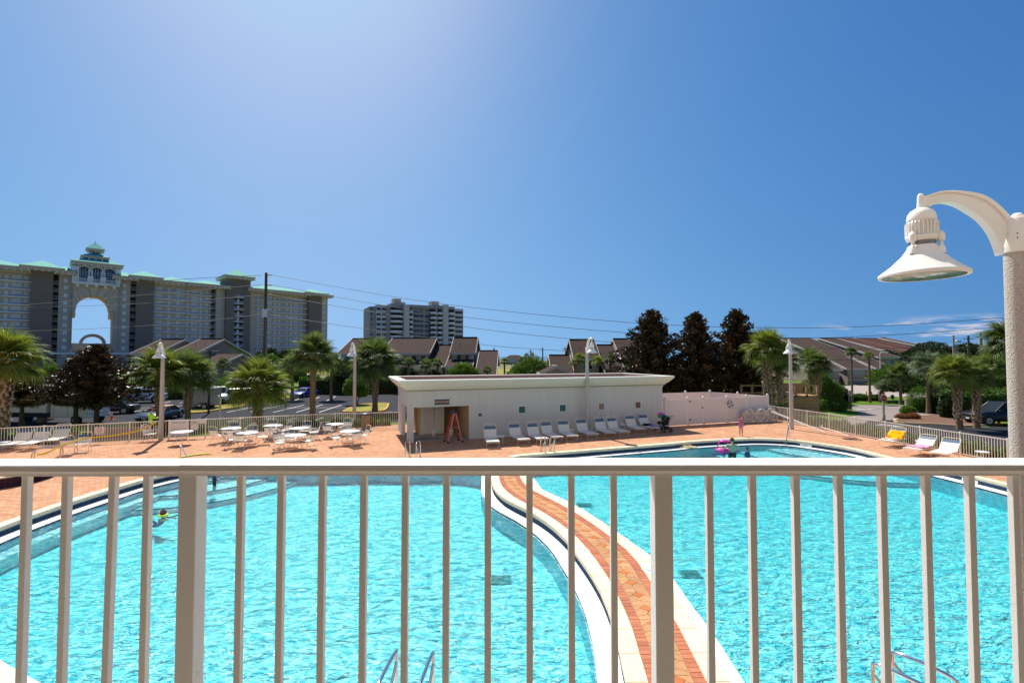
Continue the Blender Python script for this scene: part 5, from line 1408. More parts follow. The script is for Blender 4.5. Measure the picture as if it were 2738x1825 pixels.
def palm(lab, P, h, cr, kind='g', boots=(.4, 1.0), tr=.17, n=44, seed=0, lean=0, group=None, simple=False, bm='palm_boot', low=-.9, parts=True, bulge=1.35):
    """h: height of the crown's heart over the ground, cr: crown radius"""
    rs = random.Random(seed * 7 + 3)
    t = thing('palm_tree', lab, 'palm tree', P, 0, group)
    top = Vector((lean, 0, h))
    def axis(f): return Vector((lean * f * f, 0, h * f))
    q = MB(); k = 9; q.tube([axis(i / (k - 1)) for i in range(k)], [tr * (1.25 - .35 * min(1, i / 2)) for i in range(k)], 12); q.build('trunk', [M['palm_trunk']], t)
    if boots:
        bmsh = boots_mesh(h * boots[0], h * boots[1], tr * .98, tr * bulge, seed, bm, 1.0 if h > 2 else .8)
        o = link('boots', bmsh, t); o['kind'] = 'stuff'
        if lean: o.location = (lean * ((boots[0] + boots[1]) / 2) ** 2, 0, 0)
    s0 = cr / 1.72; n = int(n * 1.15)
    recs = []
    for i in range(n):
        f = (i + .5) / n
        el = math.radians(86 - 118 * f) if low < -.5 else math.radians(85 - 115 * f)
        el += rs.uniform(-.18, .18); az = i * 2.399963 + rs.uniform(-.25, .25)
        dv = 0 if el > .7 else (1 if el > -.1 else 2)
        if rs.random() < .25: dv = min(2, dv + 1)
        recs.append((az, el, rs.uniform(-.5, .5), FR[kind][dv], s0 * rs.uniform(.88, 1.1)))
    if parts:
        for az, el, tw, me, s in recs:
            o = link('frond', me, t); o.location = top + Vector((math.cos(az), math.sin(az), 0)) * tr * .6 + Vector((0, 0, -.12 * (1 - math.sin(el))))
            o.rotation_euler = (Matrix.Rotation(az, 4, 'Z') @ Matrix.Rotation(-el, 4, 'Y') @ Matrix.Rotation(tw, 4, 'X')).to_euler(); o.scale = (s, s, s)
    else:
        V = []; Fc = []; Tn = []; off = 0
        for az, el, tw, me, s in recs:
            Mx = Matrix.Translation(top + Vector((math.cos(az), math.sin(az), 0)) * tr * .6) @ Matrix.Rotation(az, 4, 'Z') @ Matrix.Rotation(-el, 4, 'Y') @ Matrix.Rotation(tw, 4, 'X') @ Matrix.Scale(s, 4)
            a = np.empty(len(me.vertices) * 3); me.vertices.foreach_get('co', a); a = a.reshape(-1, 3)
            Mn = np.array(Mx); V.append(a @ Mn[:3, :3].T + Mn[:3, 3]); Fc += [[i + off for i in p.vertices] for p in me.polygons]
            tv = np.empty(len(me.vertices), dtype=np.float32); me.attributes['tint'].data.foreach_get('value', tv); Tn.append(tv); off += len(a)
        m2 = bpy.data.meshes.new('fronds'); m2.from_pydata(np.concatenate(V).tolist(), [], Fc); m2.materials.append(recs[0][3].materials[0])
        at = m2.attributes.new('tint', 'FLOAT', 'POINT'); at.data.foreach_set('value', np.concatenate(Tn)); m2.update()
        o = link('fronds', m2, t); o['kind'] = 'stuff'
    return t
def PG(px, py, Y=None): # base point on the street level below a photo pixel column at distance Y
    return Vector(((px - 1369) / F * Y, Y, GZ))
def palm_at(lab, px, pyc, Y, rpx, **kw):
    """palm whose crown heart shows at (px, pyc) at distance Y with crown radius rpx photo pixels"""
    h = A(px, pyc, Y).z - GZ; k = math.sqrt(1 + ((px - 1369) / F) ** 2) if False else 1
    return palm(lab, PG(px, 0, Y), h, rpx / F * Y, **kw)
GP = 'sabal palms beyond the pool fence'
palm_at('large palm at the left edge with golden fronds and pale crossed leaf stubs', 14, 968, 27.0, 96, kind='y', boots=(.30, .99), tr=.26, n=64, seed=1, group=GP, bulge=1.6)
palm_at('palm behind the lamp post by the parked pickup', 428, 1000, 36, 82, kind='y', boots=(.35, 1), tr=.19, n=44, seed=2, group=GP)
palm_at('broad palm with bushy crown right of the convertible', 506, 1008, 38, 78, kind='g', boots=(.35, 1), tr=.22, n=52, seed=3, group=GP)
palm_at('wide low palm with thick brown booted trunk behind the cafe tables', 692, 1040, 33.2, 92, kind='y', boots=(.28, 1), tr=.26, n=60, seed=4, group=GP, bulge=1.5)
palm_at('tall palm with orange collar under its crown behind the tables', 838, 955, 33.6, 70, kind='g', boots=(.80, 1.0), tr=.22, n=52, seed=5, group=GP, bm='boot_tan')
palm_at('slender palm at the right shoulder of the tall palm', 887, 975, 62, 42, kind='g', boots=None, tr=.2, n=40, seed=6, group=GP, parts=False)
palm_at('slender palm at the left shoulder of the tall palm', 783, 978, 62, 38, kind='g', boots=None, tr=.22, n=40, seed=7, group=GP, parts=False)
palm_at('round palm with thick booted trunk by the restroom corner', 1004, 975, 48, 80, kind='g', boots=(.25, 1.0), tr=.27, n=62, seed=8, group=GP, bulge=1.55)
palm_at('small far palm before the left townhouse gable', 597, 975, 72, 23, kind='g', boots=(.5, 1), tr=.22, n=34, seed=9, group=GP, parts=False)
for i, (px, py, Y, r) in enumerate([(1093,972,68,20),(1139,978,66,22),(1170,972,72,18),(1303,990,80,15),(560,1000,66,24)]):
    palm_at(['small palm left of three before the middle townhouses', 'small palm in the centre of three before the middle townhouses', 'small palm right of three before the middle townhouses', 'small palm at the low end of the middle townhouses', 'dim palm between the left townhouse and the trailer'][i], px, py, Y, r, kind='g', boots=None, tr=.2, n=30, seed=20 + i, parts=False, group='small palms among the townhouses')
GB = 'palms behind the restroom roof'
for i, (px, py, Y, r, lb) in enumerate([(1548,962,52,22,'leftmost palm of the clump behind the middle lamp'),(1538,970,54,18,'low palm at the left foot of the clump behind the middle lamp'),(1598,968,53,20,'palm just right of the middle lamp'),(1632,962,54,20,'palm touching the first magnolia'),(1349,968,92,15,'far palm above the restroom roof, by the pavement'),(1431,972,88,14,'far palm in the gap with the sea behind'),(1416,962,120,10,'tiny far palm near the horizon gap'),(1408,950,170,8,'tiny pair of far palms left of the flag'),(1395,958,180,6,'tiniest far palm beside the beach house')]):
    palm_at(lb, px, py, Y, r, kind='g' if i % 2 else 'y', boots=None, tr=.18, n=28, seed=40 + i, parts=False, group=GB)
GRR = 'palms on the right by the street'
palm_at('bright palm with thick woven trunk in front of the last magnolia', 2050, 938, 42, 64, kind='y', boots=(.30, 1.0), tr=.30, n=58, seed=50, group=GRR, bulge=1.5)
palm_at('darker palm close behind the right lamp', 2082, 968, 44, 60, kind='g', boots=(.2, 1.0), tr=.24, n=50, seed=51, group=GRR)
palm_at('round palm pair left one, before the brown wing', 2166, 960, 52, 36, kind='g', boots=(.4, 1), tr=.2, n=44, seed=52, group=GRR)
palm_at('round palm pair right one, before the brown wing', 2186, 978, 50, 42, kind='g', boots=(.4, 1), tr=.24, n=48, seed=53, group=GRR)
palm_at('thin tall palm rising before the townhouse balcony', 2276, 942, 58, 18, kind='g', boots=None, tr=.12, n=34, seed=54, group=GRR, parts=False)
palm_at('thin palm with small head by the townhouse balcony', 2323, 952, 58, 16, kind='y', boots=None, tr=.14, n=30, seed=55, group=GRR, parts=False)
palm_at('palm on the grass strip beside the forecourt', 2405, 1000, 56, 40, kind='g', boots=(.82, 1.0), tr=.17, n=44, seed=56, group=GRR)
palm_at('palm rising behind the round hedge on the right', 2478, 980, 47, 46, kind='s', boots=(.7, 1), tr=.18, n=44, seed=57, group=GRR)
palm_at('palm with leaning hatched trunk beside the black car', 2560, 1000, 37.0, 58, kind='y', boots=(.15, 1.0), tr=.2, n=52, seed=58, group=GRR, lean=-.35, bulge=1.3)
palm_at('palm with upright hatched trunk in front of the black car', 2606, 1012, 37.5, 50, kind='g', boots=(.1, 1.0), tr=.2, n=46, seed=59, group=GRR, bulge=1.25)
palm_at('tall palm partly cut by the near concrete pole', 2705, 920, 45, 78, kind='g', boots=(.3, 1.0), tr=.24, n=56, seed=60, group=GRR)
palm_at('palm with dark trunk behind the hedge near the pole', 2640, 985, 52, 50, kind='y', boots=None, tr=.16, n=44, seed=61, group=GRR)
# feather palm and cycads
def feather(lab, P, h, r, n=26, seed=0, m='palm_grey', cat='palm', stub=True):
    rs = random.Random(seed); t = thing('feather_palm', lab, cat, P)
    if stub: q = MB(); q.lathe([(.32, 0), (.38, h * .5), (.26, h), (.05, h + .1)], 12); q.build('trunk', [M['palm_trunk']], t)
    vs = []; fs = []
    for k in range(26):
        tt_ = .12 + .88 * k / 25
        for s in (-1, 1):
            c = np.array([tt_ * (1 - .1 * tt_), 0, .35 * math.sin(tt_ * 2.0) - .30 * tt_ ** 2.5]); ll = .30 * math.sin(PI * min(1, tt_ * .9 + .08))
            e = c + np.array([ll * .5, s * ll * .75, .10 * ll]); o = len(vs); w = np.array([.014, 0, 0])
            vs += [c - w, c + w, e]; fs.append([o, o + 1, o + 2])
    for k in range(8):
        o = len(vs)
        for q_ in (k / 8, (k + 1) / 8): c = np.array([q_ * (1 - .1 * q_), 0, .35 * math.sin(q_ * 2.0) - .30 * q_ ** 2.5]); vs += [c + np.array([0, .012, 0]), c - np.array([0, .012, 0])]
        fs.append([o, o + 1, o + 3, o + 2])
    me = bpy.data.meshes.new('frond'); me.from_pydata([tuple(v) for v in vs], [], fs); me.materials.append(M[m]); at = me.attributes.new('tint', 'FLOAT', 'POINT'); at.data.foreach_set('value', nr.rand(len(vs)).astype(np.float32)); me.update()
    for i in range(n):
        f = (i + .5) / n; el = math.radians(75 - 85 * f) + rs.uniform(-.1, .1); az = i * 2.399963; o = link('frond', me, t); o.location = (0, 0, h)
        o.rotation_euler = (Matrix.Rotation(az, 4, 'Z') @ Matrix.Rotation(-el, 4, 'Y')).to_euler(); s = r * rs.uniform(.85, 1.1); o.scale = (s, s * 1.1, s)
    return t
feather('silver feather palm arching over the grass strip by the yellow bollards', G(2358, 1075, GZ), 1.35, 1.75, 34, 1)
feather('dark cycad with stiff fronds right of the feather palm', G(2387, 1076, GZ), .35, .72, 24, 2, 'dark_leaf', 'cycad', False)
feather('dark cycad at the foot of the feather palm', G(2346, 1074, GZ), .4, .7, 24, 3, 'dark_leaf', 'cycad', False)

# ---------------------------------------------------- magnolias
def magnolia_mesh(h, r, seed, base=.5):
    nr.seed(seed); C = []; Rr = []
    nb = 120
    for i in range(nb):
        f = (i / nb) ** .9; z = base + (h - base) * f * .97; a = i * 2.399963 + nr.uniform(-.4, .4)
        l = (r * max(0, 1.02 - f) ** .82 * min(1, .72 + f * 2.2) + .12) * nr.uniform(.62, 1.22)
        k = int(3 + l * 2.6)
        for j in range(k):
            q_ = (j + .6) / k; x = l * q_; C.append((x * math.cos(a) + nr.uniform(-.15, .15), x * math.sin(a) + nr.uniform(-.15, .15), z + .28 * x * q_ + nr.uniform(-.12, .2))); Rr.append(nr.uniform(.26, .46) * (1.1 - .25 * q_))
    C = np.array(C); n = len(C); print('magnolia clumps', n)
    P, D = clump_points(C, np.array(Rr), 30)
    Dn = D * .7 + np.array([0, 0, .5]); tint = nr.rand(len(P)) ** 1.6
    grp = np.repeat(nr.rand(n) ** 1.5, 30); tint = np.clip(.55 * grp + .45 * tint, 0, 1)
    return leaves_mesh('foliage', P, Dn, .24, 'magnolia_leaf', tint, .5)
MG = [magnolia_mesh(8.6, 4.3, 3), magnolia_mesh(8.6, 3.6, 8), magnolia_mesh(8.6, 3.7, 13)]
def magnolia(lab, P, h, sc=1, v=0, trunkh=1.4, group=None, sq=1.0):
    t = thing('magnolia_tree', lab, 'tree', P, 0, group)
    k = h / 8.6
    o = link('foliage', MG[v], t); o['kind'] = 'stuff'; o.scale = (k * sc, k * sc, k * sq); o.rotation_euler = (0, 0, v * 1.3 + P[0])
    o.location = (0, 0, trunkh - .5 * k * sq)
    q = MB(); q.tube([(0, 0, 0), (.05, 0, h * .35), (0, .05, h * .75)], [.17, .13, .03], 8); rs = random.Random(v)
    for i in range(14):
        z = trunkh + (h * .75 - trunkh) * i / 14; a = i * 2.4; l = 1.9 * k * (1 - i / 18); q.tube([(0, 0, z), (l * .6 * math.cos(a), l * .6 * math.sin(a), z + .2), (l * math.cos(a), l * math.sin(a), z + .6)], [.05, .035, .01], 5)
    q.build('trunk', [M['bark']], t)
GM = 'dark rust-leaved magnolias'
magnolia('dark magnolia left of the row behind the restroom, widest crown', PG(1745, 0, 50), 9.3 + 1.4, 1.0, 0, 1.2, GM, .93)
magnolia('dark magnolia in the middle of the row behind the restroom', PG(1860, 0, 50), 10.4, .98, 1, 1.2, GM, .93)
magnolia('dark magnolia right of the row behind the restroom, tallest tip', PG(1970, 0, 50), 10.8, .98, 2, 1.2, GM, .93)
magnolia('dark magnolia standing before the arch and the delivery truck cab', PG(262, 0, 32.3), 7.0, .96, 0, 2.15, GM, .66)
magnolia('dark magnolia touching the biggest one on its left side', PG(206, 0, 33.0), 5.8, .92, 2, 2.3, GM, .60)
magnolia('small dark magnolia beside the leftmost palm, before the truck box', PG(62, 0, 32.0), 4.9, 1.02, 1, 2.3, GM, .50)

# ---------------------------------------------------- hedges, shrubs, broadleaf trees
def blob_leaves(name, boxes, dens, size, m, topbias=True):
    """boxes: list of (cx,cy,cz,rx,ry,rz) ellipsoids"""
    Ps = []; Ds = []
    for (cx, cy, cz, rx, ry, rz) in boxes:
        n = int(min(9000, 3.2 * 4.2 * (rx * ry + ry * rz + rx * rz) / (.25 * size * size)))
        D = nr.normal(size=(n, 3)); D /= np.linalg.norm(D, axis=1, keepdims=True)
        rr = (nr.rand(n, 1) ** .22); lump = 1 + .10 * np.sin(D[:, :1] * 9 + cx) * np.sin(D[:, 1:2] * 8) + .06 * np.sin(D[:, 2:] * 15)
        Ps.append(np.array([cx, cy, cz]) + D * rr * lump * np.array([rx, ry, rz])); Ds.append(D + nr.normal(size=(n, 3)) * .5)
    return leaves_mesh(name, np.concatenate(Ps), np.concatenate(Ds), size, m)
def hedge(lab, pts, w, h, m='hedge_leaf', dens=95, size=.075, z=GZ, name='hedge', cat='hedge', group=None, core='dark'):
    P = [Vector((p[0], p[1], 0)) for p in pts]; t = thing(name, lab, cat, (P[0].x, P[0].y, z), 0, group); Q = resample(P, step=.5)
    n_ = len(Q); Ps = []; Ds = []; L = (len(Q) - 1) * .5
    size = size * 1.5; n = int(min(26000, L * (w + 2 * h) * 2.6 / (.25 * size * size)))
    s = nr.rand(n) * (n_ - 1.001); i = s.astype(int); f = (s - i)[:, None]
    arr = np.array([[p.x - P[0].x, p.y - P[0].y, 0] for p in Q]); c = arr[i] * (1 - f) + arr[i + 1] * f
    tg = arr[i + 1] - arr[i]; tg /= np.linalg.norm(tg, axis=1, keepdims=True) + 1e-9; sd = np.stack([-tg[:, 1], tg[:, 0], tg[:, 0] * 0], 1)
    k = nr.rand(n) * (w + 2 * h); x = np.where(k < w, k - w / 2, np.where(k < w + h, w / 2, -w / 2)); zz = np.where(k < w, h, np.where(k < w + h, k - w, k - w - h))
    und = 1 + .09 * np.sin(s * 1.7) + .07 * np.sin(s * 4.1 + 1)
    inn = nr.rand(n) ** 2 * .18
    Pp = c + sd * (x * (1 - inn * .6) * (1 - .12 * (zz / h) ** 3))[:, None] + np.array([0, 0, 1]) * ((zz * (1 - inn * (k < w))) * und)[:, None] + nr.normal(size=(n, 3)) * .045
    Dn = sd * np.sign(x)[:, None] * (k >= w)[:, None] + np.array([0, 0, 1]) * (k < w)[:, None] + nr.normal(size=(n, 3)) * .6
    o = link('foliage', leaves_mesh('foliage', Pp, Dn, size, m), t); o['kind'] = 'stuff'
    q = MB()
    for a, b in zip(Q, Q[1:]):
        d = (b - a).normalized(); nn_ = Vector((-d.y, d.x, 0)) * (w / 2 - .12); a, b = a - P[0], b - P[0]
        ring = lambda p, s_: [(p - nn_), (p + nn_), (p + nn_ + Vector((0, 0, h * .86))), (p - nn_ + Vector((0, 0, h * .86)))]
        v = ring(a, 0) + ring(b, 0); q.add(v, [[0, 1, 5, 4], [1, 2, 6, 5], [2, 3, 7, 6], [3, 0, 4, 7]])
    q.build('branches', [M['bark']], t)
    return t
def shrub(lab, P, boxes, m='bush_leaf', dens=60, size=.1, cat='shrub', name='shrub', stems=3, group=None, z=None):
    t = thing(name, lab, cat, P, 0, group)
    o = link('foliage', blob_leaves('foliage', boxes, dens, size, m), t); o['kind'] = 'stuff'
    q = MB(); rs = random.Random(int(P[0] * 10))
    for i in range(stems):
        b = boxes[i % len(boxes)]; a = rs.random() * 6; q.tube([(b[0] * .2 + .1 * math.cos(a), b[1] * .2 + .1 * math.sin(a), 0), (b[0] * .6, b[1] * .6, b[2] * .5), (b[0], b[1], b[2])], [.06, .045, .02], 6)
    q.build('stems', [M['bark']], t)
    return t
# clipped hedges behind the left fence
hedge('low clipped green hedge right behind the left pool fence', [(-44, 19.2), (-31, 24.2), (-24.2, 27.1)], .9, 1.45, dens=80, size=.09)
hedge('low clipped hedge behind the fence from the tall palm to the restrooms', [(-15.6, 30.6), (-11.4, 32.2), (-8.6, 33.4)], .9, 1.30, dens=90, size=.09)
hedge('tall dark hedge along the far edge of the car park', [(-32, 71.5), (-22, 72.5), (-12, 73.5), (-2, 74)], 2.0, 2.35, dens=34, size=.17)
hedge('clipped hedge behind the white pickup', [(-62, 60), (-50, 62.5), (-38, 65), (-34, 66)], 1.8, 1.7, dens=34, size=.17)
hedge('low clipped hedge outside the right pool fence', [(20.9, 33), (21.6, 29), (22.6, 24.2), (23.4, 20.5), (24.0, 17)], .9, 1.35, dens=80, size=.09)
hedge('dark hedge behind the black car near the pole', [(40, 43.5), (48, 45), (60, 47)], 1.4, 2.4, dens=45, size=.12)
hedge('low hedge line at the foot of the white enclosure', [(16.8, 41.2), (19.8, 38.4), (21.2, 36.3)], .9, 1.75, dens=60, size=.09, m='dark_leaf')
hedge('dark green screened hedge strip on the far field', [(-34, 92), (-20, 93), (-12, 94)], 2, 2.2, dens=14, size=.3, m='dark_leaf')
# multi-stem tree on the island, and others
shrub('leafy multi-stemmed tree with white blossom on the yellow-kerbed island', G(952, 1083, GZ), [(0, 0, 2.3, 1.25, 1.2, 1.15), (-.7, .2, 1.9, .9, .9, .8), (.6, -.1, 1.8, .95, .9, .9), (0, .1, 3.0, .8, .8, .7)], 'bush_leaf', 70, .15, 'tree', 'small_tree', 9)
shrub('bushy small tree with white blossom beside the trailer', G(612, 1072, GZ), [(0, 0, 2.2, 1.5, 1.4, 1.0), (-.9, 0, 1.9, .9, .9, .7), (.9, 0, 2.0, 1, .9, .8)], 'bush_leaf', 55, .15, 'tree', 'small_tree', 6)
shrub('dark shrub tree between two palms near the trailer', G(522, 1085, GZ), [(0, 0, 2.0, 1.3, 1.2, 1.0), (.8, 0, 2.4, .9, .8, .8)], 'hedge_leaf', 55, .15, 'tree', 'small_tree', 4)
shrub('rounded green trees behind the utility pole', PG(715, 0, 88), [(0, 0, 3.6, 3.2, 3, 2.4), (4.5, 0, 3.0, 2.6, 2.6, 2.4), (-3.6, 1, 2.8, 2.6, 2.4, 2.2)], 'bush_leaf', 9, .42, 'tree', 'small_tree', 3)
shrub('dark round trees far behind by the condominium entrance', PG(770, 0, 150), [(0, 0, 4.2, 4, 3, 3.4), (6, 0, 3.4, 4, 3, 3), (-6, 0, 4.6, 4, 3, 3.6)], 'dark_leaf', 6, .6, 'tree', 'small_tree', 3)
shrub('yellow-green bush glowing behind the small magnolia', PG(135, 0, 44), [(0, 0, 3.3, 1.1, 1, 1.6)], 'bush_leaf', 30, .2, 'shrub', 'shrub', 3)
shrub('green shrub cluster at the foot of the middle townhouses', PG(1085, 0, 72), [(0, 0, 2.6, 2.0, 1.4, 1.4), (4, 0, 2.4, 1.5, 1.2, 1.2), (-9, 0, 3.2, 2.2, 1.6, 2.0)], 'dark_leaf', 22, .22, 'shrub', 'shrub', 3)
shrub('big loose green bush behind the right lamp and fence', G(2190, 1080, GZ), [(0, 0, 1.9, 2.2, 1.6, 1.5), (-1.9, .3, 1.3, 1.3, 1.2, 1.0), (1.6, 0, 1.5, 1.3, 1.2, 1.2), (.2, 0, 2.9, 1.2, 1, .8)], 'bush_leaf', 55, .12, 'shrub', 'shrub', 5)
shrub('low mounded shrub between the right fence and the grass', G(2180, 1098, GZ), [(0, 0, .6, 1.6, 1.0, .6), (2.4, .2, .6, 1.4, 1.0, .65), (-2, 0, .5, 1.4, 1, .5)], 'hedge_leaf', 80, .09, 'shrub', 'shrub', 3)
shrub('dark shrub in front of the townhouse wing, with reddish twigs', G(2228, 1072, GZ), [(0, 0, 1.3, 1.5, 1.2, 1.2), (1.3, 0, .8, .9, .8, .8)], 'dark_leaf', 60, .12, 'shrub', 'shrub', 4)
shrub('large round clipped green bush beside the mulch island', G(2462, 1101, GZ), [(0, 0, 1.35, 1.15, 1.1, 1.25), (.3, 0, .7, 1.2, 1.1, .75)], 'hedge_leaf', 130, .09, 'shrub', 'shrub', 4)
shrub('upright dark conifer bush behind the clipped round bush', G(2510, 1104, GZ), [(0, 0, 1.2, .8, .8, 1.5), (.5, .2, .8, .7, .7, 1.0)], 'dark_leaf', 120, .09, 'shrub', 'shrub', 3)
shrub('dark upright bush at the foot of the leaning palm', G(2545, 1118, GZ), [(0, 0, 1.1, .7, .7, 1.25), (-.5, 0, .8, .6, .6, .9), (.5, .1, .7, .6, .6, .8)], 'dark_leaf', 130, .09, 'shrub', 'shrub', 3)
shrub('low dry shrub row beside the yellow bollards', G(2298, 1071, GZ), [(0, 0, .45, 1.3, .8, .45), (1.8, 0, .4, 1, .7, .4), (-1.6, 0, .4, 1, .7, .4)], 'hedge_leaf', 60, .1, 'shrub', 'shrub', 3)
shrub('reddish ground plants at the tip of the mulch island', G(2412, 1121, GZ), [(0, 0, .25, .6, .4, .28), (.9, -.1, .3, .6, .4, .3)], 'red_leaf', 120, .08, 'plant', 'plant', 2)
shrub('tufty green plant on the kerb by the stop sign island', G(2428, 1112, GZ), [(0, 0, .5, .7, .5, .5)], 'bush_leaf', 120, .09, 'plant', 'plant', 2)
shrub('wide dark oak crown behind the red roofs', PG(2372, 0, 112), [(0, 0, 4.4, 3.6, 3, 2.6), (4.2, 0, 3.2, 3.2, 2.4, 2.6), (-3.2, 0, 3.0, 2.4, 2, 2.0)], 'dark_leaf', 24, .36, 'tree', 'oak_tree', 3)
shrub('round dark oak on the skyline right of the red roofs', PG(2492, 0, 118), [(0, 0, 6.2, 5.4, 4, 3.0), (-4.4, 0, 5.0, 3.4, 3, 2.4), (4.4, 0, 4.8, 3.2, 3, 2.3)], 'dark_leaf', 20, .4, 'tree', 'oak_tree', 3)
shrub('green tree mass behind the right-hand palms', PG(2560, 0, 60), [(0, 0, 3.0, 5, 3, 2.2), (7, 0, 3.4, 4, 3, 2.4), (-7, 0, 2.8, 4, 3, 1.8), (13, 0, 3.2, 5, 3, 2.6)], 'bush_leaf', 12, .3, 'tree', 'small_tree', 4)
shrub('dark far tree line near the far utility poles', PG(2590, 0, 120), [(0, 0, 5.6, 6, 4, 3.2), (9, 0, 5, 6, 4, 3)], 'dark_leaf', 6, .55, 'tree', 'small_tree', 3)
shrub('bright green lawn shrub seen under the magnolias', PG(1888, 0, 58), [(0, 0, .6, 2, 1, .7)], 'bush_leaf', 40, .14, 'shrub', 'shrub', 2)
for i, (px, Y, r, m_, lb) in enumerate([(1403, 95, 2.2, 'dark_leaf', 'round dark shrub in the gap above the restroom roof'), (1420, 70, 3.0, 'bush_leaf', 'light green bush just over the restroom roof'), (1385, 72, 2.0, 'bush_leaf', 'small green bush left in the gap over the restroom roof'), (1455, 110, 2.2, 'dark_leaf', 'dark far shrub right in the gap'), (1240, 70, 2.4, 'bush_leaf', 'green shrub with blossom under the middle townhouse porch')]):
    shrub(lb, PG(px, 0, Y), [(0, 0, r * .8 + .6, r, r * .7, r * .9), (r * .8, 0, r * .6 + .3, r * .7, r * .6, r * .6)], m_, 18, .26, 'shrub', 'shrub', 2)
# flower bed by the no diving signs
shrub('orange and green bedding plants outside the fence by the rules board', G(415, 1170, GZ) * 1 + Vector((-.2, 1.2, 0)), [(0, 0, .5, .9, .5, .5), (-1.2, -.4, .45, .7, .5, .45)], 'red_leaf', 120, .12, 'plant', 'plant', 2)
shrub('tall grassy bedding plants right of the rules board', Vector((-17.5, 29.6, GZ)), [(0, 0, .7, 1.1, .5, .75), (1.7, .6, .6, .9, .5, .7), (-2.6, -1, .6, .7, .5, .6)], 'bush_leaf', 90, .16, 'plant', 'plant', 2)
# grass blades on the verge close to the fence
n = 26000
uu = nr.rand(n); X = -44 + uu * 36; Y0 = 24.2 + (X + 44) * .40 + nr.rand(n) * 7
P = np.stack([X, Y0 + 4.2, np.full(n, GZ + .05)], 1); D = nr.normal(size=(n, 3)) * .35 + np.array([0, 0, 1])
o = link('grass', leaves_mesh('grass', P, D, .13, 'bush_leaf', aspect=.14)); o['kind'] = 'stuff'; o['label'] = 'short green grass on the verge between the pool fence and the car park'; o['category'] = 'grass'
# ================================================================== POOL FURNITURE
FCM, SWM, SBM = M['frame_cream'], M['strap_white'], M['strap_blue']
_strap_cache = {}
def strap(parent, w, p0, p1, blue=False, slip=0):
    """one vinyl strap across the frame between two points (y-z) of the side rails, width w"""
    y0, z0 = p0; y1, z1 = p1; d = Vector((0, y1 - y0, z1 - z0)); L = d.length
    key = (round(w, 3), round(L, 3), blue)
    if key not in _strap_cache:
        q = MB(); q.box(-w / 2, w / 2, 0, L, -.004, .004); _strap_cache[key] = q.mesh('strap', [SBM if blue else SWM])
    o = link('strap', _strap_cache[key], parent); o.location = (0, y0, z0); o.rotation_euler = (math.atan2(z1 - z0, y1 - y0), 0, 0)
    return o
def make_lounger(lab, back=58, group='strap loungers'):
    """origin under the foot end; foot at y=0, head towards +y"""
    t = thing('lounger', lab, 'lounger', (0, 0, 0), 0, group); w = .66; ys = 1.22; zs = .36; lb = .80
    a = math.radians(back); hy, hz = ys + lb * math.cos(a), zs + lb * math.sin(a)
    q = MB(); x = w / 2
    q.tube([(-x, ys, zs), (-x, .08, zs), (-x, .02, zs - .02), (-x + .05, 0, zs - .03), (x - .05, 0, zs - .03), (x, .02, zs - .02), (x, .08, zs), (x, ys, zs)], .014, 6); q.build('seat_frame', [FCM], t)
    q = MB(); q.tube([(-x, ys, zs), (-x, hy - .06 * math.cos(a), hz - .06 * math.sin(a)), (-x + .06, hy, hz), (x - .06, hy, hz), (x, hy - .06 * math.cos(a), hz - .06 * math.sin(a)), (x, ys, zs)], .014, 6); q.build('back_frame', [FCM], t)
    for y0 in (.16, 1.30):                                            # sled legs
        q = MB(); q.tube([(-x, y0, zs), (-x + .01, y0 + .10, .03), (-x + .06, y0 + .14, .012), (x - .06, y0 + .14, .012), (x - .01, y0 + .10, .03), (x, y0, zs)] if y0 < 1 else [(-x, y0, zs), (-x, y0 + .18, .03), (-x, y0 + .5, .012), (x, y0 + .5, .012), (x, y0 + .18, .03), (x, y0, zs)], .012, 6); q.build('leg', [FCM], t)
    q = MB(); q.tube([(-x, ys, zs), (-x, ys + .50, zs - .02), (x, ys + .50, zs - .02), (x, ys, zs)], .012, 6); q.build('rear_frame', [FCM], t)
    for s in (-1, 1): q = MB(); q.tube([(s * x, ys + .46, zs - .02), (s * x, ys + .30 * math.cos(a) * 1.6, zs + .42 * math.sin(a))], .010, 5); q.build('prop', [FCM], t)
    n = 13
    for i in range(n):
        y0 = .05 + (ys - .06) * i / n; strap(t, w + .02, (y0, zs + .012), (y0 + (ys - .06) / n * .80, zs + .012))
    nb = 11; l0, l1 = .03, lb - .12
    for i in range(nb):
        s0 = l0 + (l1 - l0) * i / nb; s1 = s0 + (l1 - l0) / nb * .82
        strap(t, w + .02, (ys + s0 * math.cos(a), zs + s0 * math.sin(a)), (ys + s1 * math.cos(a), zs + s1 * math.sin(a)), blue=i >= 8)
    return t
def place_dir(t, foot, head):
    d = head - foot; t.location = (foot.x, foot.y, 0); t.rotation_euler = (0, 0, math.atan2(-d.x, d.y))
GL = 'strap loungers lined up before the restroom wall'
perp = Vector((-.3355, .942, 0))
wall_l = [((1315, 1197), 'lounger standing alone just right of the restroom entry'),
 ((1399, 1190), 'leftmost lounger of the row of nine before the white wall'), ((1448, 1188), 'second lounger of the row, left of the ladder rails'),
 ((1488, 1183), 'third lounger of the row, behind the pool ladder rails'), ((1527, 1179.5), 'fourth lounger, beside the low white table and lamp post'),
 ((1582, 1174.5), 'lounger just right of the lamp post base'), ((1629, 1170.5), 'second lounger right of the lamp post'),
 ((1667, 1168), 'lounger left of the small table with the white cup'), ((1710, 1160), 'lounger right of the small table with the white cup')]
L0 = make_lounger(wall_l[0][1], 62, GL); LP_ = []
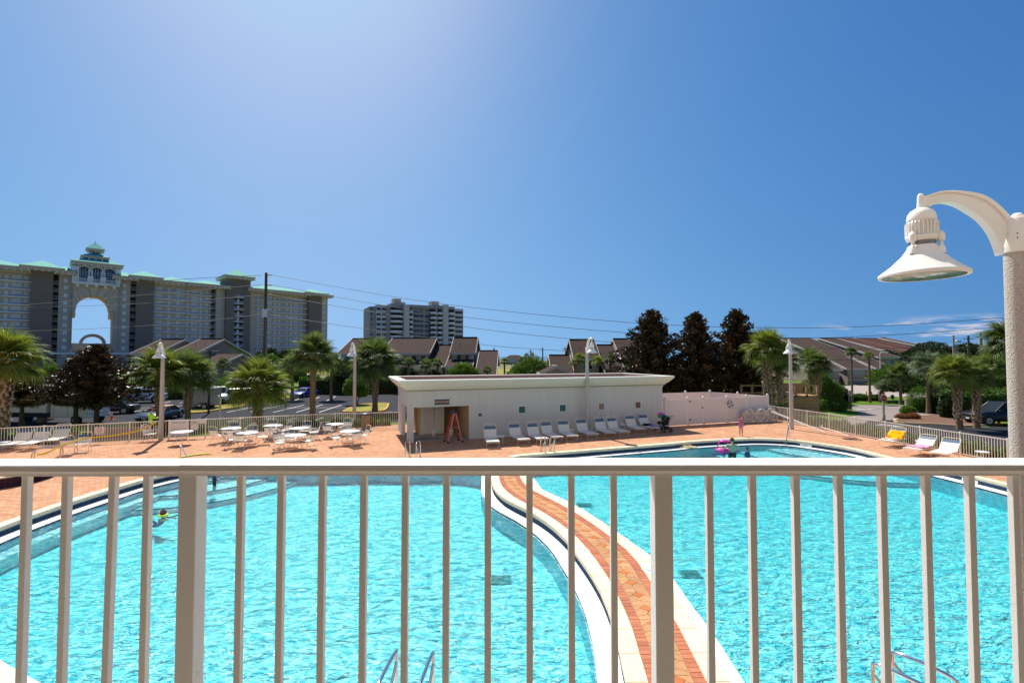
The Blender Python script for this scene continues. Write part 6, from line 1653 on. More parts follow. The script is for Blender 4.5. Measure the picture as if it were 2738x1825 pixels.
# origin = foot end; photo points are the front sled's floor contact (about 0.3 in from the foot end)
for i, (p, lb) in enumerate(wall_l):
    base = G(*p) - perp * .28
    ang = (BR + math.radians((0, 3, 2, 5, -3, 2, -2, 3, -4)[i]))
    if i == 0: L0.location = base; L0.rotation_euler = (0, 0, ang - math.radians(10)); LP_.append(L0)
    else: LP_.append(dup(L0, base, ang, lb))
lt10 = dup(L0, G(1747, 1157) - perp * .28, BR - .05, 'last lounger of the row, with black and lilac towels, by the stroller')
# side tables
def make_side_table(lab):
    t = thing('side_table', lab, 'table', (0, 0, 0), 0, 'small round side tables')
    q = MB(); q.lathe([(.001, .44), (.235, .44), (.25, .43), (.25, .415), (.23, .405), (.001, .405)], 20); q.build('table_top', [M['table_white']], t)
    for k in range(4):
        a = k * PI / 2 + .6; q = MB(); q.tube([(.18 * math.cos(a), .18 * math.sin(a), .41), (.20 * math.cos(a), .20 * math.sin(a), .2), (.25 * math.cos(a), .25 * math.sin(a), .01)], .012, 5); q.build('leg', [FCM], t)
    return t
ST = make_side_table('small white side table right of the first lounger by the entry')
ST.location = G(1338, 1186)
for px, lb in (((1524, 1168), 'small white side table close to the wall, left of the lamp post'), ((1664, 1152), 'small white side table with a white cup on it')): dup(ST, G(*px), 0, lb)
cupP = G(1664, 1152); q = MB(); q.lathe([(.001, 0), (.035, 0), (.048, .15), (.044, .15), (.033, .01)], 12); o = q.build('cup', [M['plastic_white']]); o.location = cupP + Vector((-.02, 0, .442)); tag(o, 'tall white cup on the small table between two loungers', 'cup')
# right-hand loungers
GL2 = 'loungers on the right beside the pool'
ra = make_lounger('lounger with the yellow towel beside the right fence', 42, GL2); place_dir(ra, G(2366, 1196), G(2438, 1180, 0))
rb_ = dup(ra, (0, 0, 0), 0, 'lounger with the pink towel, second from the right fence corner'); place_dir(rb_, G(2436, 1219), G(2522, 1203, 0))
rc = dup(ra, (0, 0, 0), 0, 'empty white lounger rightmost beside the near concrete pole'); place_dir(rc, G(2508, 1232), G(2590, 1208, 0))
dup(ST, G(2464, 1201), 0, 'small round table behind the yellow towel lounger'); dup(ST, G(2628, 1232), 0, 'small round table between the last lounger and the concrete pole')
# left loungers
GL3 = 'loungers along the left fence'
la = make_lounger('leftmost lounger along the left fence', 58, GL3); place_dir(la, G(8, 1209), G(82, 1190, 0))
lb_ = dup(la, (0, 0, 0), 0, 'middle lounger of the three along the left fence'); place_dir(lb_, G(62, 1207), G(138, 1186, 0))
lc = dup(la, (0, 0, 0), 0, 'rightmost lounger of the three along the left fence'); place_dir(lc, G(126, 1197), G(192, 1176, 0))
dup(ST, G(10, 1203), 0, 'small white table at the very left edge by the fence')
# towels
def cloth(name, lab, pts, m, thick=.012, n=(10, 7), lump=.03, cat='towel', seed=0):
    """wrinkled cloth over 4 corner points"""
    a, b, c, d = [Vector(p) for p in pts]; rs = random.Random(seed); nx, ny = n; q = MB(); top = []; 
    for j in range(ny + 1):
        for i in range(nx + 1):
            u, v = i / nx, j / ny; p = (a.lerp(b, u)).lerp(d.lerp(c, u), v)
            nrm = (b - a).cross(d - a).normalized()
            top.append(p + nrm * (rs.uniform(0, lump) + .02 + lump * .6 * math.sin(u * 9 + v * 5)) + Vector((rs.uniform(-.02, .02), rs.uniform(-.02, .02), 0)))
    f = [[j * (nx + 1) + i, j * (nx + 1) + i + 1, (j + 1) * (nx + 1) + i + 1, (j + 1) * (nx + 1) + i] for j in range(ny) for i in range(nx)]
    q.add(top, f, 0, True); o = q.build(name, [M[m]]); tag(o, lab, cat)
    sm = o.modifiers.new('thickness', 'SOLIDIFY'); sm.thickness = thick
    return o
def onl(t, x, y, z): return Matrix.Translation(t.location) @ t.rotation_euler.to_matrix().to_4x4() @ Vector((x, y, z))
a42 = math.radians(42)
def bk_(t, x, l, a=a42): return onl(t, x, 1.22 + l * math.cos(a), .37 + l * math.sin(a) + .02)
cloth('towel', 'bright yellow towel draped over the backrest of the right lounger', [bk_(ra, -.34, -.02), bk_(ra, .34, -.05), bk_(ra, .36, .52), bk_(ra, -.36, .48)], 'towel_yellow', lump=.06, seed=1)
cloth('towel', 'crumpled yellow towel end on the lounger seat under the yellow one', [onl(ra, -.30, .86, .375), onl(ra, .30, .82, .375), onl(ra, .33, 1.20, .375), onl(ra, -.33, 1.22, .375)], 'towel_yellow', lump=.05, seed=2)
cloth('towel', 'white and orange striped towel on the foot of the yellow lounger', [onl(ra, -.28, .42, .375), onl(ra, .30, .45, .375), onl(ra, .30, .86, .375), onl(ra, -.28, .80, .375)], 'towel_mix', lump=.03, seed=3)
cloth('towel', 'pink patterned towel lying along the middle right lounger', [onl(rb_, -.33, .40, .375), onl(rb_, .33, .42, .375), onl(rb_, .33, 1.32, .40), onl(rb_, -.36, 1.25, .375)], 'towel_pink', n=(12, 12), lump=.035, seed=4)
cloth('towel', 'black towel crumpled on the last lounger of the wall row', [onl(lt10, -.30, .75, .375), onl(lt10, .22, .75, .375), onl(lt10, .22, 1.15, .375), onl(lt10, -.30, 1.15, .375)], 'towel_black', lump=.08, seed=5)
cloth('towel', 'lilac towel on the foot of the last lounger of the wall row', [onl(lt10, -.1, .30, .375), onl(lt10, .33, .30, .375), onl(lt10, .33, .72, .375), onl(lt10, -.1, .72, .375)], 'towel_lilac', lump=.05, seed=6)

# cafe tables and strap armchairs
def make_table(lab):
    t = thing('cafe_table', lab, 'table', (0, 0, 0), 0, 'round white tables on the pool deck')
    q = MB(); q.lathe([(.001, .72), (.50, .72), (.53, .712), (.535, .70), (.52, .69), (.001, .69)], 32); q.build('table_top', [M['table_white']], t)
    for k in range(4):
        a = k * PI / 2 + .5; q = MB(); q.tube(crom([(.34 * math.cos(a), .34 * math.sin(a), .69), (.30 * math.cos(a), .30 * math.sin(a), .52), (.22 * math.cos(a), .22 * math.sin(a), .34), (.30 * math.cos(a), .30 * math.sin(a), .15), (.40 * math.cos(a), .40 * math.sin(a), .01)], 3), .013, 6); q.build('leg', [FCM], t)
    q = MB(); q.tube([(.22 * math.cos(a), .22 * math.sin(a), .34) for a in [i * PI / 8 for i in range(16)]], .010, 5, closed=True); q.build('ring', [FCM], t)
    return t
def make_chair(lab):
    """faces -y (towards the table), back at +y"""
    t = thing('strap_armchair', lab, 'chair', (0, 0, 0), 0, 'strap armchairs on the pool deck'); w = .27; zs = .42
    for s in (-1, 1):
        x = s * w
        q = MB(); q.tube(crom([(x, .30, .012), (x, .02, .30), (x, -.26, .62), (x, -.20, .645), (x, .18, .62)], 3), .012, 6); q.build('arm', [FCM], t)
        q = MB(); q.tube([(x, -.30, .012), (x, -.22, .25), (x, .0, .42)], .012, 6); q.build('leg', [FCM], t)
    q = MB(); q.tube([(-w, -.30, .012), (w, -.30, .012)], .012, 6); q.build('front_stretcher', [FCM], t)
    q = MB(); q.tube([(-w, .30, .012), (w, .30, .012)], .012, 6); q.build('rear_stretcher', [FCM], t)
    q = MB(); q.tube([(-w, .2, zs), (-w, -.25, zs + .02), (-w + .04, -.28, zs + .02), (w - .04, -.28, zs + .02), (w, -.25, zs + .02), (w, .2, zs)], .012, 6); q.build('seat_frame', [FCM], t)
    q = MB(); q.tube([(-w, .2, zs), (-w, .33, .90), (-w + .05, .35, .96), (w - .05, .35, .96), (w, .33, .90), (w, .2, zs)], .012, 6); q.build('back_frame', [FCM], t)
    for i in range(7): y = -.26 + .065 * i; strap(t, 2 * w + .02, (y, zs + .018), (y + .052, zs + .016))
    for i in range(7):
        f0, f1 = .04 + i / 7 * .82, .04 + (i + .80) / 7 * .82; y0, z0 = .2 + .13 * f0, zs + .48 * f0; y1, z1 = .2 + .13 * f1, zs + .48 * f1
        strap(t, 2 * w + .02, (y0, z0), (y1, z1), blue=i >= 5)
    return t
T0 = make_table('round white table standing alone in front of the pool rules board'); T0.location = G(485.5, 1188.5)
C0 = make_chair('armchair alone beside the lamp post in the left fence, facing right')
first = [True]
def chair_at(P, face, lab):            # face: direction (angle) the chair looks
    rz = face + PI / 2
    if first[0]: first[0] = False; C0.location = P; C0.rotation_euler = (0, 0, rz); C0['label'] = lab; return C0
    return dup(C0, P, rz, lab)
chair_at(G(402, 1180), math.radians(8), 'armchair alone beside the lamp post in the left fence, facing right')
chair_at(G(184, 1214), math.radians(118), 'armchair seen from behind, left one of the pair by the left loungers')
chair_at(G(222, 1208), math.radians(-62), 'armchair facing the viewer, right one of the pair by the left loungers')
tabs = [((618, 1144), 'back left table of the cafe group, nearest the rules board'), ((662, 1155.5), 'front left table of the cafe group'),
        ((730, 1136.5), 'table behind the front left one, against the fence'), ((790, 1162), 'front middle table of the cafe group, flip-flops beside it'),
        ((800, 1143), 'table behind the front middle one'), ((895, 1132.5), 'table nearest the fence, left of the trash can'), ((936, 1151.4), 'front right table of the cafe group')]
names = ['back left cafe table', 'front left cafe table', 'cafe table against the fence', 'front middle cafe table', 'cafe table behind the front middle one', 'cafe table nearest the lamp post', 'front right cafe table']
chs = [[(205, 'left'), (262, 'near left'), (345, 'right'), (75, 'far')], [(200, 'left'), (255, 'near'), (5, 'right'), (80, 'far')], [(262, 'near'), (340, 'right'), (95, 'far')],
       [(190, 'left'), (130, 'far left'), (320, 'right'), (95, 'far')], [(55, 'far right'), (345, 'right'), (180, 'left')], [(238, 'near left'), (40, 'far right'), (350, 'right')], [(190, 'left'), (268, 'near'), (2, 'right'), (85, 'far')]]
for i, ((px, lb), nm, cs) in enumerate(zip(tabs, names, chs)):
    P = G(px[0], px[1], .72); P.z = 0; t = dup(T0, P, i * .4, 'round white ' + lb)
    for a, side in cs:
        a = math.radians(a + 30 + rnd.uniform(-8, 8)); r = rnd.uniform(.66, .84); chair_at(P + Vector((math.cos(a), math.sin(a), 0)) * r, a + PI + rnd.uniform(-.25, .25), 'strap armchair on the %s side of the %s' % (side, nm))
# trash can
tc_ = thing('trash_can', 'round slatted tan trash can with dark domed lid by the fence', 'trash can', G(977, 1149))
q = MB(); q.lathe([(.001, .02), (.27, .02), (.27, .98), (.001, .98)], 20); q.build('drum', [M['bin_dark']], tc_)
bmx = MB(); bmx.box(-.028, .028, -.012, .012, .03, .97); BSL = bmx.mesh('slat', [M['tan_slat']])
for k in range(24): a = 2 * PI * k / 24; o = link('slat', BSL, tc_, loc=(.285 * math.cos(a), .285 * math.sin(a), 0)); o.rotation_euler = (0, 0, a + PI / 2)
q = MB(); q.lathe([(.30, .97), (.31, .99), (.30, 1.01), (.22, 1.09), (.10, 1.12), (.001, 1.13)], 24); q.build('lid', [M['bin_dark']], tc_)

# step ladder in the entry
ld = thing('step_ladder', 'red fibreglass step ladder opened in front of the restroom entry', 'ladder', G(1213, 1181), BR + .15)
hl = 1.62
for s in (-1, 1):
    q = MB(); q.tube([(s * .27 - .38, 0, .10), (s * .27 - .38 + .0, 0, .1)], .02, 4) if False else None
    def beam(a, b, w, d, m, nm):
        a, b = Vector(a), Vector(b); t_ = (b - a).normalized(); sd = Vector((0, 1, 0)); up = t_.cross(sd).normalized(); q = MB()
        vs = [p + up * (w / 2) * i + sd * (d / 2) * j for p in (a, b) for i, j in ((-1, -1), (1, -1), (1, 1), (-1, 1))]
        q.add(vs, [[3, 2, 1, 0], [4, 5, 6, 7], [0, 1, 5, 4], [1, 2, 6, 5], [2, 3, 7, 6], [3, 0, 4, 7]]); return q.build(nm, [M[m]], ld)
    y = s * .23
    beam((-.44, y * 1.3, .03), (-.05, y * .6, hl), .085, .03, 'ladder_red' if s > 0 else 'ladder_red_pale', 'side_rail'); beam((.40, y * 1.25, .03), (.06, y * .6, hl), .07, .03, 'ladder_red' if s > 0 else 'ladder_red_pale', 'rear_rail')
    for x in (-.44, .40): q = MB(); q.box(x - .05, x + .05, y * 1.28 - .03, y * 1.28 + .03, .0, .10); q.build('foot', [M['dark_rubber']], ld)
for i in range(5):
    f = (i + .7) / 5.6; x = -.44 + .39 * f; z = hl * f; w_ = .23 * (1.3 - .7 * f); q = MB(); q.box(x - .04, x + .04, -w_, w_, z - .012, z + .012); q.build('step', [M['alu']], ld)
for f in (.25, .5, .75): x = .40 - .34 * f; w_ = .23 * (1.25 - .65 * f); q = MB(); q.box(x - .012, x + .012, -w_, w_, hl * f - .015, hl * f + .015); q.build('brace', [M['alu']], ld)
for s in (-1, 1): q = MB(); q.tube([(-.25, s * .22, .80), (.23, s * .22, .80)], .008, 5); q.build('spreader', [M['alu']], ld)
q = MB(); q.box(-.14, .14, -.20, .20, hl - .01, hl + .05, bev=.01); q.build('cap', [M['bin_dark']], ld)
q = MB(); q.box(-.10, .02, -.12, .06, 0, .09, bev=.02); o = q.build('cloth_rag', [M['blue_cap']]); o.location = ld.location + Vector((0, 0, hl + .05)); tag(o, 'blue rag lying on top of the red step ladder', 'rag')
bk = thing('bucket', 'white paint bucket on the drop cloth in the entry', 'bucket', BP(1.75, 1.55, .02))
q = MB(); q.lathe([(.001, 0), (.13, 0), (.15, .36), (.155, .37), (.145, .37), (.13, .02)], 20); q.build('pail', [M['plastic_white']], bk)
q = MB(); q.tube([(.15 * math.cos(a), .02, .36 + .0 - .12 * math.sin(a)) for a in [i * PI / 8 for i in range(9)]], .004, 4); q.build('handle', [M['alu']], bk)
bk2 = dup(bk, BP(2.75, 1.35, .02), .7, 'second white bucket half hidden behind the red step ladder')
rp = thing('roller_pole', 'thin dark paint roller pole standing in the bucket', 'pole', BP(1.75, 1.55, .05))
q = MB(); q.tube([(0, 0, 0), (0, .25, 1.55)], .012, 6); q.build('pole', [M['tan_slat']], rp); q = MB(); q.tube([(0, .25, 1.45), (0, .27, 1.62)], .022, 6); q.build('grip', [M['ink_black']], rp)
cloth('drop_cloth', 'crumpled tan drop cloth spread on the entry floor', [BP(.5, .9, .025), BP(3.5, 1.0, .025), BP(3.55, 3.0, .025), BP(1.1, 2.45, .025)], 'drop_cloth', thick=.006, n=(16, 10), lump=.02, cat='cloth', seed=9)

# pool noodle, float, flip-flops
pn = [G(478, 1225), G(500, 1221), G(530, 1216.5), G(562, 1214)]
q = MB(); q.tube(crom([p + Vector((0, 0, .035)) for p in pn], 6), .035, 10); o = q.build('pool_noodle', [M['noodle']]); tag(o, 'bright yellow-green pool noodle lying curved on the deck', 'pool noodle')
for i, (px, rz) in enumerate([((731, 1202), .4), ((745, 1197.5), 1.3)]):
    q = MB(); q.prism([(math.cos(a) * .05 * (1 + .2 * math.sin(a)), math.sin(a) * .14) for a in [k * PI / 7 for k in range(14)]], 0, .02)
    t = thing('flip_flop', ['black flip-flop on the deck farther from the front middle table', 'black flip-flop close to the front middle cafe table leg'][i], 'flip-flop', G(*px), rz, 'black flip-flops'); q.build('sole', [M['ink_black']], t)
    q = MB(); q.tube([(-.045, -.02, .02), (-.02, .04, .06), (0, .09, .02), (.02, .04, .06), (.045, -.02, .02)], .008, 5); q.build('strap', [M['ink_black']], t)
cloth('towel', 'small red and white towel dropped under the front middle table', [G(823, 1193) , G(842, 1189), G(843, 1186.5), G(824, 1190)], 'towel_mix', n=(5, 4), lump=.02, seed=12)

# stainless pool ladders and handrails
def rail_pair(lab, P, rz, sp=.5, out=.55, inn=.35, h=.80, cat='pool ladder', brace=True, name='pool_ladder', deep=-.8):
    t = thing(name, lab, cat, P, rz)
    for s in (-1, 1):
        x = s * sp / 2
        pts = [(x, out, 0.0), (x, out, h * .45), (x, out - .04, h * .72), (x, out - .16, h * .93), (x, out - .30, h), (x, -.12, h), (x, -inn + .03, h - .03), (x, -inn, h - .12), (x, -inn, .1), (x, -inn, deep)]
        q = MB(); q.tube(crom(pts, 4), .0245, 12); q.build('rail', [M['steel']], t)
        if brace: q = MB(); q.tube([(x, -inn + .005, h - .17), (x, out - .05, .02)], .019, 10); q.build('brace', [M['steel']], t)
        q = MB(); q.lathe([(.05, 0), (.05, .012), (.03, .025), (.025, .03)], 14, c=(x, out, .0)); q.build('flange', [M['steel']], t)
    for i in range(3): q = MB(); q.box(-sp / 2, sp / 2, -inn - .05, -inn + .05, -.35 - .28 * i, -.32 - .28 * i); q.build('tread', [M['steel']], t)
    return t
# local -y points to the water
rail_pair('near stainless ladder rails at the bottom of the left pool, low in the picture', (-1.33, 6.05, 0), math.radians(176), h=.88, inn=.40)
rail_pair('near stainless ladder rails at the bottom right, in the right pool', (5.08, 6.05, 0), math.radians(208), h=.85, out=.5, inn=.36)
rail_pair('stainless ladder rails at the far side of the right pool', G(1466, 1209), math.radians(17), h=.82, out=.42, inn=.22)
rail_pair('stainless ladder rails at the far edge of the left pool, before the restroom', G(1102, 1229), math.radians(-3), h=.85, out=.55, inn=.25)
rail_pair('stainless ladder rails at the spa on the far left, with yellow tape', G(104, 1232), math.radians(125), h=.62, out=.2, inn=.75, name='spa_rail', cat='handrail', brace=False, deep=.2)
def step_rail(lab, px_top, px_a, px_b, z=0):
    t = thing('hand_rail', lab, 'handrail', G(*px_a)); O = G(*px_a); q = MB()
    a = G(*px_a); tp = A(px_top[0], px_top[1], a.y); b = A(px_b[0], px_b[1], a.y - 1.1)
    q.tube(crom([a, a.lerp(tp, .9), tp + Vector((0, -.05, 0)), tp.lerp(b, .15), b], 4), .024, 10)
    q.v = [(v[0] - O.x, v[1] - O.y, v[2] - O.z) for v in q.v]; q.build('rail', [M['steel']], t)
step_rail('slanting steel handrail at the steps of the left pool by the noodle', (483, 1190), (482, 1226), (507, 1233))
step_rail('slanting steel handrail at the steps in the far right pool corner', (2109, 1134), (2111, 1171), (2097, 1213))

# spa with dark tiled wall at far left
sp_ = thing('spa', 'round raised spa with dark purple tiled wall at the left edge', 'hot tub', (-20.2, 18.3, 0)); sp_.scale = (.74, .74, .8)
q = MB(); q.lathe([(2.7, 0), (2.7, .46)], 48, smooth=False); q.build('tiled_wall', [M['spa_tile']], sp_)
q = MB(); q.lathe([(2.76, .46), (2.76, .53), (2.35, .53), (2.35, .2)], 48, smooth=False); q.build('coping', [M['coping']], sp_)
q = MB(); q.lathe([(2.36, .36), (.001, .36)], 40); q.build('water', [M['teal_art']], sp_)
# caution tape
def tape(pts, lab):
    q = MB(); P = crom(pts, 8); n = len(P); vs = []
    for i, p in enumerate(P):
        tw = .5 * math.sin(i * .9); vs += [p + Vector((0, .02 * math.sin(tw), .035)), p - Vector((0, .02 * math.sin(tw), .035))]
    q.add(vs, [[2 * i, 2 * i + 1, 2 * i + 3, 2 * i + 2] for i in range(n - 1)]); o = q.build('caution_tape', [M['tape_yellow']]); s_ = o.modifiers.new('thickness', 'SOLIDIFY'); s_.thickness = .004; tag(o, lab, 'tape')
tape([A(417, 1128, 26.3), A(372, 1150, 25.8), A(300, 1164, 24.6), A(225, 1172, 23.3), A(190, 1184, 21.5), A(165, 1190, 20.5)], 'yellow caution tape stretched from the lamp post to the spa')
tape([A(165, 1190, 20.5), A(140, 1203, 19.5), A(118, 1212, 18.9), A(98, 1214.5, 18.7)], 'end of yellow caution tape tied to the spa rails')

# signs on the left fence
def fence_pt(px, py):                  # point on the left fence line
    pts = [(-33, 21.9), (-26.6, 24.5), (-19.8, 27.35), (-11.5, 30.8)]; k = (px - 1369) / F
    for a, b in zip(pts, pts[1:]):
        dx, dy = b[0] - a[0], b[1] - a[1]; t = (k * a[1] - a[0]) / (dx - k * dy)
        if -.01 <= t <= 1.01: Y = a[1] + dy * t; return A(px, py, Y), math.atan2(dy, dx)
def board(lab, x0, x1, y0, y1, lines, base_m='sign_white', name='sign'):
    (P, ang) = fence_pt((x0 + x1) / 2, (y0 + y1) / 2); Pa, _ = fence_pt(x0, (y0 + y1) / 2); Pb, _ = fence_pt(x1, (y0 + y1) / 2); w = (Pb - Pa).length; h = A(0 + (x0 + x1) / 2, y0, P.y).z - A((x0 + x1) / 2, y1, P.y).z
    off = Vector((math.sin(ang), -math.cos(ang), 0)) * .055
    t = thing(name, lab, 'sign', P + off, ang); q = MB(); q.box(-w / 2, w / 2, 0, .012, -h / 2, h / 2); q.build('board', [M[base_m]], t)
    for (txt, size, fz, mt) in lines:
        o = link('lettering', text_mesh(txt, size * h, mt, extrude=.001), t); o.location = (0, -.003, h * fz); o.rotation_euler = (PI / 2, 0, 0)
        bw_ = max(v.co.x for v in o.data.vertices) - min(v.co.x for v in o.data.vertices)
        if bw_ > w * .92: o.scale = (w * .92 / bw_, 1, 1)
    return t, w, h
board('large white pool rules board hanging on the left fence', 454, 504, 1122.5, 1168, [('POOL RULES', .12, .36, 'ink_blue'), ('NO GLASS IN POOL AREA', .065, -.02, 'ink_blue'), ('NO DIVING', .15, -.41, 'ink_blue')])
(t, w, h) = board('small white sign reading NO AUDIBLE RADIOS beside the pool rules board', 510, 531, 1121, 1134.5, [('NO\nAUDIBLE\nRADIOS', .26, 0, 'ink_black')])
board('small white notice under the no radios sign', 510, 531, 1135.5, 1148.5, [('- - - - -\n- - - -\n- - - - -', .2, 0, 'ink_black')])
board('small white notice right of the no radios sign', 532, 553, 1120, 1131, [('- - - - -\n- - - -\n- - - - -', .2, 0, 'ink_black')])
for (x0, x1, y0, y1, lb) in ((255, 279, 1140, 1161, 'white no diving sign with red prohibition circle on the left fence'), (378, 402, 1137, 1150, 'white sign beside the lamp post with red symbol, tape across it')):
    t, w, h = board(lb, x0, x1, y0, y1, [('NO DIVING', .2, -.36, 'ink_blue')] if x0 < 300 else [('NO', .3, .12, 'ink_black'), ('DIVING', .28, -.3, 'ink_black')])
    cx, cz_ = (0, h * .12) if x0 < 300 else (w * .2, h * .15); r = h * (.26 if x0 < 300 else .26)
    q = MB(); q.tube([(cx + r * math.cos(a), -.006, cz_ + r * math.sin(a)) for a in [k * PI / 10 for k in range(20)]], .012, 5, closed=True); q.build('red_circle', [M['ink_red']], t)
    q = MB(); q.tube([(cx - r * .7, -.006, cz_ + r * .7), (cx + r * .7, -.006, cz_ - r * .7)], .011, 5); q.build('red_bar', [M['ink_red']], t)
# bench and planter box outside the left fence
bn = thing('bench', 'plain brown wooden bench standing outside the left fence', 'bench', (-22.6, 27.6, GZ), BR)
q = MB(); q.box(-1.5, 1.5, 0, .5, .85, .92); q.build('seat', [M['siding']], bn); q = MB(); q.box(-1.5, 1.5, .45, .52, .92, 1.5); q.build('backrest', [M['siding']], bn)
for x in (-1.4, 1.4): q = MB(); q.box(x - .06, x + .06, 0, .5, 0, .85); q.build('leg', [M['siding']], bn)
# stroller
st = thing('stroller', 'black baby stroller loaded with bright bags by the last lounger', 'stroller', G(1773, 1153), math.radians(205))
q = MB(); q.add([(-.24, -.25, .45), (.24, -.25, .45), (.24, .22, .42), (-.24, .22, .42), (-.24, .40, .95), (.24, .40, .95), (.22, -.30, .62), (-.22, -.30, .62), (.24, .12, .62), (-.24, .12, .62)], [[3, 2, 1, 0], [0, 1, 6, 7], [2, 3, 4, 5], [1, 2, 5, 8], [1, 8, 6], [0, 7, 9], [0, 9, 4, 3]]); q.build('seat', [M['black_fabric']], st)
q = MB(); q.ball((0, .22, .82), .30, 14, sc=(.85, .9, .75)); q.build('canopy', [M['black_fabric']], st)
for s in (-1, 1):
    q = MB(); q.tube([(s * .25, .62, 1.02), (s * .26, .40, .85), (s * .27, -.05, .40), (s * .22, -.42, .12)], .014, 6); q.build('frame', [M['alu']], st)
    q = MB(); q.tube([(s * .26, .10, .55), (s * .28, .38, .14)], .014, 6); q.build('frame', [M['alu']], st)
    for y, r in ((.38, .14), (-.42, .10)):
        q = MB(); q.tube([(s * .29 + r_ * .0 - .02, y, r) for r_ in (0,)] + [(s * .29 + .02, y, r)], r, 16); w_ = q.build('wheel', [M['tyre']], st)
        q = MB(); q.tube([(s * .29 - .026, y, r), (s * .29 + .026, y, r)], r * .55, 12); q.build('hub', [M['rim']], w_)
q = MB(); q.tube([(-.25, .62, 1.02), (0, .66, 1.05), (.25, .62, 1.02)], .018, 6); q.build('handlebar', [M['ink_black']], st)
q = MB(); q.box(-.22, .22, -.2, .34, .16, .34, bev=.03); q.build('basket', [M['black_fabric']], st)
for (dx, dy, z, r, m_, lb) in ((.0, .30, 1.10, .20, 'pink_plastic', 'bright pink bag piled on top of the stroller'), (.12, .12, 1.03, .17, 'teal_art', 'teal beach bag on the stroller'), (-.12, .05, 1.0, .15, 'green_plastic', 'green bag hanging at the front of the stroller')):
    q = MB(); q.ball((0, 0, 0), r, 12, sc=(1, .9, .7)); o = q.build('bag', [M[m_]]); o.location = st.location + Vector((dx - .15, dy - .35, z)); tag(o, lb, 'bag')
# hose reels on stacked chairs, green bin, life ring
for i, (px, py) in enumerate([(1999, 1129), (2030, 1128), (2055, 1126)]):
    P = G(px, py); hc = thing('hose_coil', ['left coil of thick white pool hose hanging on a chair back', 'middle coil of thick white pool hose hanging on a chair back', 'right coil of thick white pool hose hanging on a chair back'][i], 'hose', P, BR * .6, 'white hose coils by the vinyl fence')
    for j in range(15):
        r0 = .07 + .033 * j; rs = random.Random(i * 20 + j); pts = [(r0 * 1.15 * math.cos(a) * (1 + .06 * math.sin(3 * a + j)), -.18 - .02 * (j % 4) + .06 * math.sin(a * 2 + j), .92 - r0 * 1.05 + r0 * 1.15 * math.sin(a)) for a in [k * PI / 12 for k in range(24)]]
        pts = [(x, y, max(.04, z)) for x, y, z in pts]; q = MB(); q.tube(pts, .030, 6, closed=True); q.build('loop', [M['hose_white']], hc)
    q = MB(); q.tube([(-.22, .05, 0), (-.22, -.05, .95), (-.18, -.08, 1.05), (.18, -.08, 1.05), (.22, -.05, .95), (.22, .05, 0)], .014, 6); q.build('hanger_frame', [FCM], hc)
    q = MB(); q.box(-.2, .2, -.09, -.06, .82, .95); q.build('strap', [SBM], hc)
gb = thing('green_bin', 'tilted dark bin with green lid behind the hoses, by the fence corner', 'bin', G(2046, 1122) + Vector((0, .5, 0)), .3)
q = MB(); q.box(-.28, .28, -.25, .25, .02, 1.15, bev=.03); q.build('body', [M['bin_dark']], gb); q = MB(); q.box(-.30, .30, -.28, .30, 1.16, 1.24, bev=.02); q.build('lid', [M['green_plastic']], gb)
p1942 = onfront(1944); lr = thing('life_ring', 'cream and blue life ring hanging on the vinyl enclosure', 'life ring', (p1942[0] + .12, p1942[1] - .13, 1.35), BR * .7)
for k in range(8):
    q = MB(); q.tube([(.20 * math.cos(a), 0, .20 * math.sin(a)) for a in [k * PI / 4 + j * PI / 16 for j in range(5)]], .055, 10); q.build('segment', [M['ring_blue' if k % 2 else 'ring_cream']], lr)
q = MB(); q.tube([(-.02, 0, .24), (0, 0, .48), (.02, 0, .24)], .01, 4); q.build('rope', [M['ring_blue']], lr)
# long poles clipped on the right fence
pr_ = thing('pool_poles', 'long white pole-brush poles leaning along the inside of the right fence', 'pole')
for k in range(2):
    a = A(2051, 1091 + k * 3, 35.2); b = A(2215, 1155 + k * 2, 29.5); q = MB(); q.tube([a + Vector((-.15, 0, 0)), b + Vector((-.2, 0, 0))], .022, 6); q.build('pole', [M['vinyl']], pr_)
pr2 = thing('pool_poles', 'low white pole lying at the foot of the right fence', 'pole'); q = MB(); q.tube([G(2200, 1150) + Vector((-.15, 0, .25)), G(2300, 1174) + Vector((-.15, 0, .06))], .022, 6); q.build('pole', [M['vinyl']], pr2)
# floats
fl = MB(); fl.tube(crom([(-.42, 0, 0), (-.2, .12, .02), (.1, .14, .02), (.42, .05, 0), (.42, -.08, 0), (.1, -.14, .02), (-.2, -.12, .02)], 4, True), .05, 8, closed=True); fl.box(-.40, .40, -.12, .12, -.02, .03)
o = fl.build('pool_float', [M['yellow_float']]); P = G(1838.5, 1196.5, ZW); o.location = P + Vector((0, 0, .03)); o.rotation_euler = (0, 0, -.1); tag(o, 'yellow and white patterned swim float drifting near the far pool edge', 'pool float')
o['label'] = 'yellow and white patterned swim float drifting near the far pool edge'
for nm, lb, px, r in (('main_drain', 'greenish square main drain grate on the floor of the left pool', (1336, 1549), .30), ('main_drain', 'dark drain on the floor near the left end of the right pool', (1563, 1350), .30), ('main_drain', 'second dark drain on the floor of the right pool behind the wide post', (1846, 1534), .26), ('main_drain', 'small drain in front of the far side of the right pool', (1705, 1217), .22)):
    P = G(px[0], px[1], -.87); t = thing(nm, lb, 'drain', P); q = MB(); q.prism([(-r, -r * .8), (r, -r * .8), (r, r * .8), (-r, r * .8)], 0, .015); q.build('plate', [M['drain_teal']], t)
    for k in range(6): q = MB(); q.box(-r + .04, r - .04, -r * .7 + k * r * .25, -r * .7 + k * r * .25 + .02, .015, .022); q.build('slot', [M['mint_dark']], t)
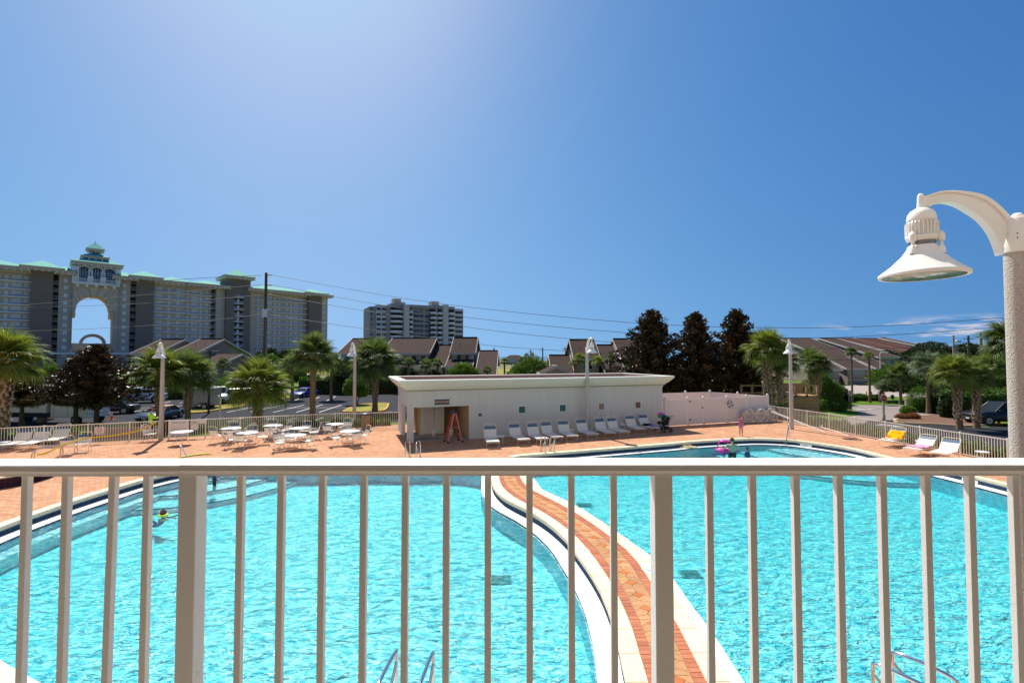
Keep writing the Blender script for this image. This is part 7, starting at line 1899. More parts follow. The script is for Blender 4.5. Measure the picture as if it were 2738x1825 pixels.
# ================================================================== VEHICLES
def loft(q, secs, mi=0, smooth=True, cap=True):
    n = len(secs[0]); o = []
    vs = [p for s in secs for p in s]
    q.add(vs, [[i * n + k, i * n + (k + 1) % n, (i + 1) * n + (k + 1) % n, (i + 1) * n + k] for i in range(len(secs) - 1) for k in range(n)], mi, smooth)
    if cap: q.add(secs[0], [list(range(n - 1, -1, -1))], mi); q.add(secs[-1], [list(range(n))], mi)
def wheels(t, xs, w, r, wr='rim'):
    for x in xs:
        for s in (-1, 1):
            y = s * (w / 2 - .10); q = MB(); q.tube([(x, y - .11, r), (x, y + .11, r)], r, 20); wh = q.build('wheel', [M['tyre']], t)
            q = MB(); q.tube([(x, y + s * .08, r), (x, y + s * .118, r)], r * .62, 14); q.build('rim', [M[wr]], wh)
            q = MB(); q.tube([(x, y + s * .06, r), (x, y + s * .122, r)], r * .16, 8); q.build('hub', [M['ink_black']], wh)
def car(lab, P, rz, body='car_silver', L=4.6, W=1.8, kind='sedan', cat='car', name='parked_car', group='cars in the car park', top=None):
    """front towards +x. body and cabin are lofts; glass, wheels, lights, bumpers are parts"""
    t = thing(name, lab, cat, P, rz, group); hl = L / 2
    prof = {'sedan': dict(h0=.28, belt=.90, hood=.80, nose=.58, tail=.88, roof=1.38, c=(-.72, -.42, .18, .48)), 'coupe': dict(h0=.24, belt=.82, hood=.72, nose=.50, tail=.82, roof=1.26, c=(-.66, -.36, .10, .42)),
            'suv': dict(h0=.32, belt=1.08, hood=1.0, nose=.80, tail=1.06, roof=1.72, c=(-.96, -.84, .16, .46)), 'pickup': dict(h0=.42, belt=1.18, hood=1.14, nose=.95, tail=1.16, roof=1.88, c=(-.22, -.16, .26, .44))}[kind]
    def sec(x, z0, z1, w, tum=.0):
        return [(x, -w / 2 + .06, z0), (x, -w / 2, z0 + .10), (x, -w / 2, (z0 + z1) / 2 + .05), (x, -w / 2 + .06 + tum, z1 - .04), (x, -w / 2 + .16 + tum, z1), (x, w / 2 - .16 - tum, z1), (x, w / 2 - .06 - tum, z1 - .04), (x, w / 2, (z0 + z1) / 2 + .05), (x, w / 2, z0 + .10), (x, w / 2 - .06, z0)]
    h0 = prof['h0']; xs = [(-hl, h0 + .12, prof['tail'] - .12, W - .24), (-hl + .08, h0, prof['tail'] - .02, W - .08), (-hl + .5, h0, prof['tail'], W), (-.1 * L, h0, prof['belt'], W), (.22 * L, h0, prof['belt'] - .02, W), (hl - .55, h0, prof['hood'], W - .02), (hl - .14, h0, prof['nose'] + .08, W - .12), (hl, h0 + .08, prof['nose'] - .04, W - .34)]
    q = MB(); loft(q, [sec(*a) for a in xs]); bd = q.build('body', [M[body]], t)
    c = [f * hl for f in prof['c']]; zb, zr = prof['belt'] - .03, prof['roof']
    gl = MB(); W2 = W - .22
    def gsec(x, z, w): return [(x, -w / 2, z), (x, w / 2, z)]
    lo = [(c[0], zb, W2), (c[3], zb, W2)]; hi = [(c[1], zr, W2 - .26), (c[2], zr, W2 - .24)]
    v = [(c[0], -W2 / 2, zb), (c[3], -W2 / 2, zb), (c[3], W2 / 2, zb), (c[0], W2 / 2, zb), (c[1], -W2 / 2 + .14, zr - .03), (c[2], -W2 / 2 + .14, zr - .03), (c[2], W2 / 2 - .14, zr - .03), (c[1], W2 / 2 - .14, zr - .03)]
    gl.add(v, [[0, 1, 5, 4], [1, 2, 6, 5], [2, 3, 7, 6], [3, 0, 4, 7]]); gl.build('window', [M['car_glass']], t)
    r = MB(); e = .03
    rp = [(c[1] - .03, -W2 / 2 + .13, zr - .035), (c[2] + .03, -W2 / 2 + .13, zr - .035), (c[2] + .03, W2 / 2 - .13, zr - .035), (c[1] - .03, W2 / 2 - .13, zr - .035), (c[1] + .1, -W2 / 2 + .24, zr + .02), (c[2] - .08, -W2 / 2 + .24, zr + .02), (c[2] - .08, W2 / 2 - .24, zr + .02), (c[1] + .1, W2 / 2 - .24, zr + .02)]
    r.add(rp, [[0, 1, 5, 4], [1, 2, 6, 5], [2, 3, 7, 6], [3, 0, 4, 7], [4, 5, 6, 7], [3, 2, 1, 0]], 0, False); r.build('roof', [M[top or body]], t)
    for s in (-1, 1):                    # pillars
        for (a, b, w) in (((c[0], s * W2 / 2, zb), (c[1], s * (W2 / 2 - .14), zr - .02), .045), ((c[3], s * W2 / 2, zb), (c[2], s * (W2 / 2 - .14), zr - .02), .03), ((.0, s * W2 / 2, zb), (-.02, s * (W2 / 2 - .14), zr - .02), .035)):
            q = MB(); q.tube([Vector(a) * 1.002, Vector(b) * 1.002], w, 5); q.build('pillar', [M[top or body]], t)
        q = MB(); q.box(c[3] - .28, c[3] - .14, s * (W / 2 + .02), s * (W / 2 + .18), zb + .02, zb + .15, bev=.02) if s > 0 else q.box(c[3] - .28, c[3] - .14, -(W / 2 + .18), -(W / 2 + .02), zb + .02, zb + .15, bev=.02); q.build('mirror', [M[body]], t)
        q = MB(); y0, y1 = sorted((s * (W / 2 - .46), s * (W / 2 - .16))); q.box(hl - .13, hl - .02, y0, y1, prof['nose'] - .10, prof['nose'] + .01, bev=.015); q.build('headlight', [M['head_light']], t)
        q = MB(); q.box(-hl + .0, -hl + .09, y0 + s * .06, y1 + s * .06, prof['tail'] - .24, prof['tail'] - .10, bev=.01); q.build('tail_light', [M['stop_red']], t)
        q = MB(); yy = s * (W / 2 + .002); q.box(.0, .012, min(yy, yy + .006 * s), max(yy, yy + .006 * s), h0 + .1, zb - .03); q.build('door_gap', [M['ink_black']], t)
    q = MB(); q.box(hl - .06, hl + .03, -W / 2 + .28, W / 2 - .28, h0 + .06, h0 + .24, bev=.02); q.build('front_bumper', [M['ink_black'] if kind != 'pickup' else M['chrome']], t)
    q = MB(); q.box(hl + .02, hl + .035, -.16, .16, h0 + .10, h0 + .20); q.build('plate', [M['sign_white']], t)
    R_ = {'sedan': .33, 'coupe': .31, 'suv': .37, 'pickup': .42}[kind]
    for x in (hl - .85, -hl + .85):
        for s in (-1, 1):
            q = MB(); y0, y1 = sorted((s * (W / 2 - .05), s * (W / 2 + .004))); q.tube([(x, y0, R_ + .02), (x, y1, R_ + .02)], R_ + .06, 18); q.build('wheel_arch', [M['ink_black']], t)
    wheels(t, (hl - .85, -hl + .85), W + .02, R_)
    return t
# headings are directions the front points to
c1 = car('dark teal convertible with tan soft top parked beside the lamp post', Vector((-31.6, 42.6, GZ)), math.radians(-84), 'car_teal', 4.6, 1.78, 'coupe', group='cars in the car park', top='soft_top')
c2 = car('white crew-cab pickup truck with covered bed by the hedge', PG(372, 0, 58.0) + Vector((0, 0, 0)), math.radians(-158), 'car_white', 5.8, 2.0, 'pickup', 'pickup truck')
q = MB(); q.box(-2.8, -.55, -.92, .92, 1.16, 1.75, bev=.08); q.build('bed_cover', [M['car_white']], c2); q = MB(); q.box(-2.5, -.8, -.935, .935, 1.3, 1.6); q.build('window', [M['car_glass']], c2)
c3 = car('silver white crossover parked nose-out beside the trailer', PG(622, 0, 58.5), math.radians(-140), 'car_silver', 4.6, 1.85, 'suv')
c4_ = car('bright blue sports car by the hedge behind the tall palm', PG(815, 0, 66.5), math.radians(-100), 'car_blue', 4.4, 1.8, 'coupe')
c5 = car('dark car hidden in the shade behind the magnolia', PG(296, 0, 47), math.radians(-160), 'car_black', 4.7, 1.8, 'sedan')
c6 = car('black minivan parked on the right behind the hatched palms', Vector((41.0, 39.6, GZ)), math.radians(172), 'car_black', 5.1, 2.0, 'suv', 'minivan', group='cars on the right')
c6.scale = (1, 1, 1.08)
for i, (px, Y, lb) in enumerate([(737, 112, 'small far white car beyond the field, left one'), (757, 113, 'small far grey car beyond the field, middle'), (822, 112, 'small far dark car glimpsed behind the tall palm')]): car(lb, PG(px, 0, Y), .2, ['car_white', 'car_silver', 'car_black'][i], 4.6, 1.8, 'sedan', group='far parked cars')
# enclosed trailer and white van
tr = thing('cargo_trailer', 'grey enclosed cargo trailer between the palms', 'trailer', PG(546, 0, 51.5), math.radians(12), None)
q = MB(); q.box(-1.55, 1.45, -1, 1, .45, 2.25, bev=.05); q.build('box', [M['trailer_grey']], tr); q = MB(); q.box(-1.6, 1.5, -1.02, 1.02, 2.22, 2.30, bev=.02); q.build('roof', [M['car_white']], tr)
for s in (-1, 1): q = MB(); y0, y1 = sorted((s * .93, s * 1.08)); q.box(-.1, 1.1, y0, y1, .62, .70); q.build('fender', [M['ink_black']], tr)
wheels(tr, (.5,), 2.1, .33)
vn = car('white van with large windscreen behind the grey trailer', PG(588, 0, 58), math.radians(-60), 'car_white', 5.0, 1.95, 'suv', 'van', 'parked_van'); vn.scale = (1, 1, 1.15)
# delivery truck
tk = thing('delivery_truck', 'cream crew-cab box truck behind the dark magnolias', 'truck', Vector((-39.4, 40.4, GZ)), math.radians(-4))
q = MB(); q.box(-5.4, .9, -1.15, 1.15, 1.0, 3.25, bev=.04); q.build('cargo_box', [M['car_cream']], tk)
q = MB(); q.box(-5.4, 3.6, -.5, .5, .55, .95); q.build('chassis', [M['ink_black']], tk)
prof_ = [(1.15, .65), (4.25, .65), (4.4, .9), (4.38, 1.45), (4.05, 2.45), (3.9, 2.62), (1.15, 2.62)]
q = MB(); q.prism(prof_, -1.02, 1.02, T=Matrix.Rotation(PI / 2, 4, 'X')); q.build('cab', [M['car_cream']], tk)
for s in (-1, 1):
    for (x0, x1) in ((1.5, 2.45), (2.75, 3.75)):
        y0, y1 = sorted((s * 1.021, s * 1.03)); q = MB(); q.box(x0, x1, y0, y1, 1.72, 2.4); q.build('side_window', [M['car_glass']], tk)
        q = MB(); q.box(x0 - .08, x0 - .065, y0, y1, .75, 2.5); q.build('door_gap', [M['ink_black']], tk)
    q = MB(); y0, y1 = sorted((s * 1.0, s * 1.3)); q.box(4.1, 4.2, y0 + .05 * s, y1, 1.5, 2.1); q.build('mirror', [M['ink_black']], tk)
    q = MB(); y0, y1 = sorted((s * .62, s * .98)); q.box(4.38, 4.42, y0, y1, 1.0, 1.2); q.build('headlight', [M['head_light']], tk)
q = MB(); q.add([(4.375, -.92, 1.55), (4.375, .92, 1.55), (4.08, .88, 2.42), (4.08, -.88, 2.42)], [[0, 1, 2, 3]]); o = q.build('windscreen', [M['car_glass']], tk); sm = o.modifiers.new('t', 'SOLIDIFY'); sm.thickness = .03; sm.offset = 1
q = MB(); q.box(4.39, 4.43, -.6, .6, 1.05, 1.35); q.build('grille', [M['car_white']], tk); q = MB(); q.box(4.3, 4.5, -1.0, 1.0, .6, .85, bev=.04); q.build('bumper', [M['car_white']], tk)
wheels(tk, (3.45, -3.2), 2.2, .42, 'car_cream')
lt = link('lettering', text_mesh('T-125', .30, 'ink_black'), tk); lt.location = (-.1, -1.165, 1.45); lt.rotation_euler = (PI / 2, 0, 0)
q = MB(); q.box(-3.6, -1.2, -1.165, -1.151, 2.5, 2.9); q.build('red_panel', [M['ink_red']], tk)
bb = thing('waste_bin', 'grey waste bin on the verge below the delivery truck', 'bin', G(113, 1129, GZ)); q = MB(); q.lathe([(.001, 0), (.30, 0), (.38, .9), (.36, .92), (.001, .92)], 16); q.build('drum', [M['siding']], bb)

# ================================================================== CONES, STREET FURNITURE
def cone(lab, P, s=1.0):
    t = thing('traffic_cone', lab, 'traffic cone', P, .2, 'orange traffic cones'); q = MB(); q.box(-.2 * s, .2 * s, -.2 * s, .2 * s, 0, .04 * s, bev=.01); q.build('base', [M['orange_cone']], t)
    q = MB(); q.lathe([(.14 * s, .04 * s), (.035 * s, .72 * s), (.001, .73 * s)], 18); q.build('cone_body', [M['orange_cone']], t)
    return t
cn = cone('orange traffic cone with white band on the verge kerb before the worker', G(298, 1121, GZ), 1.0)
q = MB(); q.lathe([(.098, .36), (.073, .50)], 18); q.build('band', [M['cone_white']], cn)
cone('plain orange traffic cone beside the black minivan', G(2671, 1134, GZ), .82); cone('orange cone lying under the delivery truck', G(140, 1121, GZ), .5)
ss = thing('stop_sign', 'red octagonal STOP sign on tan post beyond the right fence', 'sign', G(2363, 1124, GZ), math.radians(0))
q = MB(); q.box(-.07, .07, -.07, .07, .0, 2.35, bev=.01); q.build('post', [M['post_tan']], ss); q = MB(); q.lathe([(.16, 0), (.16, .55), (.10, .62)], 4); q.build('post_base', [M['post_tan']], ss)
octo = [(.30 * math.cos(PI / 8 + k * PI / 4), .30 * math.sin(PI / 8 + k * PI / 4)) for k in range(8)]; T = Matrix.Translation((0, -.08, 1.98)) @ Matrix.Rotation(PI / 2, 4, 'X')
q = MB(); q.prism([(x * 1.06, y * 1.06) for x, y in octo], -.004, .004, T=T); q.build('rim', [M['sign_white']], ss); q = MB(); q.prism(octo, .004, .010, T=T); q.build('face', [M['stop_red']], ss)
lt = link('lettering', text_mesh('STOP', .20, 'sign_white'), ss); lt.location = (0, -.093, 1.98); lt.rotation_euler = (PI / 2, 0, 0)
s2 = thing('stop_sign', 'dark back of a round-topped sign on a wooden post by the clipped shrubs', 'sign', G(2273, 1095, GZ), 0)
q = MB(); q.box(-.09, .09, -.09, .09, 0, 1.6, bev=.01); q.build('post', [M['bark']], s2); T = Matrix.Translation((0, -.1, 1.75)) @ Matrix.Rotation(PI / 2, 4, 'X'); q = MB(); q.prism([(x * 1.0, y * 1.1) for x, y in octo], -.01, .01, T=T); q.build('plate', [M['post_tan']], s2); q = MB(); q.lathe([(.2, 0), (.2, .6), (.12, .65)], 4); q.build('post_base', [M['post_tan']], s2)
for px, lb in (((2317, 1065), 'left yellow bollard by the forecourt grass'), ((2330, 1066), 'right yellow bollard by the forecourt grass')):
    q = MB(); q.lathe([(.09, 0), (.09, .95), (.05, 1.0), (.001, 1.01)], 12); o = q.build('bollard', [M['bollard_yellow']]); o.location = G(*px, GZ); tag(o, lb, 'bollard', 'yellow bollards')
for px, lb, h in (((2424, 1102), 'tan wooden post left of the round clipped bush', 1.35), ((2556, 1113), 'pale gate post behind the leaning palm', 1.7)):
    t = thing('post', lb, 'post', G(*px, GZ)); q = MB(); q.box(-.10, .10, -.10, .10, 0, h, bev=.01); q.build('post', [M['post_tan']], t); q = MB(); q.box(-.13, .13, -.13, .13, h, h + .05); q.build('post_cap', [M['trim']], t)
# thin pole lamp in the car park (white shower-like post) and tall twin lamp
tp_ = thing('car_park_post', 'cream post with round twin heads behind the cafe tables', 'post', G(588, 1142, GZ)); q = MB(); q.tube([(0, 0, 0), (0, 0, 2.35)], .075, 10); q.build('pole', [M['frame_cream']], tp_)
for dx in (-.14, .14): q = MB(); q.ball((dx, 0, 2.42), .12, 10); q.build('lamp', [M['alu']], tp_)
tl = thing('street_light', 'slim brown pole with two flat lamp heads before the left townhouse', 'street light', PG(561, 0, 47)); q = MB(); hT = A(561, 938, 47).z - GZ; q.tube([(0, 0, 0), (0, 0, hT)], .10, 8); q.build('pole', [M['bark']], tl)
for s in (-1, 1): q = MB(); q.tube([(0, 0, hT - .02), (s * .35, 0, hT)], .04, 6); q.build('arm', [M['bark']], tl); q = MB(); x0, x1 = sorted((s * .3, s * .85)); q.box(x0, x1, -.12, .12, hT - .02, hT + .05, bev=.01); q.build('lamp', [M['trim']], tl)
for px, py, Y, lb in ((353, 957, 80, 'small curved white street light at the left townhouses'), (713, 924, 140, 'thin white far lamp post by the condominium'), (2353, 941, 75, 'slim cobra street light above the dark oak')):
    h = A(px, py, Y).z - GZ; t = thing('street_light', lb, 'street light', PG(px, 0, Y)); q = MB(); q.tube([(0, 0, 0), (0, 0, h - .3), (.15, 0, h - .05), (.6, 0, h)], .09, 6); q.build('pole', [M['trim']], t); q = MB(); q.box(.5, 1.3, -.14, .14, h - .06, h + .06, bev=.02); q.build('lamp', [M['sign_white']], t)

# ================================================================== UTILITY POLES AND WIRES
YU = 62.0
up = thing('utility_pole', 'tall wooden utility pole with insulators and grey box before the condominium', 'utility pole', PG(706, 0, YU))
hU = A(706, 729, YU).z - GZ; q = MB(); q.tube([(0, 0, 0), (.1, 0, hU / 2), (.12, 0, hU)], [.25, .2, .165], 12); q.build('pole', [M['wood_pole']], up)
def uz(py): return A(706, py, YU).z - GZ
for py in (735, 762, 788): 
    z = uz(py)
    for k in range(5): q = MB(); q.lathe([(.05, 0), (.11, .03), (.05, .07)], 8, c=(0, 0, 0)); q.v = [(.28 + k * .14 + v[2], v[1], z + v[0]) for v in q.v]; q.build('insulator', [M['insulator']], up)
q = MB(); q.box(-.15, .55, -.42, -.2, uz(848), uz(827), bev=.03); q.build('junction_box', [M['sign_white']], up)
for k in range(3): rs = random.Random(k); q = MB(); q.tube([(.75 + (.3 - .05 * k) * math.cos(a), -.3, uz(838) + (.3 - .04 * k) * math.sin(a)) for a in [j * PI / 6 for j in range(12)]], .02, 4, closed=True); q.build('cable_coil', [M['wire_pale']], up)
q = MB(); q.tube([(.25, -.3, uz(848)), (.28, -.22, uz(870)), (.24, -.22, .1)], .03, 5); q.build('conduit', [M['wire_pale']], up)
EP = Vector((50, 50, 0))
wires = [((700, 737, YU), (360, 757, 75), (-150, 775, 95)), ((700, 762, YU), (260, 790, 75), (-150, 820, 90)), ((700, 790, YU), (300, 815, 75), (-150, 850, 90)), ((700, 842, YU), (380, 862, 75), (-200, 892, 90))]
def wire(pts, lab, r=.022, m='wire'):
    P = [A(*p) for p in pts]; q = MB(); C_ = crom(P, 14); q.tube(C_, r, 5, caps=False); o = q.build('wire', [M[m]]); tag(o, lab, 'wire', 'overhead power wires')
wire([(700, 736, YU), (560, 742, 66), (360, 757, 74), (0, 790, 84)], 'top overhead wire running left from the utility pole', .03)
wire([(700, 761, YU), (560, 773, 66), (340, 792, 74), (0, 820, 84)], 'second overhead wire running left from the utility pole', .03, 'wire_pale')
wire([(700, 788, YU), (560, 800, 66), (300, 815, 74), (0, 824, 84)], 'third overhead wire running left from the utility pole', .03, 'wire_pale')
wire([(700, 840, YU), (560, 856, 66), (300, 876, 74), (0, 887, 84)], 'lowest overhead wire running left from the utility pole', .03, 'wire_pale')
wire([(722, 734, YU), (1160, 809, 62), (1700, 863, 60), (2120, 876, 57), (2400, 869, 54), (2684, 849, 50)], 'highest overhead wire running right across the sky to the near pole', .03)
wire([(722, 760, YU), (1160, 837, 62), (1700, 891, 60), (2120, 903, 57), (2400, 894, 54), (2684, 874, 50)], 'second overhead wire running right across the sky', .03)
wire([(722, 788, YU), (1240, 873, 62), (1600, 912, 60), (1900, 930, 58), (2400, 930, 54), (2684, 925, 50)], 'third overhead wire running right above the townhouses', .03)
wire([(722, 842, YU), (1240, 915, 62), (1500, 937, 61), (1900, 958, 58), (2300, 962, 55), (2700, 955, 50)], 'lowest overhead wire running right just above the roofs', .03)
for px, pyt, Y, lb in ((1419, 935, 190, 'far thin utility pole in the gap above the restroom roof'), (1451, 929, 170, 'taller far utility pole right in the gap'), (1511, 928, 180, 'far utility pole beside the low townhouse roof'), (2590, 897, 110, 'far dark utility pole on the right skyline'), (2624, 891, 100, 'far utility pole with crossarm on the right skyline'), (1321, 930, 150, 'far short pole with crossarms at the end of the townhouses')):
    h = A(px, pyt, Y).z - GZ; t = thing('utility_pole', lb, 'utility pole', PG(px, 0, Y), 0, 'far utility poles'); q = MB(); q.tube([(0, 0, 0), (0, 0, h)], .22, 6); q.build('pole', [M['wood_pole']], t); q = MB(); q.box(-1.2, 1.2, -.08, .08, h - .8, h - .65); q.build('crossarm', [M['wood_pole']], t)
eb = thing('equipment_pole', 'pale pole with vented box and floodlights above the right palms', 'pole', PG(2550, 0, 55)); h = A(2550, 896, 55).z - GZ
q = MB(); q.tube([(0, 0, 0), (0, 0, h)], .10, 8); q.build('pole', [M['post_tan']], eb); q = MB(); q.box(.08, .46, -.15, .15, h - 2.5, h - 1.1, bev=.02); q.build('box', [M['post_tan']], eb)
for k in range(3): q = MB(); q.box(.14, .40, -.165, -.151, h - 2.2 + .38 * k, h - 2.05 + .38 * k); q.build('vent', [M['bark']], eb)
q = MB(); q.box(.3, .85, -.12, .12, h - .85, h - .6, bev=.03); q.build('camera_housing', [M['alu']], eb)
for x in (.15, .42): q = MB(); q.ball((x, -.15, h - 2.75), .13, 10); q.build('floodlight', [M['sign_white']], eb)
# beach house, flag far off, far fence
bh = thing('beach_house', 'pale far beach house on the shore in the gap above the roof', 'house', PG(1376, 0, 330)); q = MB(); q.box(-6, 6, 0, 8, 0, 4.8); q.build('wall', [M['trim']], bh); q = MB(); q.add([(-6.5, -.5, 4.8), (6.5, -.5, 4.8), (6.5, 8.5, 4.8), (-6.5, 8.5, 4.8), (-3, 4, 6.6), (3, 4, 6.6)], [[0, 1, 5, 4], [1, 2, 5], [2, 3, 4, 5], [3, 0, 4], [3, 2, 1, 0]]); q.build('roof', [M['shingle_brown']], bh)
fg = thing('flag', 'small yellow and blue flag on a far pole in the horizon gap', 'flag', PG(1421, 0, 200)); h = A(1421, 942, 200).z - GZ; q = MB(); q.tube([(0, 0, 0), (0, 0, h)], .08, 5); q.build('pole', [M['trim']], fg)
q = MB(); q.box(0, 1.0, -.02, .02, h - .7, h); q.build('flag_cloth', [M['bollard_yellow']], fg); q = MB(); q.box(0, 1.0, -.02, .02, h - 1.4, h - .7); q.build('flag_cloth', [M['blue_cap']], fg)
ff = thing('field_fence', 'dark chain-link fence across the far field behind the tall palm', 'fence', (-34, 88, GZ)); n = 14
for i in range(n): q = MB(); q.tube([(i * 1.8, 0, 0), (i * 1.8, 0, 1.9)], .06, 5); q.build('post', [M['bark']], ff)
q = MB(); q.tube([(0, 0, 1.9), ((n - 1) * 1.8, 0, 1.9)], .05, 5); q.build('top_rail', [M['bark']], ff)

# ================================================================== PEOPLE
def skinned(name, joints, edges, radii, m, parent, sub=2, loc=None):
    me = bpy.data.meshes.new(name); me.from_pydata([tuple(j) for j in joints], edges, []); o = bpy.data.objects.new(name, me); COL.objects.link(o)
    sk = o.modifiers.new('s', 'SKIN'); sk.use_smooth_shade = True
    for i, r in enumerate(radii):
        v = me.skin_vertices[0].data[i]; v.radius = (r, r) if not isinstance(r, tuple) else r; v.use_root = (i == 0)
    ss_ = o.modifiers.new('d', 'SUBSURF'); ss_.levels = sub; ss_.render_levels = sub
    dg = bpy.context.evaluated_depsgraph_get(); me2 = bpy.data.meshes.new_from_object(o.evaluated_get(dg)); bpy.data.objects.remove(o)
    me2.name = name; me2.materials.clear(); me2.materials.append(M[m]) if isinstance(m, str) else [me2.materials.append(M[x]) for x in m]
    r_ = link(name, me2, parent); 
    for p in me2.polygons: p.use_smooth = True
    return r_
def person(lab, P, rz, h, pose, skin='skin', hair='hair_dark', hairstyle='short', zones=(), cut=None):
    """h: standing height. pose: dict of joint overrides in units of h. zones: (z0,z1,material) clothing bands by rest position"""
    t = thing('person', lab, 'person', P, rz)
    J = dict(pelvis=(0, 0, .50), waist=(0, 0, .60), chest=(0, .005, .72), neck=(0, 0, .825), head=(0, -.01, .875),
             shL=(.10, 0, .795), elL=(.125, .0, .63), wrL=(.13, -.03, .48), haL=(.13, -.04, .43), shR=(-.10, 0, .795), elR=(-.125, 0, .63), wrR=(-.13, -.03, .48), haR=(-.13, -.04, .43),
             hiL=(.055, 0, .48), knL=(.06, -.01, .27), anL=(.06, 0, .045), toL=(.065, -.08, .015), hiR=(-.055, 0, .48), knR=(-.06, -.01, .27), anR=(-.06, 0, .045), toR=(-.065, -.08, .015))
    J.update(pose); names = list(J)
    R_ = dict(pelvis=(.085, .06), waist=(.072, .052), chest=(.088, .058), neck=.030, head=.035, shL=.034, elL=.024, wrL=.017, haL=.020, shR=.034, elR=.024, wrR=.017, haR=.020, hiL=.052, knL=.034, anL=.021, toL=.020, hiR=.052, knR=.034, anR=.021, toR=.020)
    E = [('pelvis', 'waist'), ('waist', 'chest'), ('chest', 'neck'), ('neck', 'head'), ('chest', 'shL'), ('shL', 'elL'), ('elL', 'wrL'), ('wrL', 'haL'), ('chest', 'shR'), ('shR', 'elR'), ('elR', 'wrR'), ('wrR', 'haR'), ('pelvis', 'hiL'), ('hiL', 'knL'), ('knL', 'anL'), ('anL', 'toL'), ('pelvis', 'hiR'), ('hiR', 'knR'), ('knR', 'anR'), ('anR', 'toR')]
    ed = [(names.index(a), names.index(b)) for a, b in E]
    mats_ = [skin] + [z[2] for z in zones]
    b = skinned('body', [Vector(J[n_]) * h for n_ in names], ed, [tuple(x * h for x in R_[n_]) if isinstance(R_[n_], tuple) else R_[n_] * h for n_ in names], mats_, t)
    for p in b.data.polygons:
        c = p.center / h
        for k, (z0, z1, _m, lim) in enumerate(zones):
            if z0 <= c.z <= z1 and abs(c.x - J['pelvis'][0]) < lim: p.material_index = k + 1
    # fingers: five short tapered chains from each palm
    for s in ('L', 'R'):
        w, a = Vector(J['wr' + s]) * h, Vector(J['ha' + s]) * h; d = (a - w).normalized(); sd = d.orthogonal().normalized(); q = MB()
        for k in range(5):
            o_ = sd * (k - 2) * .010 * h; l = (.022, .040, .044, .040, .032)[k] * h; base = a - d * (.018 * h if k == 0 else 0) + o_; dd = (d + sd * (k - 2) * .18 + (sd * -.6 if k == 0 else Vector())).normalized()
            q.tube([base, base + dd * l * .5, base + dd * l + d.cross(sd) * l * .25], [.0062 * h, .0055 * h, .0035 * h], 6)
        q.build('fingers', [M[skin]], b)
    hd = Vector(J['head']) * h + Vector((0, 0, .055 * h)); hr = .062 * h
    q = MB(); q.ball(hd, hr, 16, sc=(.80, .92, 1.12)); q.ball(hd + Vector((0, -.93 * hr, -.05 * hr)), hr * .16, 6, sc=(.8, 1, 1.4))
    for s in (-1, 1): q.ball(hd + Vector((s * .80 * hr, .05 * hr, -.05 * hr)), hr * .2, 6, sc=(.4, .8, 1.2))
    he = q.build('head', [M[skin]], t)
    q = MB()
    for s in (-1, 1): q.ball(hd + Vector((s * .32 * hr, -.80 * hr, .12 * hr)), hr * .11, 6)
    q.build('eyes', [M['ink_black']], he); q = MB(); q.ball(hd + Vector((0, -.84 * hr, -.48 * hr)), hr * .2, 6, sc=(1.1, .3, .3)); q.build('mouth', [M['ink_red']], he)
    q = MB(); sc_ = {'short': 1.0, 'curly': 1.22, 'long': 1.08}[hairstyle]
    q.ball(hd + Vector((0, .16 * hr, .22 * hr)), hr * 1.02 * sc_, 16, sc=(.86, .94, 1.0))
    if hairstyle == 'long': q.ball(hd + Vector((0, .5 * hr, -.7 * hr)), hr * .8, 12, sc=(.8, .5, 1.5))
    if hairstyle == 'curly':
        rs = random.Random(3)
        for k in range(40): a, e = rs.uniform(0, 6.28), rs.uniform(-.3, 1.5); v = Vector((math.cos(a) * math.cos(e) * .95, math.sin(a) * math.cos(e) + .15, math.sin(e) + .2)) * hr * 1.15; q.ball(hd + v, hr * .26, 6)
    q.build('hair', [M[hair]], t)
    return t, hd
# worker in the hi-vis shirt, outside the fence, seen from behind
WP = Vector((-21.6, 28.3, GZ))
t, hd = person('worker in bright yellow-green shirt and red cap seen from behind outside the left fence', WP, math.radians(160), 1.80, dict(elR=(-.15, -.05, .66), wrR=(-.09, -.15, .66), haR=(-.07, -.18, .68), elL=(.15, -.05, .66), wrL=(.10, -.15, .64), haL=(.08, -.18, .64)), 'skin', 'hair_dark', 'short', [(.0, .505, 'navy_cloth', .5), (.50, .84, 'hivis', .17)])
t.location.z = A(376, 1092, 28.3).z - 1.80 * .99
t.location.z = GZ + .80
gm = thing('mound', 'grassy mound the worker stands on, behind the left fence', 'mound', (WP.x, WP.y, GZ)); q = MB(); q.lathe([(2.0, 0), (1.4, .5), (.7, .77), (.001, .80)], 20); q.build('turf', [M['grass']], gm)
q = MB(); q.ball(hd + Vector((0, 0, .045)), .108, 14, sc=(.85, .98, .85)); q.prism([(-.07, -.19), (.07, -.19), (.08, -.08), (-.08, -.08)], hd.z + .03, hd.z + .045); q.build('cap', [M['red_cloth']], t)
# girl on the deck in the purple swimsuit, arm raised
t, hd = person('small girl in pink and purple swimsuit standing on the deck with one arm raised', G(1981, 1165), math.radians(12), 1.26, dict(shR=(-.105, 0, .80), elR=(-.20, -.05, .80), wrR=(-.27, -.07, .90), haR=(-.28, -.07, .945), knL=(.065, -.02, .27), anL=(.075, .02, .045), toL=(.085, -.06, .015)), 'skin', 'hair_brown', 'long', [(.44, .80, 'purple_suit', .105)])
q = MB(); q.box(-.075, .075, -.078, -.055, hd.z - .005, hd.z + .03, bev=.008); q.build('goggles', [M['orange_cone']], t)
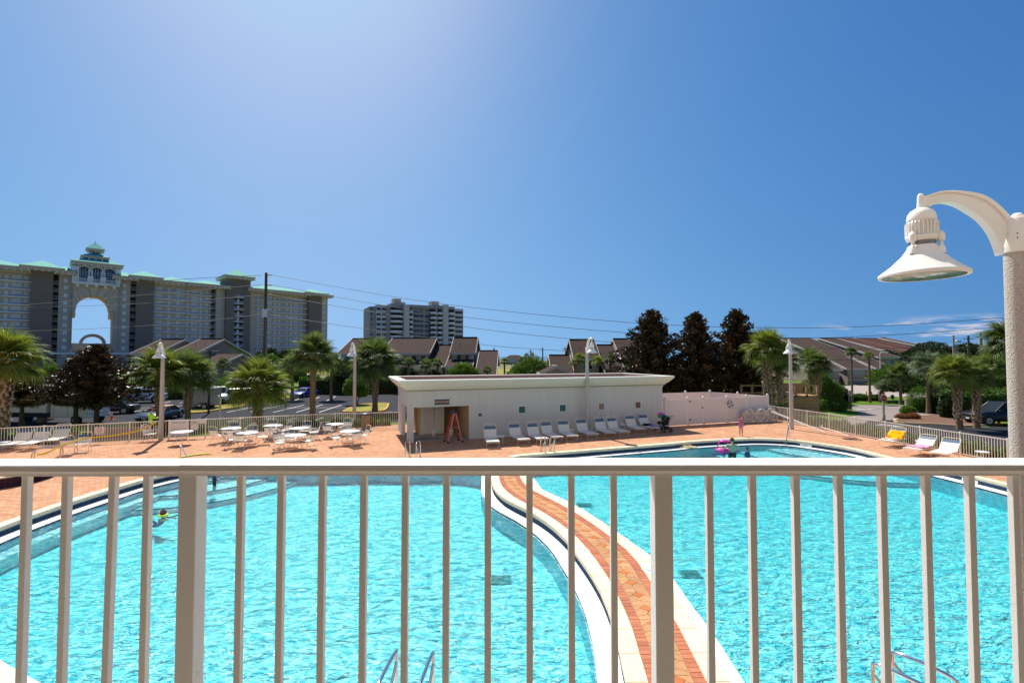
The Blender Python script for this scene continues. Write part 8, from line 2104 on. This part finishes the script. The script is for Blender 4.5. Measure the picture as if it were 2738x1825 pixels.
# adult standing in the pool, back to the viewer
def inpool(px, py): return G(px, py, ZW)
P = inpool(1958, 1213.5); t, hd = person('adult in pale green top standing waist-deep in the right pool with back turned', P + Vector((0, 0, -.88)), math.radians(172), 1.72, dict(elR=(-.16, -.08, .66), wrR=(-.12, -.20, .60), haR=(-.11, -.24, .60), elL=(.15, -.10, .66), wrL=(.12, -.22, .62), haL=(.12, -.26, .62)), 'skin_pale', 'hair_brown', 'short', [(.40, .58, 'navy_cloth', .14), (.58, .80, 'green_suit', .125)])
t.scale = (1.22, 1.15, 1)
bun = MB(); bun.ball(hd + Vector((0, .05, .10)), .045, 10); bun.build('hair_bun', [M['hair_brown']], t)
P = inpool(1998, 1210); person('child in blue swim shirt chest-deep to the right of the adult in the pool', P + Vector((0, 0, -.92)), math.radians(200), 1.22, {}, 'skin', 'hair_dark', 'short', [(.40, .82, 'blue_cloth', .14)])
P = inpool(1935, 1206); person('toddler sitting in the pink canopy float left of the adult', P + Vector((0, 0, -.52)), math.radians(185), .82, {}, 'skin', 'hair_dark', 'short', [(.40, .80, 'pink_plastic', .12)])
pf = thing('baby_float', 'bright pink baby float with canopy holding the toddler', 'pool float', P + Vector((0, 0, .03)), math.radians(175))
q = MB(); q.tube([(.34 * math.cos(a), .28 * math.sin(a), .04) for a in [k * PI / 10 for k in range(20)]], .075, 10, closed=True); q.build('ring', [M['pink_plastic']], pf)
q = MB(); q.tube([(.22 * math.cos(a), .17 * math.sin(a), .12) for a in [k * PI / 8 for k in range(16)]], .03, 8, closed=True); q.build('inner_ring', [M['pale_pink']], pf)
for s in (-1, 1): q = MB(); q.tube(crom([(s * .34, 0, .08), (s * .28, .02, .34), (s * .10, .04, .58)], 4), .03, 8); q.build('strut', [M['pink_plastic']], pf)
q = MB(); q.ball((0, .04, .50), .22, 14, sc=(1.1, 1, .5)); q.v = [(x, y, max(z, .50)) for x, y, z in q.v]; q.build('canopy', [M['pink_plastic']], pf)
# swimmer in the left pool, lying forward in the water
P = inpool(436, 1380); t, hd = person('curly-haired swimmer in the left pool between two balusters', P + Vector((0, 0, -1.03)), math.radians(70), 1.22, dict(pelvis=(0, .16, .60), waist=(0, .09, .66), hiL=(.055, .20, .60), hiR=(-.055, .20, .60), knL=(.06, .38, .62), knR=(-.06, .38, .58), anL=(.06, .58, .66), anR=(-.06, .58, .60), toL=(.065, .66, .68), toR=(-.065, .66, .60), elR=(-.14, -.14, .80), wrR=(-.10, -.27, .81), haR=(-.09, -.32, .81), elL=(.14, -.14, .80), wrL=(.10, -.27, .81), haL=(.09, -.32, .81)), 'skin', 'hair_brown', 'curly', [(.40, .80, 'blue_cloth', .12)])
q = MB(); q.tube([(.11 * math.cos(a), .11 * math.sin(a), .0) for a in [k * PI / 8 for k in range(16)]], .032, 10, closed=True); o = q.build('swim_ring', [M['noodle']]); o.location = P + Vector((.02, -.02, .05)); tag(o, 'small yellow-green swim ring at the neck of the curly-haired swimmer', 'swim ring')
q = MB(); q.tube(crom([(0, 0, 0), (.10, .05, .02), (.2, .0, .0)], 4), .02, 6); o = q.build('toy', [M['green_plastic']]); o.location = inpool(463, 1379); tag(o, 'small green toy floating ahead of the curly-haired swimmer', 'toy')
# child in dark shorts standing on the underwater steps
P = inpool(573, 1298); t, hd = person('child in dark shorts standing on the left pool steps beside the thick post', P + Vector((0, 0, -.24)), math.radians(150), 1.02, dict(elL=(.15, .0, .65), wrL=(.20, -.04, .53), haL=(.21, -.05, .49)), 'skin', 'hair_dark', 'short', [(.24, .54, 'navy_cloth', .14), (.54, .82, 'blue_cloth', .13)])
bpy.context.view_layer.update()
